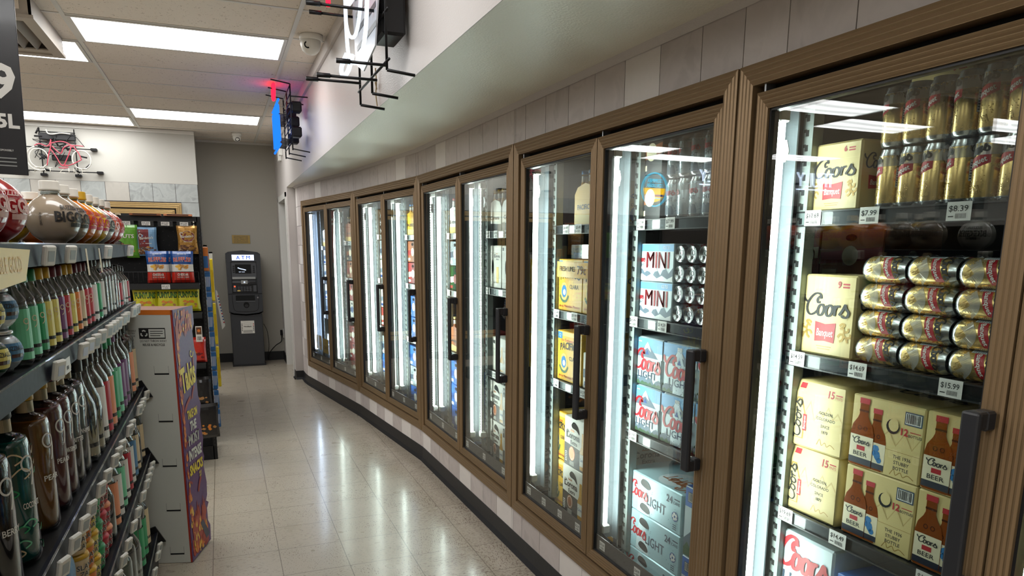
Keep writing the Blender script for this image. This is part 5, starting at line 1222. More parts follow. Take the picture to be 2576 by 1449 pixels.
def mk_mini99(cap, lab, shape='round', h=.19, r=.027, liq=None, num=True):
    t = empty('liquor_bottle'); m = MB()
    if shape == 'round': prof = [(r*.85, 0), (r, .006), (r, h*.62), (r*.88, h*.70), (r*.48, h*.80), (r*.44, h*.86)]
    elif shape == 'flask': prof = [(r*.9, 0), (r*1.05, .006), (r*1.05, h*.70), (r*.8, h*.79), (r*.42, h*.84), (r*.40, h*.90)]
    elif shape == 'tall': prof = [(r*.9, 0), (r, .008), (r, h*.60), (r*.92, h*.66), (r*.40, h*.78), (r*.33, h*.93)]
    elif shape == 'brick': prof = [(r*.9, 0), (r, .008), (r, h*.72), (r*.9, h*.775), (r*.45, h*.81), (r*.42, h*.90)]
    elif shape == 'squat': prof = [(r*.9, 0), (r*1.05, .01), (r*1.1, h*.45), (r, h*.55), (r*.5, h*.72), (r*.36, h*.80), (r*.34, h*.93)]
    else: prof = [(r*.9, 0), (r, .008), (r, h*.52), (r*.75, h*.62), (r*.38, h*.74), (r*.35, h*.92)]
    sq = .35 if shape in ('flask', 'brick') else 0
    if liq: m.lathe([(p[0]*.97, p[1]+.001) for p in prof[:-2]]+[(prof[-2][0]*.9, prof[-2][1])], liq, 20, sq=sq)
    m.lathe(prof, 'bottle_clear', 20, sq=sq, caps=False); m.lathe([(r*.9, 0.0003), (.0001, .0003)], 'bottle_clear', 12, caps=False); b = m.build('glass', t)
    m = MB(); cr = prof[-1][0]*(1.35 if cap not in ('cap_cork',) else 1.1); m.lathe([(cr, h*.86), (cr*1.02, h*.87), (cr*.98, h*.99), (cr*.85, h), (.0001, h)], cap, 16); c = m.build('cap', t)
    out = [b, c]
    if lab:
        m = MB(); f = cyl_map(r*(1.03 if not sq else 1.06), -2.25); w = r*1.35
        m.rect(f, -w*(1.15 if num else .9), h*.06, w*(1.15 if num else .9), h*(.60 if shape != 'squat' else .40), lab, .0006, 10, 1)
        if num: m.ring(f, w*.1, h*.47, h*.034, h*.010, 'lab_cream', .0012, 14); m.stroke(f, [(w*.1+h*.028, h*.46), (w*.1+h*.022, h*.40), (w*.1-h*.01, h*.37)], h*.010, 'lab_cream', .0012)
        m.rect(f, -w*.4, h*.14, w*.5, h*.18, 'ink', .001, 4); out.append(m.build('label', t))
    reg(t, *out); return t
SMALL = [('cap_green', 'lab_mint', 'pale mint green label'), ('cap_green', 'lab_mint', 'mint label, green cap'), ('cap_green', 'lab_green', 'deep green label'), ('cap_yellow', 'lab_yellow', 'yellow label, first of two'), ('cap_yellow', 'lab_yellow', 'yellow label, second of two'), ('cap_maroon', 'lab_purple', 'purple label'),
         ('cap_maroon', 'lab_red', 'red label beside the purple one'), ('cap_yellow', 'lab_yellow', 'yellow label behind the purple one'), ('cap_yellow', 'lab_orange', 'orange label'), ('cap_maroon', 'lab_cream', 'pale label'), ('cap_maroon', 'lab_red', 'red label, maroon cap'), ('cap_maroon', 'lab_red', 'red label, last maroon cap')]
y = -1.52
for q, (cp, lb, ds) in enumerate(SMALL):
    place('m99'+cp+lb, lambda c=cp, l=lb: mk_mini99(c, l), GM(y, 1.258, .034), 'small clear bottle, %s, %s along the second shelf' % (ds, ORD[q]), 'bottle'); y += .073
for q in range(12):
    sp_ = [('cap_black', 'lab_white', 'tall', .20), ('cap_black', 'lab_green', 'tall', .20), ('cap_black', 'lab_white', 'tall', .205), ('steel', None, 'flask', .19), ('steel', None, 'flask', .19), ('steel', 'lab_white', 'flask', .19), ('steel', None, 'flask', .19), ('cap_black', None, 'tall', .17), ('cap_black', 'lab_red', 'tall', .16), ('cap_black', None, 'tall', .165), ('cap_black', 'lab_white', 'tall', .16), ('cap_black', 'lab_red', 'tall', .155)][q]
    place('m2%s%s%s%s' % sp_, lambda s=sp_: mk_mini99(s[0], s[1], s[2], s[3], .029, None, False), GM(y, 1.258, .034), 'small clear bottle near the shelf end, %s after the maroon caps' % ORD[q], 'bottle'); y += .078
for q in range(12): place('m99cap_blacklab_purple', lambda: mk_mini99('cap_black', 'lab_purple'), GM(-1.55+.15*q, 1.258, .115), 'dark small bottle in the second row of the second shelf, %s along' % ORD[q], 'bottle', 'second row of small bottles')
# large bottles with the number on the third shelf
def mk_99(liq, cap, word, neck='lab_cream'):
    t = empty('liquor_bottle'); m = MB(); h, r = .335, .044
    prof = [(r*.92, 0), (r, .01), (r, h*.70), (r*.93, h*.745), (r*.7, h*.775), (r*.40, h*.79), (r*.40, h*.88)]
    m.lathe([(p[0]*.96, p[1]+.004) for p in prof[:4]], liq, 24, sq=.3); m.lathe(prof, 'bottle_plain', 24, sq=.3, caps=False); body = m
    m = MB(); m.lathe([(r*.46, h*.88), (r*.47, h*.885), (r*.47, h*.985), (r*.4, h), (.0001, h)], cap, 18); c = m.build('cap', t)
    m = MB(); m.lathe([(r*.42, h*.80), (r*.42, h*.875)], neck, 18, caps=False); n = m.build('neck_label', t)
    m = body; f = cyl_map(r*1.07, -2.05); R_ = .015
    for q in range(18):
        a, b_ = 2*PI*q/18, 2*PI*(q+1)/18
        m.face([f(R_*math.cos(a), .205+R_*1.15*math.sin(a), .001), f(R_*math.cos(b_), .205+R_*1.15*math.sin(b_), .001), f(R_*.76*math.cos(b_), .205+R_*.90*math.sin(b_), .001), f(R_*.76*math.cos(a), .205+R_*.90*math.sin(a), .001)], 'lab_white')
    m.stroke(f, [(R_*.9, .20), (R_*.8, .18), (R_*.35, .160)], .0045, 'lab_white', .001)
    m.text(f, word, .002, .115, .012, 'lab_white', w=.042, bold=.02, lift=.001); 
    if liq == 'liq_teal':
        rr = random.Random(4)
        for q in range(12):
            x, z, s_ = rr.uniform(-.05, .05), rr.uniform(.02, .23), rr.uniform(.01, .022); m.stroke(f, [(x-s_, z), (x, z+s_*.7), (x+s_, z+.002), (x+s_*.2, z-s_*.4)], .003, rr.choice(['lab_mint', 'lab_cream', 'lab_green']), .0006)
    reg(t, m.build('glass', t), c, n); return t
if True:
    B3 = [(-1.90, 'liq_amber', 'cap_black', 'APPLE', 'amber, at the picture edge'), (-1.76, 'liq_dark', 'cap_black', 'BERRY', 'nearly black, at the picture edge'), (-1.61, 'liq_teal', 'cap_black', 'COCONUTS', 'teal green'), (-1.425, 'liq_amber', 'cap_yellow', 'PEAR', 'amber with a yellow cap'),
          (-1.285, 'liq_pink', 'cap_yellow', 'PEACH', 'brownish pink'), (-1.185, 'liq_pink', 'cap_maroon', 'WATERMELON', 'pink with a maroon cap'), (-1.085, 'liq_smoke', 'cap_cork', 'BITTER', 'smoky with a pale cap'), (-.985, 'liq_grey', 'cap_cork', 'WHIPPED', 'grey, last before the dark ones')]
    for (y, l, c, w, ds) in B3: place('b99'+l+c+w, lambda l=l, c=c, w=w: mk_99(l, c, w), GM(y, .871, .058), 'large bottle with a white ringed number, %s, third shelf' % ds, 'bottle')
C3 = [('liq_dark', 'cap_black', 'lab_cream', 'squat'), ('liq_dark', 'cap_black', 'lab_cream', 'squat'), ('liq_smoke', 'cap_black', 'lab_white', 'tall'), ('liq_smoke', 'cap_black', 'lab_red', 'tall'), ('liq_dark', 'cap_black', 'lab_peach', 'tall'), ('liq_green', 'lab_green', 'lab_green', 'long'), ('liq_green', 'lab_green', 'lab_mint', 'long'), ('liq_smoke', 'lab_purple', 'lab_purple', 'long'),
      ('liq_dark', 'cap_black', 'lab_purple', 'tall'), ('liq_dark', 'cap_black', None, 'tall'), ('liq_dark', 'cap_black', 'lab_peach', 'brick'), ('liq_smoke', 'cap_black', 'lab_cream', 'brick')]
y = -.875
C3D = ['dark with a cream leaf label', 'dark with a cream leaf label, second', 'smoky with a white label', 'smoky with a red label', 'dark with a peach label', 'green with a deep green label', 'green with a mint label', 'smoky with a purple label', 'dark with a purple label', 'plain dark', 'dark square with a peach label', 'smoky square with a cream label']
for q, (l, c, lb, sh_) in enumerate(C3):
    place('c3%d' % q, lambda l=l, c=c, lb=lb, s=sh_: mk_mini99(c, lb, s, .31, .040, l, False), GM(y, .871, .048), 'liquor bottle on the third shelf, '+C3D[q], 'bottle'); y += .101
for q in range(14): place('c39', lambda: None, GM(-2.0+.165*q, .871, .17), 'plain dark bottle in the second row of the third shelf, %s along' % ORD[q], 'bottle', 'second row on the third shelf')
# fourth shelf: stacked drink cups, then fruit-label bottles
def mk_cup(col, top):
    t = empty('drink_cup'); m = MB(); m.lathe([(.026, 0), (.031, .006), (.036, .062), (.036, .066)], col, 20); body = m
    m = MB(); m.lathe([(.037, .064), (.038, .068), (.036, .074), (.0001, .074)], top, 20); c = m.build('lid', t)
    m = body; f = lambda x, z, l=0: Vector(((.0315+.08*z+l)*math.cos(-2.2+x/.034), (.0315+.08*z+l)*math.sin(-2.2+x/.034), z))
    m.text(f, 'SLAY', .0, .036, .014, 'lab_white', w=.042, bold=.05, lift=.0008); m.text(f, 'ZAY', .004, .016, .014, 'lab_white', w=.036, bold=.05, lift=.0008)
    m.text(f, 'SLAY', .0, .036, .014, 'ink', w=.042, bold=.0, lift=.0014); m.text(f, 'ZAY', .004, .016, .014, 'ink', w=.036, bold=.0, lift=.0014)
    reg(t, m.build('cup', t), c); return t
for q, (y, col, top, ds) in enumerate([(-1.19, 'lab_cream', 'cap_yellow', 'tan'), (-1.11, 'lab_orange', 'cap_yellow', 'orange'), (-1.03, 'lab_yellow', 'cap_yellow', 'yellow'), (-.95, 'lab_green', 'cap_green', 'green'), (-.87, 'lab_red', 'lab_red', 'red'), (-.79, 'lab_red', 'lab_peach', 'red, the further')]):
    for j in range(3): place('cup'+col+top, lambda a=col, b=top: mk_cup(a, b), GM(y, .555+.075*j, .045), 'drink cup in the %s stack on the fourth shelf, %s of three' % (ds, ['bottom', 'middle', 'top'][j]), 'cup', 'stacked drink cups')
D4 = [('liq_dark', 'cap_black', None), ('liq_dark', 'cap_black', 'lab_peach'), ('liq_dark', 'cap_black', 'lab_white'), ('liq_green', 'cap_black', 'lab_mint'), ('liq_green', 'cap_green', 'lab_white'), ('liq_pink', 'cap_black', 'lab_red'), ('liq_pink', 'cap_maroon', 'lab_white'), ('liq_dark', 'cap_black', 'lab_blue'), ('liq_dark', 'cap_black', 'lab_cream'), ('liq_dark', 'cap_black', None), ('liq_dark', 'cap_black', 'lab_cream')]
y = -.705
for q, (l, c, lb) in enumerate(D4):
    ds = {None: 'without a label', 'lab_peach': 'with a peach label', 'lab_white': 'with a white label', 'lab_mint': 'with a mint label', 'lab_red': 'with a red label', 'lab_blue': 'with a blue label', 'lab_cream': 'with a cream label'}[lb]
    place('d4%s%s%s' % (l, c, lb), lambda l=l, c=c, lb=lb: mk_mini99(c, lb, 'brick' if lb == 'lab_cream' else 'long', .27, .038, l, False), GM(y, .555, .046), 'liquor bottle %s, %s along after the cups, fourth shelf' % (ds, ORD[q]), 'bottle'); y += .095
def mk_pouch(c1, c2, w=.16, h=.20, d=.05, word=None, wc='white', c3=None, fr=None):
    """pillow pack with crimped ends, front towards -y"""
    m = MB(); nx, nz = 10, 12; rr = random.Random(hash(c1) % 97 if False else len(c1))
    def surf(x, z, s, l=0):
        u, v = x/w, z/h; e = (1-abs(2*v-1)**5)*(1-abs(2*u-1)**3.2); th = d/2*max(0, e)**.6
        wr = .0015*math.sin(37*u+9*v)*math.sin(23*v+5*u)*e
        pin = .045*w*math.sin(PI*v)**2
        return Vector((x-w/2+(-pin if u > .5 else pin)*abs(2*u-1)*.8, s*(th+wr+l), z))
    f = lambda x, z, l=0: surf(min(max(x, 0), w), min(max(z, 0), h), -1, l)
    for i in range(nx):
        for j in range(nz):
            x0, x1, z0, z1 = w*i/nx, w*(i+1)/nx, h*j/nz, h*(j+1)/nz; v = (j+.5)/nz; cc = c1
            if fr: cc = fr(v)
            m.face([surf(x0, z0, -1), surf(x1, z0, -1), surf(x1, z1, -1), surf(x0, z1, -1)], cc, True)
            m.face([surf(x1, z0, 1), surf(x0, z0, 1), surf(x0, z1, 1), surf(x1, z1, 1)], c1, True)
    return m, f
place('pouchred', lambda: (lambda mf: (mf[0].text(mf[1], 'MIX', .06, .09, .03, 'lab_cream', w=.06, bold=.03, lift=.003), mf[0].build('drink_pouch'))[1])(mk_pouch('lab_red', 'lab_red', .13, .19, .05, fr=lambda v: 'lab_red' if v < .55 else ('lab_white' if v < .62 else 'lab_blue'))), GM(-1.30, .555, .05), 'red drink pouch at the near end of the stacked cups', 'pouch')
place('pouchwhite', lambda: mk_pouch('lab_white', 'lab_white', .15, .20, .05, fr=lambda v: 'lab_white' if v > .35 else 'lab_peach')[0].build('drink_pouch'), GM(-1.47, .555, .05), 'pale drink pouch at the picture edge, fourth shelf', 'pouch')
# bottom shelf
E5 = [('liq_dark', 'cap_black', 'lab_red', 'squat'), ('liq_green', 'cap_black', None, 'tall'), ('liq_dark', 'cap_black', None, 'tall'), ('liq_dark', 'cap_black', 'lab_white', 'squat'), ('liq_smoke', 'cap_black', 'lab_green', 'brick'), ('liq_smoke', 'cap_black', 'lab_green', 'brick'), ('liq_dark', 'cap_black', 'lab_cream', 'tall')]
y = -.56
for q, (l, c, lb, s) in enumerate(E5):
    ds = {None: 'plain dark', 'lab_red': 'red label', 'lab_white': 'white label', 'lab_green': 'green leaf label', 'lab_cream': 'cream label'}[lb]
    place('e5%d' % q, lambda l=l, c=c, lb=lb, s=s: mk_mini99(c, lb, s, .30, .05, l, False), GM(y, .169, .060), 'big bottle on the lowest shelf, %s, %s along' % (ds, ORD[q]), 'bottle'); y += .122
for q in range(5): place('e51', lambda: None, GM(-1.2+.125*q, .169, .060), 'plain big bottle at the near end of the lowest shelf, %s along' % ORD[q], 'bottle', 'plain big bottles')
# ================================================================== cardboard snack display at the shelf end
mat('card_grey', (208, 210, 202), 0.6); mat('takis_purple', (88, 40, 102), 0.5); mat('flame_red', (168, 52, 34), 0.5); mat('flame_orange', (220, 120, 40), 0.5); mat('flame_yellow', (232, 182, 70), 0.5); mat('chip_red', (150, 34, 40), 0.5); mat('sign_yellow', (236, 208, 40), 0.5); mat('ash', (76, 74, 88), .6)
c0 = Vector((-.091, .304, 0)); v1 = Vector((.155, -.046, 0)).normalized(); v2 = Vector((v1.y*-1, v1.x, 0))
TW = .262; MT = basis(v1, v2, (0, 0, 1), c0-v1*TW)
t = empty('snack_display', MT, 'tall cardboard snack display, grey side facing the viewer, purple front with flames', 'display stand')
HT = 1.215
m = MB(); m.box(0, 0, .002, TW, .24, HT-.02, 'card_grey'); m.box(.002, .002, HT-.021, TW-.002, .238, HT-.002, 'case_brown'); f = FR(TW, 0, HT)
m.rect(f, .0, HT-.022, TW, HT, 'flame_orange', .0006); m.rect(f, TW-.008, 0.002, TW, HT, 'flame_red', .0006)
xs = TW-.0345
for z in (.926, .703, .488, .269, .050):
    m.rect(f, xs-.064, z-.006, xs, z+.001, 'slot_dark', .0009); m.rect(f, xs-.064, z, xs-.0628, z+.034, 'cooler_wall', .0008); m.rect(f, xs-.0012, z, xs, z+.034, 'cooler_wall', .0008)
m.rect(f, TW-.150, 1.085, TW-.036, 1.134, 'ink', .0008); m.rect(f, TW-.147, 1.088, TW-.110, 1.131, 'ink', .0009); m.rect(f, TW-.108, 1.090, TW-.039, 1.129, 'card_grey', .001)
for q in range(3):
    a = math.radians(90+120*q); cx, cz = TW-.1285, 1.109; m.stroke(f, [(cx+.012*math.cos(a-.7), cz+.012*math.sin(a-.7)), (cx+.014*math.cos(a), cz+.014*math.sin(a)), (cx+.012*math.cos(a+.6), cz+.012*math.sin(a+.6))], .006, 'card_grey', .0012, smooth=2)
for q in range(3): m.rect(f, TW-.102, 1.118-.010*q, TW-.046-.012*(q == 2), 1.121-.010*q, 'ink', .0013)
m.text(f, 'DO NOT THROW AWAY', TW-.090, 1.070, .010, 'ink', w=.115); m.text(f, 'REUSE & RECYCLE', TW-.090, 1.053, .010, 'ink', w=.095, bold=.015)
m.text(f, 'SUSTAINABLE', TW-.190, 1.118, .007, 'ink', w=.055); m.text(f, 'FORESTRY', TW-.190, 1.106, .007, 'ink', w=.045); m.text(f, 'INITIATIVE', TW-.190, 1.094, .007, 'ink', w=.045)
bx = m.build('box', t); reg(t, bx)
edge = [(.260, 1.215), (.262, 1.126), (.232, 1.093), (.241, 1.015), (.268, .962), (.238, .872), (.242, .772), (.272, .725), (.247, .672), (.256, .59), (.268, .546), (.245, .492), (.262, .455), (.243, .411), (.270, .317), (.262, .25), (.240, .227), (.276, .206), (.246, .184), (.246, .12), (.276, .082), (.268, .006)]
m = MB(); MP = basis((0, 1, 0), (-1, 0, 0), (0, 0, 1), (TW+.003, 0, 0))
poly = [(0, .004)]+list(reversed(edge))+[(0, 1.215)]
m.prism(poly, 0, .003, 'takis_purple', MP); fp = lambda x, z, l=0: MP @ Vector((x, -.0006-l, z))
rr = random.Random(21)
def flames(z0, z1, x0, x1, n, up=1, big=.06):
    for q in range(n):
        x = rr.uniform(x0, x1); z = rr.uniform(z0, z1); s = rr.uniform(.4, 1)*big
        col, l = rr.choice([('flame_red', .0002), ('flame_red', .0003), ('flame_orange', .0006), ('flame_yellow', .0009)])
        k = {'flame_red': 1.2, 'flame_orange': .75, 'flame_yellow': .5}[col]; s *= k
        pts = [(0, 0), (.28, .1), (.34, .35), (.2, .6), (.3, .95), (.06, .7), (-.02, 1.2), (-.14, .65), (-.28, .8), (-.26, .35), (-.2, .1)]
        pts = [(x+a*s, z+up*b*s) for a, b in pts]
        if up < 0: pts.reverse()
        if max(p[0] for p in pts) < .238 and min(p[0] for p in pts) > .003 and min(p[1] for p in pts) > .005 and max(p[1] for p in pts) < 1.212: m.poly(fp, pts, col, l+.00002*q)
flames(.008, .16, .03, .23, 90, 1, .085); flames(1.10, 1.21, .02, .22, 45, -1, .05); flames(.30, 1.1, .015, .03, 60, 1, .06); flames(.08, .3, .01, .05, 25, 1, .07)
m.text(fp, 'Takis', .132, .838, .115, 'sign_yellow', w=.19, bold=.04, rot=.17, shear=.12, lift=.002)
m.stroke(fp, [(.185+.004*k*math.cos(k*.9), .995+.004*k*math.sin(k*.9)) for k in range(8)], .006, 'sign_yellow', .002)
for (tx, z, h, w, c) in (('TAKE ON', .690, .040, .125, 'sign_yellow'), ('THE', .628, .045, .082, 'lab_white'), ('MOST', .560, .052, .138, 'lab_white'), ('INTENSE', .490, .050, .165, 'lab_white'), ('SNACKS', .418, .048, .172, 'sign_yellow')): m.text(fp, tx, .138, z, h, c, w=w*1.06, bold=.045, lift=.002)
m.text(fp, 'BLUE', .185, .392, .012, 'sign_yellow', w=.03, bold=.02, lift=.002); m.text(fp, 'HEAT', .185, .376, .012, 'sign_yellow', w=.03, bold=.02, lift=.002)
def chip(x, z, l, a, w=.014):
    ca, sa = math.cos(a), math.sin(a); m.stroke(fp, [(x, z), (x+l*.5*ca-.006*sa, z+l*.5*sa+.006*ca), (x+l*ca, z+l*sa)], w, 'chip_red', .0016); m.stroke(fp, [(x, z+.003), (x+l*.5*ca-.006*sa, z+.003+l*.5*sa+.006*ca), (x+l*.9*ca, z+.003+l*.9*sa)], w*.35, 'flame_red', .002)
for c in ((.04, .73, .11, .55, .020), (.15, .775, .07, .9, .016), (.02, .56, .05, .6, .010), (.02, .39, .05, -.3, .012), (.14, .31, .08, .9, .022), (.16, 1.10, .07, 1.2, .02), (.08, 1.15, .05, .3, .02), (.21, .92, .05, 1.6, .016)): chip(*c)
m.poly(fp, [(.13, .15), (.17, .155), (.25, .05), (.20, .04)], 'ash', .0025)
pn = m.build('front_panel', t); pn['label'] = 'purple printed front with a die-cut wavy edge'; reg(t, pn)

# ================================================================== black snack rack beyond it
RY0 = 2.06
t = empty('snack_rack', T(0, 0, 0), 'black wire snack rack with chip bags, standing behind the cardboard display', 'snack rack')
m = MB(); m.box(-.94, RY0+.05, .1, -.0, RY0+.06, 1.66, 'slot_dark')
for i in range(30):
    for j in range(50):
        if (i+j) % 2: m.box(-.93+.031*i, RY0+.0495, .15+.03*j, -.926+.031*i, RY0+.0505, .154+.03*j, 'dark_plastic')
reg(t, m.build('pegboard', t))
for x in (-.95, -.006):
    m = MB(); m.box(x, RY0+.03, 0, x+.026, RY0+.075, 1.69, 'black_metal')
    z = .1
    while z < 1.62: m.box(x+.010, RY0+.0293, z, x+.016, RY0+.0305, z+.012, 'dark_plastic'); m.box(x+.0255, RY0+.045, z, x+.0268, RY0+.055, z+.012, 'dark_plastic'); z += .0254
    reg(t, m.build('upright', t))
m = MB(); m.box(-.94, RY0+.03, 1.655, 0, RY0+.075, 1.69, 'black_metal'); m.box(-.94, RY0+.03, 0, .0, RY0+.42, .10, 'black_metal'); reg(t, m.build('base_and_top', t))
for z in (1.255, 1.06, .72, .40):
    m = MB(); m.box(-.93, RY0-.10, z-.012, -.01, RY0+.05, z-.002, 'black_metal'); m.box(-.93, RY0-.106, z-.035, -.01, RY0-.10, z, 'shelf_black'); m.box(-.93, RY0-.109, z-.04, -.01, RY0-.10, z-.036, 'black_metal')
    if z > 1.2:
        for q in range(34): m.tube([(-.92+.0275*q, RY0-.103, z), (-.92+.0275*q, RY0-.103, z+.075)], .0013, 'black_metal', 5)
        for zz in (.075,): m.tube([(-.925, RY0-.103, z+zz), (-.012, RY0-.103, z+zz)], .002, 'black_metal', 5)
    sh = m.build('shelf', t); reg(t, sh)
    if z > 1.2: m = MB(); small_tag(m, -.215, z-.036, RY0-.1065, '$2.69', .05, .03); reg(sh, m.build('price_tag', sh))
for (x, tx) in ((-.305, '$3.39'), (-.192, '$3.39'), (-.080, '$3.39'), (-.42, '$3.39')):
    m = MB(); m.face([(x-.045, RY0-.03, 1.622), (x+.045, RY0-.03, 1.622), (x+.045, RY0-.034, 1.657), (x-.045, RY0-.034, 1.657)], 'clear_plastic'); small_tag(m, x, 1.627, RY0-.036, tx, .050, .024)
    m.tube([(x, RY0+.05, 1.62), (x, RY0-.035, 1.63)], .002, 'steel', 6); reg(t, m.build('peg_hook', t))
for (z) in (1.64, 1.66): m = MB(); m.rect(flat_map((0, RY0+.029, 0), (1, 0, 0), (0, 0, 1)), -.028, z-.012, -.020, z, 'lab_white', .0005); reg(t, m.build('paper_mark', t))
mat('bag_blue', (22, 74, 146), .3, coat=.3); mat('bag_red', (196, 44, 30), .3, coat=.3); mat('bag_white', (224, 222, 216), .35, coat=.2); mat('bag_gold', (176, 130, 62), .28, metal=.4); mat('bag_maroon', (112, 26, 32), .4); mat('bag_green', (96, 158, 48), .35, coat=.3); mat('bag_yellow', (206, 200, 36), .3, coat=.4); mat('bag_black', (24, 22, 24), .3, coat=.3); mat('snack_tan', (176, 128, 76), .6); mat('snack_brown', (96, 58, 34), .6); mat('chip_orange', (216, 132, 46), .6); mat('bag_ltblue', (120, 160, 196), .35)
def bits(m, f, x0, z0, x1, z1, n, cols, s, seed=1, lift=.0012):
    r = random.Random(seed)
    for q in range(n):
        x, z, a, k = r.uniform(x0, x1), r.uniform(z0, z1), r.uniform(0, 3), r.uniform(.6, 1.2)*s
        m.poly(f, [(x+k*math.cos(a+b)*e, z+k*math.sin(a+b)*e*.7) for b, e in ((0, 1), (1, .8), (2.1, 1), (3.2, .9), (4.1, .7), (5.2, 1))], r.choice(cols), lift+.00004*q)
def mk_ruffles():
    w, h = .138, .205; m, f = mk_pouch('bag_blue', '', w, h, .05, fr=lambda v: 'bag_red' if v < .33 else ('bag_white' if v < .62 else 'bag_blue'))
    m.rect(f, w*.10, h*.62, w*.9, h*.86, 'bag_blue', .0006, 4, 2); m.text(f, 'RUFFLES', w*.5, h*.66, h*.135, 'lab_white', w=w*.80, bold=.06, lift=.0016, arc=h*.02); m.text(f, 'RUFFLES', w*.5, h*.66, h*.13, 'red', w=w*.78, bold=.02, lift=.0024, arc=h*.02)
    bits(m, f, w*.22, h*.42, w*.75, h*.55, 16, ['chip_orange', 'snack_tan', 'flame_yellow'], .014, 2, .0014)
    m.text(f, 'CHEDDAR', w*.5, h*.22, h*.075, 'lab_white', w=w*.5, bold=.04, lift=.0018); m.text(f, '& SOUR CREAM', w*.5, h*.15, h*.04, 'lab_white', w=w*.5, bold=.02, lift=.0018)
    m.rect(f, w*.3, h*.90, w*.7, h*.915, 'lab_white', .001); return m.build('chip_bag')
def mk_gard(c1, c2, ring_):
    w, h = .125, .185; m, f = mk_pouch(c1, '', w, h, .045)
    if ring_: m.disc(f, w*.52, h*.62, w*.36, 'bag_maroon', .0016, 24, h*.19); m.ring(f, w*.52, h*.62, w*.37, .002, 'lab_cream', .0018, 24, h*.195)
    else: m.rect(f, w*.10, h*.30, w*.62, h*.92, 'bag_maroon', .001, 4, 6)
    m.text(f, "Gardetto's", w*.50, h*.58, h*.09, 'lab_white', w=w*.68, bold=.02, shear=.2, lift=.0026, rot=.08); m.stroke(f, [(w*.24, h*.60), (w*.14, h*.68), (w*.2, h*.76), (w*.30, h*.72)], .004, 'lab_white', .0026)
    m.rect(f, w*.3, h*.42, w*.75, h*.44, 'lab_white', .0026); bits(m, f, w*.12, h*.07, w*.88, h*.30, 30, ['snack_tan', 'snack_brown', 'snack_brown', 'lab_cream'], .012, 4)
    return m.build('snack_bag')
def mk_funyuns():
    w, h = .150, .17; m, f = mk_pouch('bag_yellow', '', w, h, .05); m.text(f, 'FUNYUNS', w*.5, h*.55, h*.22, 'ink', w=w*.86, bold=.06, lift=.0014); m.text(f, 'FUNYUNS', w*.5, h*.565, h*.18, 'bag_green', w=w*.82, bold=.0, lift=.0022)
    bits(m, f, w*.2, h*.15, w*.8, h*.4, 10, ['snack_tan', 'chip_orange'], .014, 3); return m.build('chip_bag')
def mk_plainbag(c1, w=.14, h=.2, cols=('snack_tan', 'snack_brown'), word=None, wc='lab_white'):
    m, f = mk_pouch(c1, '', w, h, .05)
    if word: m.text(f, word, w*.5, h*.6, h*.11, wc, w=w*.7, bold=.03, lift=.0014)
    bits(m, f, w*.15, h*.12, w*.85, h*.42, 12, list(cols), .014, 5); return m.build('snack_bag')
yb = RY0-.045
place('ruf', mk_ruffles, T(-.255, yb, 1.258) @ RX(-.04), 'blue, white and red chip bag in the wire basket, one beside the empty space', 'chip bag'); place('ruf', mk_ruffles, T(-.108, yb, 1.258) @ RX(-.04), 'blue, white and red chip bag in the wire basket, one by the rack end', 'chip bag')
place('ruf', mk_ruffles, T(-.235, yb+.045, 1.258) @ RX(-.04), 'chip bag standing behind the two blue and red ones, side near the gap', 'chip bag')
place('gardgold', lambda: mk_gard('bag_gold', '', True), T(-.068, RY0+.005, 1.445), 'gold snack bag with a dark red oval, hanging at the rack corner', 'snack bag')
place('gardred', lambda: mk_gard('bag_ltblue', '', False), T(-.312, RY0+.005, 1.432), 'pale blue and dark red snack bag hanging under the first price holder', 'snack bag')
place('nutbag', lambda: mk_plainbag('bag_green', .14, .21, word='NUTS'), T(-.43, RY0-.012, 1.42) @ RZ(.12), 'green nut snack bag hanging beside the big round bottles', 'snack bag')
place('blackbag', lambda: mk_plainbag('bag_black', .14, .12), T(-.34, RY0-.055, 1.36) @ RX(.3) if False else T(-.50, RY0-.02, 1.42), 'dark snack bag hanging at the hidden end of the rack', 'snack bag')
for q, x in enumerate((-.345, -.215, -.090)): place('fun', mk_funyuns, T(x, yb-.01+.012*q, 1.066) @ RZ([.05, -.1, .12][q]) @ RX(-.08), 'yellow onion ring bag above the cardboard display, '+['beside the liquor shelf', 'middle one', 'at the rack end'][q], 'chip bag')
place('lowblack', lambda: mk_plainbag('bag_black', .17, .24, ('chip_orange', 'snack_tan', 'flame_orange')), T(-.035, RY0-.125, .20) @ RZ(.25), 'black snack bag with orange food picture, low on the rack by the floor', 'snack bag')
place('lowblack2', lambda: mk_plainbag('bag_black', .15, .22), T(-.06, RY0-.085, .402) @ RZ(.1), 'plain black snack bag one shelf above the floor bag on the rack', 'snack bag')
place('lowred', lambda: mk_plainbag('bag_red', .11, .17, ('bag_maroon', 'chip_orange')), T(-.055, RY0-.07, .722), 'small red snack bag peeking past the purple display front', 'snack bag')
m = MB(); m.box(-.028, 0, 0, .012, .002, .105, 'lab_white'); f = FR(0, 0, 0); m.rect(f, -.024, .05, .008, .098, 'snack_brown', .0006); m.disc(f, -.008, .075, .010, 'flame_orange', .001); barcode(m, f, -.022, .008, .028, .03, frame=False); o = m.build('product_card', None, T(-.03, RY0-.112, .865)); tag(o, 'small white card with a brown picture on the rack edge', 'card')
for q, (x, w) in enumerate(((-.90, .16), (-.66, .2), (-.40, .18), (-.2, .17))): m = MB(); m.box(0, 0, 0, w, .12, .012, ['bag_ltblue', 'lab_cream', 'case_brown', 'lab_peach'][q]); m.rect(FR(0, 0, 0), .02, .003, w-.02, .009, 'ink', .0006); o = m.build('flat_carton', None, T(x, RY0-.07+.06, 1.6915)); tag(o, 'flat carton lying on top of the snack rack, %s from the far side' % ORD[q], 'carton', 'flat cartons on the rack')

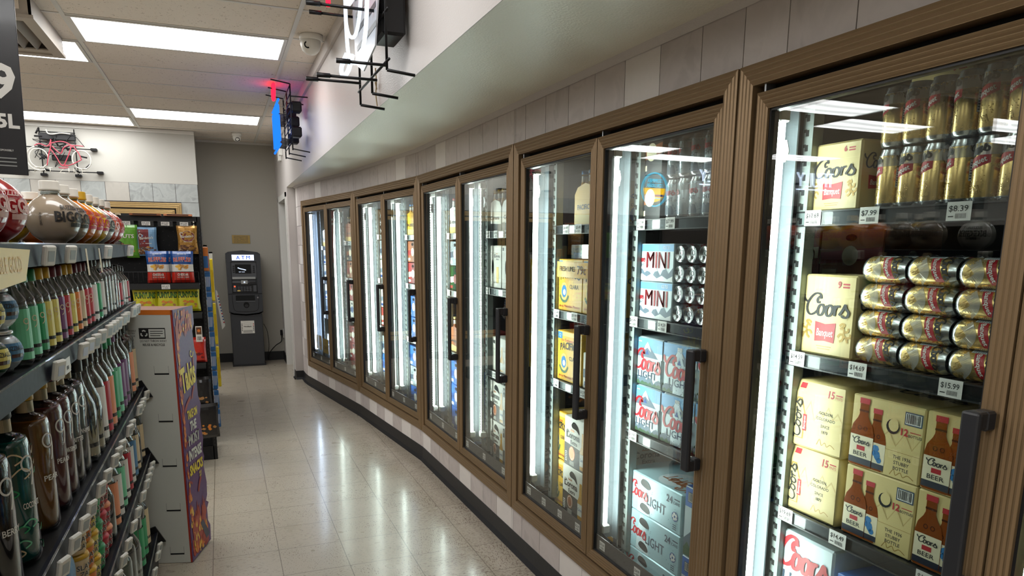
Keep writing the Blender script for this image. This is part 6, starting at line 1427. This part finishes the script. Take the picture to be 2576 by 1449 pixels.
# ---- next shelving run with hanging strips of snacks
t = empty('gondola_shelving', T(0, 0, 0), 'black shelving run behind the snack rack, mostly hidden', 'shelving')
m = MB(); m.box(-.42, 2.56, 0, -.40, 4.6, 1.5, 'black_metal'); reg(t, m.build('back_panel', t))
m = MB(); m.box(-.40, 2.56, 0, -.02, 4.6, .12, 'black_metal'); reg(t, m.build('base_deck', t))
for z in (.45, .8, 1.15, 1.452):
    m = MB(); m.box(-.40, 2.56, z-.02, -.02, 4.6, z, 'black_metal'); reg(t, m.build('shelf', t))
mat('pkt_blue', (40, 104, 168), .35); mat('pkt_white', (214, 220, 226), .4)
def mk_strip(cols, n, w, h, name='packet'):
    t = empty('clip_strip'); m = MB(); m.box(-.012, .004, -n*h, .012, .006, .034, 'lab_white'); m.box(-.10, .004, .024, .012, .008, .034, 'steel'); reg(t, m.build('hanging_strip', t)); first = None
    for q in range(n):
        m = MB(); m.bbox(-w/2, -.014, 0, w/2, .002, h*.95, cols[0], .005, 1); f = lambda x, z, l=0: Vector((x, -.0142-l, z)); f2 = lambda x, z, l=0: Vector((w/2+.0002+l, x, z))
        for k in range(4): m.poly(f, [(-w*.4+w*.2*k, h*.2), (-w*.3+w*.2*k, h*.2), (-w*.15+w*.2*k, h*.7), (-w*.25+w*.2*k, h*.7)], cols[1], .0005); m.rect(f2, -.012, h*(.15+.2*k), -.002, h*(.25+.2*k), cols[1], .0005)
        p = m.build(name, t, T(0, 0, -h*(q+1)) @ RZ(.08*((q % 3)-1))); reg(t, p)
    return t
o = place('cs1', lambda: mk_strip(('pkt_blue', 'pkt_white'), 9, .040, .140), T(.034, 2.20, 1.47) @ RY(-.0), 'hanging strip of blue and white snack packets beside the rack', 'clip strip')
o = place('cs2', lambda: mk_strip(('pkt_white', 'lab_purple'), 7, .030, .16), T(.008, 2.155, 1.30), 'hanging strip of white and purple packets against the rack upright', 'clip strip')
o = place('cs3', lambda: mk_strip(('sign_yellow', 'cap_yellow'), 3, .022, .33), T(.062, 2.62, 1.42), 'narrow yellow hanging strip behind the blue packets', 'clip strip')
m = MB(); m.bbox(-.024, 0, 0, .024, .02, .16, 'lab_orange', .003); m.rect(FR(0, 0, 0), -.02, .02, .02, .10, 'pkt_blue', .0006); o = m.build('snack_packet', None, T(.028, 2.13, 1.33)); tag(o, 'orange-topped blue packet at the head of the hanging strips', 'packet')
m = MB(); m.prism([(0, .0), (.012, -.015), (.055, -.30), (.03, -.33), (.0, -.06)], 0, .0008, 'lab_white'); f = FR(0, 0, 0)
for k in range(10): m.rect(f, .010+.0035*k, -.06-.024*k, .020+.0035*k, -.05-.024*k, 'lab_red' if k % 3 == 0 else 'deep_blue', .0006)
m.box(-.11, -.002, -.004, .006, .002, .004, 'steel'); o = m.build('shelf_flag', None, T(.075, 3.1, 1.149)); tag(o, 'slanting white printed tag hanging out into the aisle', 'sign')

# ================================================================== cash machine
mat('atm_body', (52, 54, 58), .42); mat('atm_dark', (30, 31, 34), .4); mat('atm_face', (74, 76, 80), .45); mat('atm_light', (150, 152, 150), .4)
lamp_material('atm_sign', (214, 226, 255), 2.2); lamp_material('atm_blue', (30, 74, 190), 1.2); lamp_material('atm_screen', (190, 200, 220), 1.4); lamp_material('lamp_red', (255, 70, 40), 3)
AX, AY, AW = .19, 6.27, .40
t = empty('cash_machine', T(AX, AY, 0), 'dark grey cash machine with a lit blue and white sign against the grey wall', 'cash machine')
m = MB(); m.bbox(.012, .03, 0, AW-.012, .40, .74, 'atm_body', .006); m.box(.0, .02, 0, AW, .41, .02, 'atm_dark'); reg(t, m.build('safe_cabinet', t))
m = MB()
m.prism([(0, .68), (.05, .655), (AW/2, .64), (AW-.05, .655), (AW, .68), (AW, 1.405), (AW-.03, 1.425), (AW/2, 1.445), (.03, 1.425), (0, 1.405)], .03, .40, 'atm_body')
m.prism([(0, .70), (.05, .675), (AW/2, .66), (AW-.05, .675), (AW, .70), (AW, .91), (0, .91)], 0.0, .03, 'atm_body'); reg(t, m.build('housing', t))
m = MB()
for (x0, x1) in ((0, .05), (AW-.05, AW)): m.prism([(x0, .915), (x1, .915), (x1, 1.40), (x0, 1.40)], .0, .032, 'atm_body')
m.prism([(.05, 1.31), (AW-.05, 1.31), (AW-.05, 1.425), (.05, 1.425)], .0, .032, 'atm_body'); reg(t, m.build('front_bezel', t))
f = flat_map((0, -.001, 0), (1, 0, 0), (0, 0, 1))
m = MB(); m.box(.07, -.004, 1.325, AW-.075, .0, 1.392, 'atm_sign'); g2 = flat_map((0, -.0045, 0), (1, 0, 0), (0, 0, 1)); [m.text(g2, ch, AW/2-.002+dx, 1.337, .044, 'atm_blue', bold=.02, lift=.0006) for ch, dx in (('A', -.058), ('T', .0), ('M', .060))]; reg(t, m.build('lit_sign', t))
m = MB(); m.box(.055, .018, 1.10, AW-.055, .03, 1.305, 'atm_face'); m.box(.10, .014, 1.165, AW-.115, .019, 1.275, 'slot_dark'); g3 = flat_map((0, .0135, 0), (1, 0, 0), (0, 0, 1)); m.text(g3, 'GET CASH', .175, 1.178, .010, 'atm_screen', w=.07, bold=.02); m.stroke(g3, [(.13, 1.235), (.16, 1.222), (.19, 1.215), (.225, 1.205)], .012, 'atm_screen'); reg(t, m.build('screen', t))
m = MB()
for x in (.072, AW-.095):
    for k in range(4): m.bbox(x, .010, 1.175+.024*k, x+.022, .02, 1.188+.024*k, 'atm_dark', .002)
reg(t, m.build('side_buttons', t))
m = MB(); m.box(.06, .004, 1.095, AW-.07, .02, 1.122, 'atm_light'); m.box(.06, .010, 1.045, AW-.07, .02, 1.075, 'atm_face'); m.box(.16, .0, 1.035, .235, .012, 1.08, 'atm_light'); m.disc(flat_map((0, -.001, 0), (1, 0, 0), (0, 0, 1)), .198, 1.058, .010, 'atm_screen', .0005); m.box(.255, .0, 1.03, .33, .014, 1.066, 'atm_dark'); reg(t, m.build('card_slot', t))
m = MB(); m.box(.055, .02, .93, AW-.055, .03, 1.03, 'atm_dark'); m.box(.065, .006, .94, .10, .02, 1.02, 'atm_face'); m.disc(flat_map((0, .005, 0), (1, 0, 0), (0, 0, 1)), .082, 1.005, .009, 'lamp_red', .0005); m.box(AW-.10, .006, .94, AW-.065, .02, 1.02, 'atm_face')
for i in range(5):
    for j in range(3): m.bbox(.115+.034*i, .004, .944+.021*j, .142+.034*i, .02, .960+.021*j, 'atm_face', .002)
m.box(.11, .003, .945, .145, .006, .96, 'pac_pale'); reg(t, m.build('keypad', t))
m = MB(); m.box(.0, -.0012, .9095, AW, .0, .912, 'slot_dark'); m.box(.085, -.0015, .825, AW-.09, -.0, .895, 'slot_dark'); m.box(.085, -.006, .812, AW-.09, .0, .828, 'atm_face'); m.disc(f, AW-.055, .865, .010, 'steel', .0006); m.disc(f, .205, .775, .034, 'slot_dark', .0006, 20, .038); m.disc(f, .205, .765, .022, 'atm_dark', .001, 16, .018)
m.stroke(f, [(.045, .90), (.050, .78), (.075, .705), (AW/2, .690), (AW-.075, .705), (AW-.05, .78), (AW-.045, .90)], .005, 'slot_dark', .0008); reg(t, m.build('cash_tray', t))
m = MB(); m.box(.125, .0285, .415, .285, .0298, .575, 'lab_white'); f4 = flat_map((0, .028, 0), (1, 0, 0), (0, 0, 1)); m.text(f4, 'MetaBank', .205, .495, .016, 'ink', w=.09, bold=.02); m.ring(f4, .205, .54, .045, .001, 'ink', .0006, 18, .014)
for k in range(4): m.rect(f4, .15, .425+.009*k, .26, .428+.009*k, 'ink', .0006)
for k in range(5): m.rect(f4, .133, .45+.02*k, .143, .46+.02*k, 'ink', .0006); m.rect(f4, .268, .45+.02*k, .279, .46+.02*k, 'lab_red' if k > 2 else 'ink', .0006)
reg(t, m.build('sticker', t))
m = MB(); m.box(0, 0, 0, .215, .001, .105, 'pac_yellow'); f = FR(0, 0, 0); m.rect(f, -.006, -.006, .221, .111, 'clear_plastic', .0015)
for k, tx in enumerate(('COLORADO STATE LAW', 'PROHIBITS USE', 'OF EBT CARDS FOR', 'MARIJUANA', 'PURCHASES')): m.text(f, tx, .107, .085-.018*k, .010, 'ink', w=.17, bold=.02)
o = m.build('wall_notice', None, T(.285, YF-.004, 1.53)); tag(o, 'small yellow notice taped to the grey wall above the cash machine', 'sign')
m = MB(); m.tube(spline([(.60, 6.60, .50), (.64, 6.62, .40), (.655, 6.64, .22), (.64, 6.69, .10), (.63, 6.69, .02)], 5), .003, 'slot_dark', 6); o = m.build('thin_cable', None); tag(o, 'thin cable hanging down beside the cash machine', 'cable')
m = MB(); m.tube(spline([(.64, 6.64, .012), (.66, 6.64, .11), (.74, 6.66, .20), (.815, 6.68, .25), (.822, 6.685, .34)], 6), .0055, 'slot_dark', 7); m.bbox(.808, 6.67, .33, .836, 6.70, .40, 'slot_dark', .003); o = m.build('power_cord', None); tag(o, 'black power cord plugged in beside the white doorway', 'cord')
m = MB(); m.bbox(SX-.008, 6.64, .30, SX, 6.71, .42, 'white_plastic', .002); o = m.build('wall_socket', None); tag(o, 'socket plate beside the doorway where the black cord plugs in', 'socket')

# ================================================================== on the ceiling
def mk_vent():
    t = empty('ceiling_vent'); w, l, h = .86, .86, .10; m = MB()
    m.box(0, 0, -h, w, .012, 0, 'vent_beige'); m.box(0, l-.012, -h, w, l, 0, 'vent_beige'); m.box(w-.012, 0, -h, w, l, 0, 'vent_beige'); m.box(0, 0, -h, .012, l, 0, 'vent_beige'); m.box(.01, -.004, -h*.75, w-.05, 0.0, -h*.1, 'ceiling_tile'); reg(t, m.build('drop_box', t))
    m = MB()
    for (x0, y0, x1, y1) in ((-.01, -.01, w+.01, .05), (-.01, l-.05, w+.01, l+.01), (-.01, .05, .05, l-.05), (w-.05, .05, w+.01, l-.05)): m.box(x0, y0, -h-.018, x1, y1, -h, 'vent_beige')
    reg(t, m.build('rim', t))
    m = MB(); m.box(.03, .03, -h+.05, w-.03, l-.03, -h+.06, 'slot_dark')
    for q in range(11):
        x = .06+.068*q; m.prism([(x, -h-.012), (x+.003, -h-.013), (x+.034, -h+.040), (x+.030, -h+.042)], .10, l-.13, 'vent_beige')
    m.box(.05, .05, -h-.008, w-.05, .10, -h, 'vent_beige'); m.box(.05, l-.13, -h-.008, w-.05, l-.05, -h, 'vent_beige'); reg(t, m.build('louvres', t)); return t
mat('vent_beige', (176, 168, 158), .55)
place('vent', mk_vent, T(-.71-.86, 1.44, H), 'square beige air vent in a dropped box under the ceiling tiles', 'ceiling vent')
def mk_turret():
    t = empty('security_camera'); m = MB(); m.lathe([(.001, -.0), (.052, 0), (.056, -.008), (.055, -.030), (.048, -.034)], 'white_plastic', 24); reg(t, m.build('base', t))
    m = MB(); m.lathe([(.001, -.045), (.025, -.041), (.042, -.024), (.047, 0), (.042, .024), (.02, .041), (.001, .045)], 'white_plastic', 22, M=T(0, 0, -.048)); reg(t, m.build('ball', t))
    m = MB(); Ml = T(0, 0, -.048) @ basis((1, 0, 0), (0, .6, -.8), (0, -.8, -.6), (0, 0, 0)); m.lathe([(.026, .036), (.030, .040), (.030, .046), (.026, .046), (.022, .043), (.001, .043)], ['white_plastic', 'white_plastic', 'white_plastic', 'slot_dark', 'liq_dark'], 20, M=Ml); reg(t, m.build('lens', t)); return t
place('turret', mk_turret, T(.395, 5.93, H-.001) @ RZ(.15), 'small white ball security camera on the ceiling in front of the grey wall', 'security camera')
t = empty('security_camera', T(.735, 1.60, H), 'large white dome security camera near the lit neon signs', 'security camera')
m = MB(); m.lathe([(.001, 0), (.068, 0), (.072, -.01), (.070, -.03), (.06, -.035)], 'white_plastic', 26); reg(t, m.build('base', t))
m = MB(); m.lathe([(.001, -.072), (.03, -.066), (.052, -.045), (.062, -.01), (.06, .02)], 'white_plastic', 26, M=T(-.005, 0, -.045)); reg(t, m.build('housing', t))
m = MB(); m.ring(lambda x, z, l=0: Vector((-.005, 0, -.045)) + Vector((-.045*math.cos(z*9)*1.0-.012, -.055+abs(z)*.2, -.025+x)) if False else Vector((-.03+x*.8, -.052+x*.1, -.07+z*.8)), 0, 0, .026, .010, 'slot_dark', 0, 18); reg(t, m.build('lens_ring', t))
for q, (y, z, w, h_) in enumerate(((5.60, 2.46, .11, .17), (5.42, 2.50, .09, .17))): m = MB(); m.bbox(SX-.035, y, z-.0, SX, y+w, z+h_, 'white_plastic', .004); m.box(SX-.036, y+.03, z+.04, SX-.034, y+w-.03, z+h_-.04, 'trim_white'); o = m.build('chime_box', None); tag(o, 'small white box high on the wall above the doorway, %s' % ['the nearer to the corner', 'the one beside it'][q], 'wall box')
# hanging black price poster
mat('poster_black', (26, 27, 32), .22, coat=.3)
t = empty('hanging_poster', T(-.715, -.80, 1.70) @ RZ(-.06) @ RY(.03), 'black hanging price poster with a big white 9, cut off by the picture edge', 'poster')
m = MB(); m.bbox(0, 0, 0, .36, .004, .48, 'poster_black', .001); m.text(FR(0, 0, 0), '9', .318, .205, .085, 'white', w=.060, bold=.03); m.text(FR(0, 0, 0), '5L', .322, .125, .036, 'white', w=.055, bold=.04)
for k in range(3): m.rect(FR(0, 0, 0), .22, .022+.010*k, .335, .025+.010*k, 'case_brown' if False else 'atm_light', .0006)
m.text(FR(0, 0, 0), 'PLEASE DRINK RESPONSIBLY', .29, .062, .005, 'white', w=.08); reg(t, m.build('card', t))
m = MB(); m.bbox(-.01, -.004, .475, .37, .010, .50, 'dark_plastic', .003); reg(t, m.build('top_bar', t))
m = MB(); m.tube([(.10, .003, .50), (.10, .003, 1.08)], .0015, 'steel', 5); m.tube([(.26, .003, .50), (.26, .003, 1.08)], .0015, 'steel', 5); reg(t, m.build('hanging_wire', t))

# ================================================================== neon signs
lamp_material('neon_white', (222, 238, 255), 1.5); lamp_material('neon_blue', (30, 110, 255), 1.6); lamp_material('neon_red', (255, 22, 44), 4.0); lamp_material('neon_yellow', (255, 200, 30), 5.0); lamp_material('neon_cyan', (60, 200, 240), 5.0)
mat('tube_dead', (206, 202, 190), .3); mat('tube_pink', (176, 62, 78), .3); mat('frost', (196, 200, 206), .3)
def NM(y, z, off): return basis((0, -1, 0), (1, 0, 0), (0, 0, 1), (SX-off, y, z))   # hangs on the soffit face, seen from the aisle
def wireframe(m, w, h, dep, nx=3, nz=3, r=.0035):
    for k in range(nx): x = w*k/(nx-1); m.tube([(x, dep, -.05), (x, dep, h+.05)], r, 'black_metal', 6)
    for k in range(nz): z = h*k/(nz-1); m.tube([(-.04, dep, z), (w+.04, dep, z)], r, 'black_metal', 6)
# far sign: blue lettering under a red lamp
t = empty('neon_sign', NM(3.42, 2.30, .20), 'lit blue neon sign with a red round tube, high on the white wall', 'neon sign')
m = MB(); W = .62
for k in range(3): x = W*k/2; m.tube([(x, .06, -.06), (x, .06, .43)], .005, 'black_metal', 6); m.tube([(x, .06, .43), (x, -.08, .45)], .005, 'black_metal', 6); m.tube([(x, .06, -.05), (x, .19, -.07)], .005, 'black_metal', 6); m.tube([(x, .06, .34), (x, .19, .34)], .005, 'black_metal', 6)
for k in range(8): z = .42*k/7; m.tube([(-.03, .06, z), (W+.03, .06, z)], .0045, 'black_metal', 6)
for (x, z) in ((.08, .30), (.3, .2), (.5, .28), (.2, .08), (.44, .1)): m.bbox(x-.05, .07, z-.04, x+.05, .15, z+.04, 'black_metal', .01)
for k in range(10): x = .03+.062*k; m.tube([(x, .06, .02), (x, -.03, .03)], .004, 'black_metal', 5); m.tube([(x, .06, .20), (x, -.03, .21)], .004, 'black_metal', 5)
reg(t, m.build('wire_frame', t))
m = MB()
for q in range(5):
    x0 = .02+.118*q; pts = [[(0, .0), (0, .27), (.09, .27), (.09, .14), (0, .14)], [(0, .27), (0, 0), (.09, 0), (.09, .27)], [(.09, .27), (0, .27), (0, .0), (.09, 0)], [(0, 0), (0, .27), (.09, .0), (.09, .27)], [(0, .0), (.045, .27), (.09, 0)]][q]
    for ofs in (0, .022): m.tube([(x0+a*(1-ofs*4)+ofs, -.03, .01+b*(1-ofs*2)+ofs*.5) for a, b in pts], .0095, 'neon_blue', 8)
for z in (-.02, .31): m.tube([(.0, -.03, z), (W, -.03, z)], .009, 'neon_blue', 8)
reg(t, m.build('blue_tubes', t))
m = MB(); m.tube([(.31+.095*math.cos(2*PI*k/20), -.04, .42+.060*math.sin(2*PI*k/20)) for k in range(20)], .011, 'neon_red', 8, True); m.tube([(.31+.06*math.cos(2*PI*k/14), -.04, .42+.035*math.sin(2*PI*k/14)) for k in range(14)], .011, 'neon_red', 8, True); reg(t, m.build('red_tube', t))
# near sign: white outline tubes in front of a printed panel, red tubes on top
t = empty('neon_sign', NM(.10, 2.14, .17), 'lit white neon sign on long black prongs, nearest the viewer', 'neon sign')
m = MB(); W, HH = .62, .50
for (x, z0, z1) in ((.04, -.03, .60), (.30, -.03, .60), (.58, -.0, .60)): m.tube([(x, .06, z0), (x, .06, z1)], .005, 'black_metal', 7); m.tube([(x, .06, z0), (x, .165, z0-.01)], .006, 'black_metal', 7); m.tube([(x, .06, z0+.40), (x, .165, z0+.40)], .005, 'black_metal', 7)
for z in (.03, .20, .38, .55): m.tube([(.0, .06, z), (W, .06, z)], .005, 'black_metal', 7)
for (x, z, l) in ((.02, .33, .17), (.50, .22, .24), (.06, .055, .20), (.40, .0, .20), (.56, .02, .15)): m.tube([(x, .06, z), (x, -l+.08, z)], .0055, 'black_metal', 8); m.tube([(x, -l+.08, z), (x, -l+.03, z)], .009, 'black_metal', 8)
m.bbox(.34, .06, .14, .52, .15, .34, 'black_metal', .01); m.bbox(.10, .06, .30, .26, .14, .46, 'black_metal', .01); reg(t, m.build('wire_frame', t))
m = MB(); m.prism([(.10, .12), (.26, .06), (.50, .10), (.60, .30), (.58, .58), (.14, .58), (.06, .34)], .034, .040, 'frost')
for k in range(6): m.rect(flat_map((0, .033, 0), (1, 0, 0), (0, 0, 1)), .14, .16+.065*k, .54, .18+.065*k, ['atm_light', 'atm_face'][k % 2], .0006)
reg(t, m.build('backing_panel', t))
m = MB()
m.tube(spline([(.10, .0, .44), (.09, .0, .30), (.12, .0, .16), (.22, .0, .10), (.34, .0, .08), (.48, .0, .12), (.55, .0, .24), (.56, .0, .40)], 5), .008, 'neon_white', 9)
m.tube(spline([(.16, -.01, .40), (.15, -.01, .28), (.22, -.01, .20), (.36, -.01, .17), (.47, -.01, .24), (.49, -.01, .38)], 5), .007, 'neon_white', 9)
m.tube(spline([(.26, -.03, .12), (.24, -.05, .07), (.28, -.05, .03), (.34, -.04, .04), (.33, -.02, .10)], 5), .009, 'neon_white', 9); m.tube(spline([(.44, -.03, .36), (.40, -.05, .30), (.44, -.05, .25), (.50, -.03, .28)], 5), .010, 'neon_white', 9)
reg(t, m.build('white_tubes', t))
m = MB(); m.tube(spline([(.16, -.02, .50), (.30, -.02, .55), (.46, -.02, .54), (.56, -.02, .48)], 5), .011, 'neon_red', 9); m.tube([(.02, -.06, .36), (.02, -.06, .46)], .010, 'neon_red', 9); m.tube([(.02, -.06, .44), (.02, .03, .46)], .005, 'tube_dead', 7); reg(t, m.build('red_tubes', t))
m = MB(); m.tube(spline([(SX-.012, .20, 2.30), (SX-.010, .195, 2.24), (SX-.012, .205, 2.19), (SX-.008, .20, 2.137)], 4), .003, 'cap_cork', 6); m.tube([(SX-.012+.004*math.cos(k), .20+.012*math.cos(2*PI*k/8), 2.225+.014*math.sin(2*PI*k/8)) for k in range(8)], .003, 'cap_cork', 6, True); o = m.build('string', None); tag(o, 'knotted string hanging down the white wall under the near neon sign', 'string')
# unlit bicycle sign on the far wall
BXM = T(-1.69, BY-.085, 2.255)
t = empty('neon_sign', BXM, 'unlit neon sign shaped like a red bicycle, on the far white wall', 'neon sign')
m = MB(); W, HH = .62, .38
for x in (.13, .45): m.tube([(x, .03, -.03), (x, .03, .46)], .006, 'black_metal', 6)
for z in (.02, .26, .315, .42): m.tube([(-.03 if z < .3 else .12, .03, z), (W+.03 if z < .3 else .46, .03, z)], .006, 'black_metal', 6)
for (x, z) in ((-.04, .02), (W+.04, .02), (-.06, .27), (W+.0, .26), (.13, -.02), (.45, -.02)): m.bbox(x-.03, .015, z-.014, x+.03, .085, z+.014, 'black_metal', .004)
m.bbox(.12, .02, .34, .46, .05, .41, 'black_metal', .006); m.bbox(.22, .02, .13, .40, .05, .19, 'black_metal', .006)
rr = random.Random(12)
for q in range(14): x, z, a = rr.uniform(.05, .58), rr.uniform(.04, .40), rr.uniform(-1.2, 1.2); m.tube([(x, .02, z), (x+.07*math.cos(a), .02, z+.07*math.sin(a))], .009, 'black_metal', 6)
for q in range(5): m.tube(spline([(rr.uniform(.05, .55), .015, rr.uniform(.05, .4)) for _ in range(4)], 5), .0035, 'black_metal', 5)
reg(t, m.build('wire_frame', t))
m = MB()
for cx in (.105, .50):
    m.tube([(cx+.088*math.cos(2*PI*k/28), 0, .145+.098*math.sin(2*PI*k/28)) for k in range(28)], .0065, 'tube_dead', 7, True)
m.tube([(.105+.112*math.cos(2*PI*k/28), -.01, .14+.122*math.sin(2*PI*k/28)) for k in range(8, 24)], .006, 'tube_dead', 7)
m.tube(spline([(.20, -.01, .44), (.215, -.01, .40), (.26, -.01, .395), (.33, -.01, .41), (.42, -.01, .405)], 5), .0065, 'tube_dead', 7)
x = .06
for pts in ([(0, 0), (0, .05), (.035, .05)], [(0, .025), (.03, .025)], [(.045, 0), (.06, .05), (.078, 0)], [(.09, .05), (.125, .05)], [(.107, .05), (.107, 0)], [(.17, .05), (.205, .05), (.17, 0), (.21, 0)], [(.24, .05), (.24, 0)], [(.275, 0), (.275, .05), (.305, .038), (.275, .025), (.31, 0)], [(.37, .05), (.335, .05), (.335, 0), (.37, 0)], [(.335, .025), (.36, .025)]): m.tube([(x+a*1.3, -.01, .0+b) for a, b in pts], .0045, 'tube_dead', 6)
reg(t, m.build('white_tubes', t))
m = MB()
for pts in ([(.235, .34), (.225, .26), (.20, .18), (.175, .07)], [(.23, .30), (.33, .325), (.42, .29), (.475, .22), (.50, .145)], [(.225, .24), (.27, .16), (.315, .075), (.40, .09), (.50, .145)], [(.42, .285), (.385, .19), (.33, .075)], [(.24, .27), (.31, .20), (.345, .26), (.40, .29)], [(.08, .27), (.13, .29), (.20, .27), (.235, .33)], [(.40, .285), (.46, .29), (.53, .285)], [(.28, .055), (.33, .05), (.37, .06)], [(.30, .08), (.345, .085), (.365, .075)]):
    m.tube(spline([(a, -.012, b) for a, b in pts], 5), .0055, 'tube_pink', 7)
reg(t, m.build('bicycle_tubes', t))
# signs elsewhere in the shop that the glass doors mirror
lamp_material('neon_mirror', (214, 230, 255), 9.0)
LET = {'T': [[(0, 1), (.7, 1)], [(.35, 1), (.35, 0)]], 'R': [[(0, 0), (0, 1), (.55, 1), (.6, .75), (.5, .5), (0, .5)], [(.3, .5), (.62, 0)]], 'U': [[(0, 1), (0, .2), (.2, 0), (.45, 0), (.62, .2), (.62, 1)]], 'L': [[(0, 1), (0, 0), (.55, 0)]], 'Y': [[(0, 1), (.33, .5), (.66, 1)], [(.33, .5), (.33, 0)]]}
for (cx, cz, w, ds) in ((-4.62, 2.52, .62, 'nearer the snack rack'), (-6.25, 2.50, .78, 'further along')):
    t = empty('neon_sign', T(cx-w/2, BY-.06, cz), 'lit white word neon on the far wall, mirrored in cooler glass, '+ds, 'neon sign')
    m = MB(); x = 0; k = w/4.3
    for ch in 'TRULY':
        for st in LET[ch]: m.tube([(x+a*k*1.05+b*k*.12, 0, b*k*1.15) for a, b in st], .012, 'neon_mirror', 7)
        x += k*.86
    m.tube([(0, 0, -.05), (w*.98, 0, -.05)], .010, 'neon_mirror', 7); reg(t, m.build('white_tubes', t))
    m = MB(); m.box(0, .02, .02, w, .06, .05, 'black_metal'); reg(t, m.build('mounting_bar', t))
t = empty('neon_sign', T(-3.50, BY-.06, 2.36), 'round blue and yellow beach neon on the far wall, seen mirrored in cooler glass', 'neon sign')
m = MB(); m.tube([(.22*math.cos(2*PI*q/24), 0, .24*math.sin(2*PI*q/24)) for q in range(24)], .010, 'neon_cyan', 6, True); m.box(-.02, .01, -.1, .02, .06, .1, 'black_metal'); reg(t, m.build('ring_tube', t))
m = MB(); ff = flat_map((0, .004, 0), (1, 0, 0), (0, 0, 1)); m.poly(ff, [(.19*math.cos(PI+PI*q/14), .02+.2*math.sin(PI+PI*q/14)) for q in range(15)], 'neon_yellow', .0005); m.rect(ff, -.16, -.10, .16, -.07, 'bud_blue', .001); m.rect(ff, -.12, -.13, .12, -.115, 'neon_cyan', .001)
m.text(ff, 'SUMMER', 0, .10, .055, 'neon_cyan', w=.24, bold=.03); m.text(ff, 'CRUISER', 0, .035, .05, 'neon_cyan', w=.28, bold=.03); reg(t, m.build('lit_panel', t))
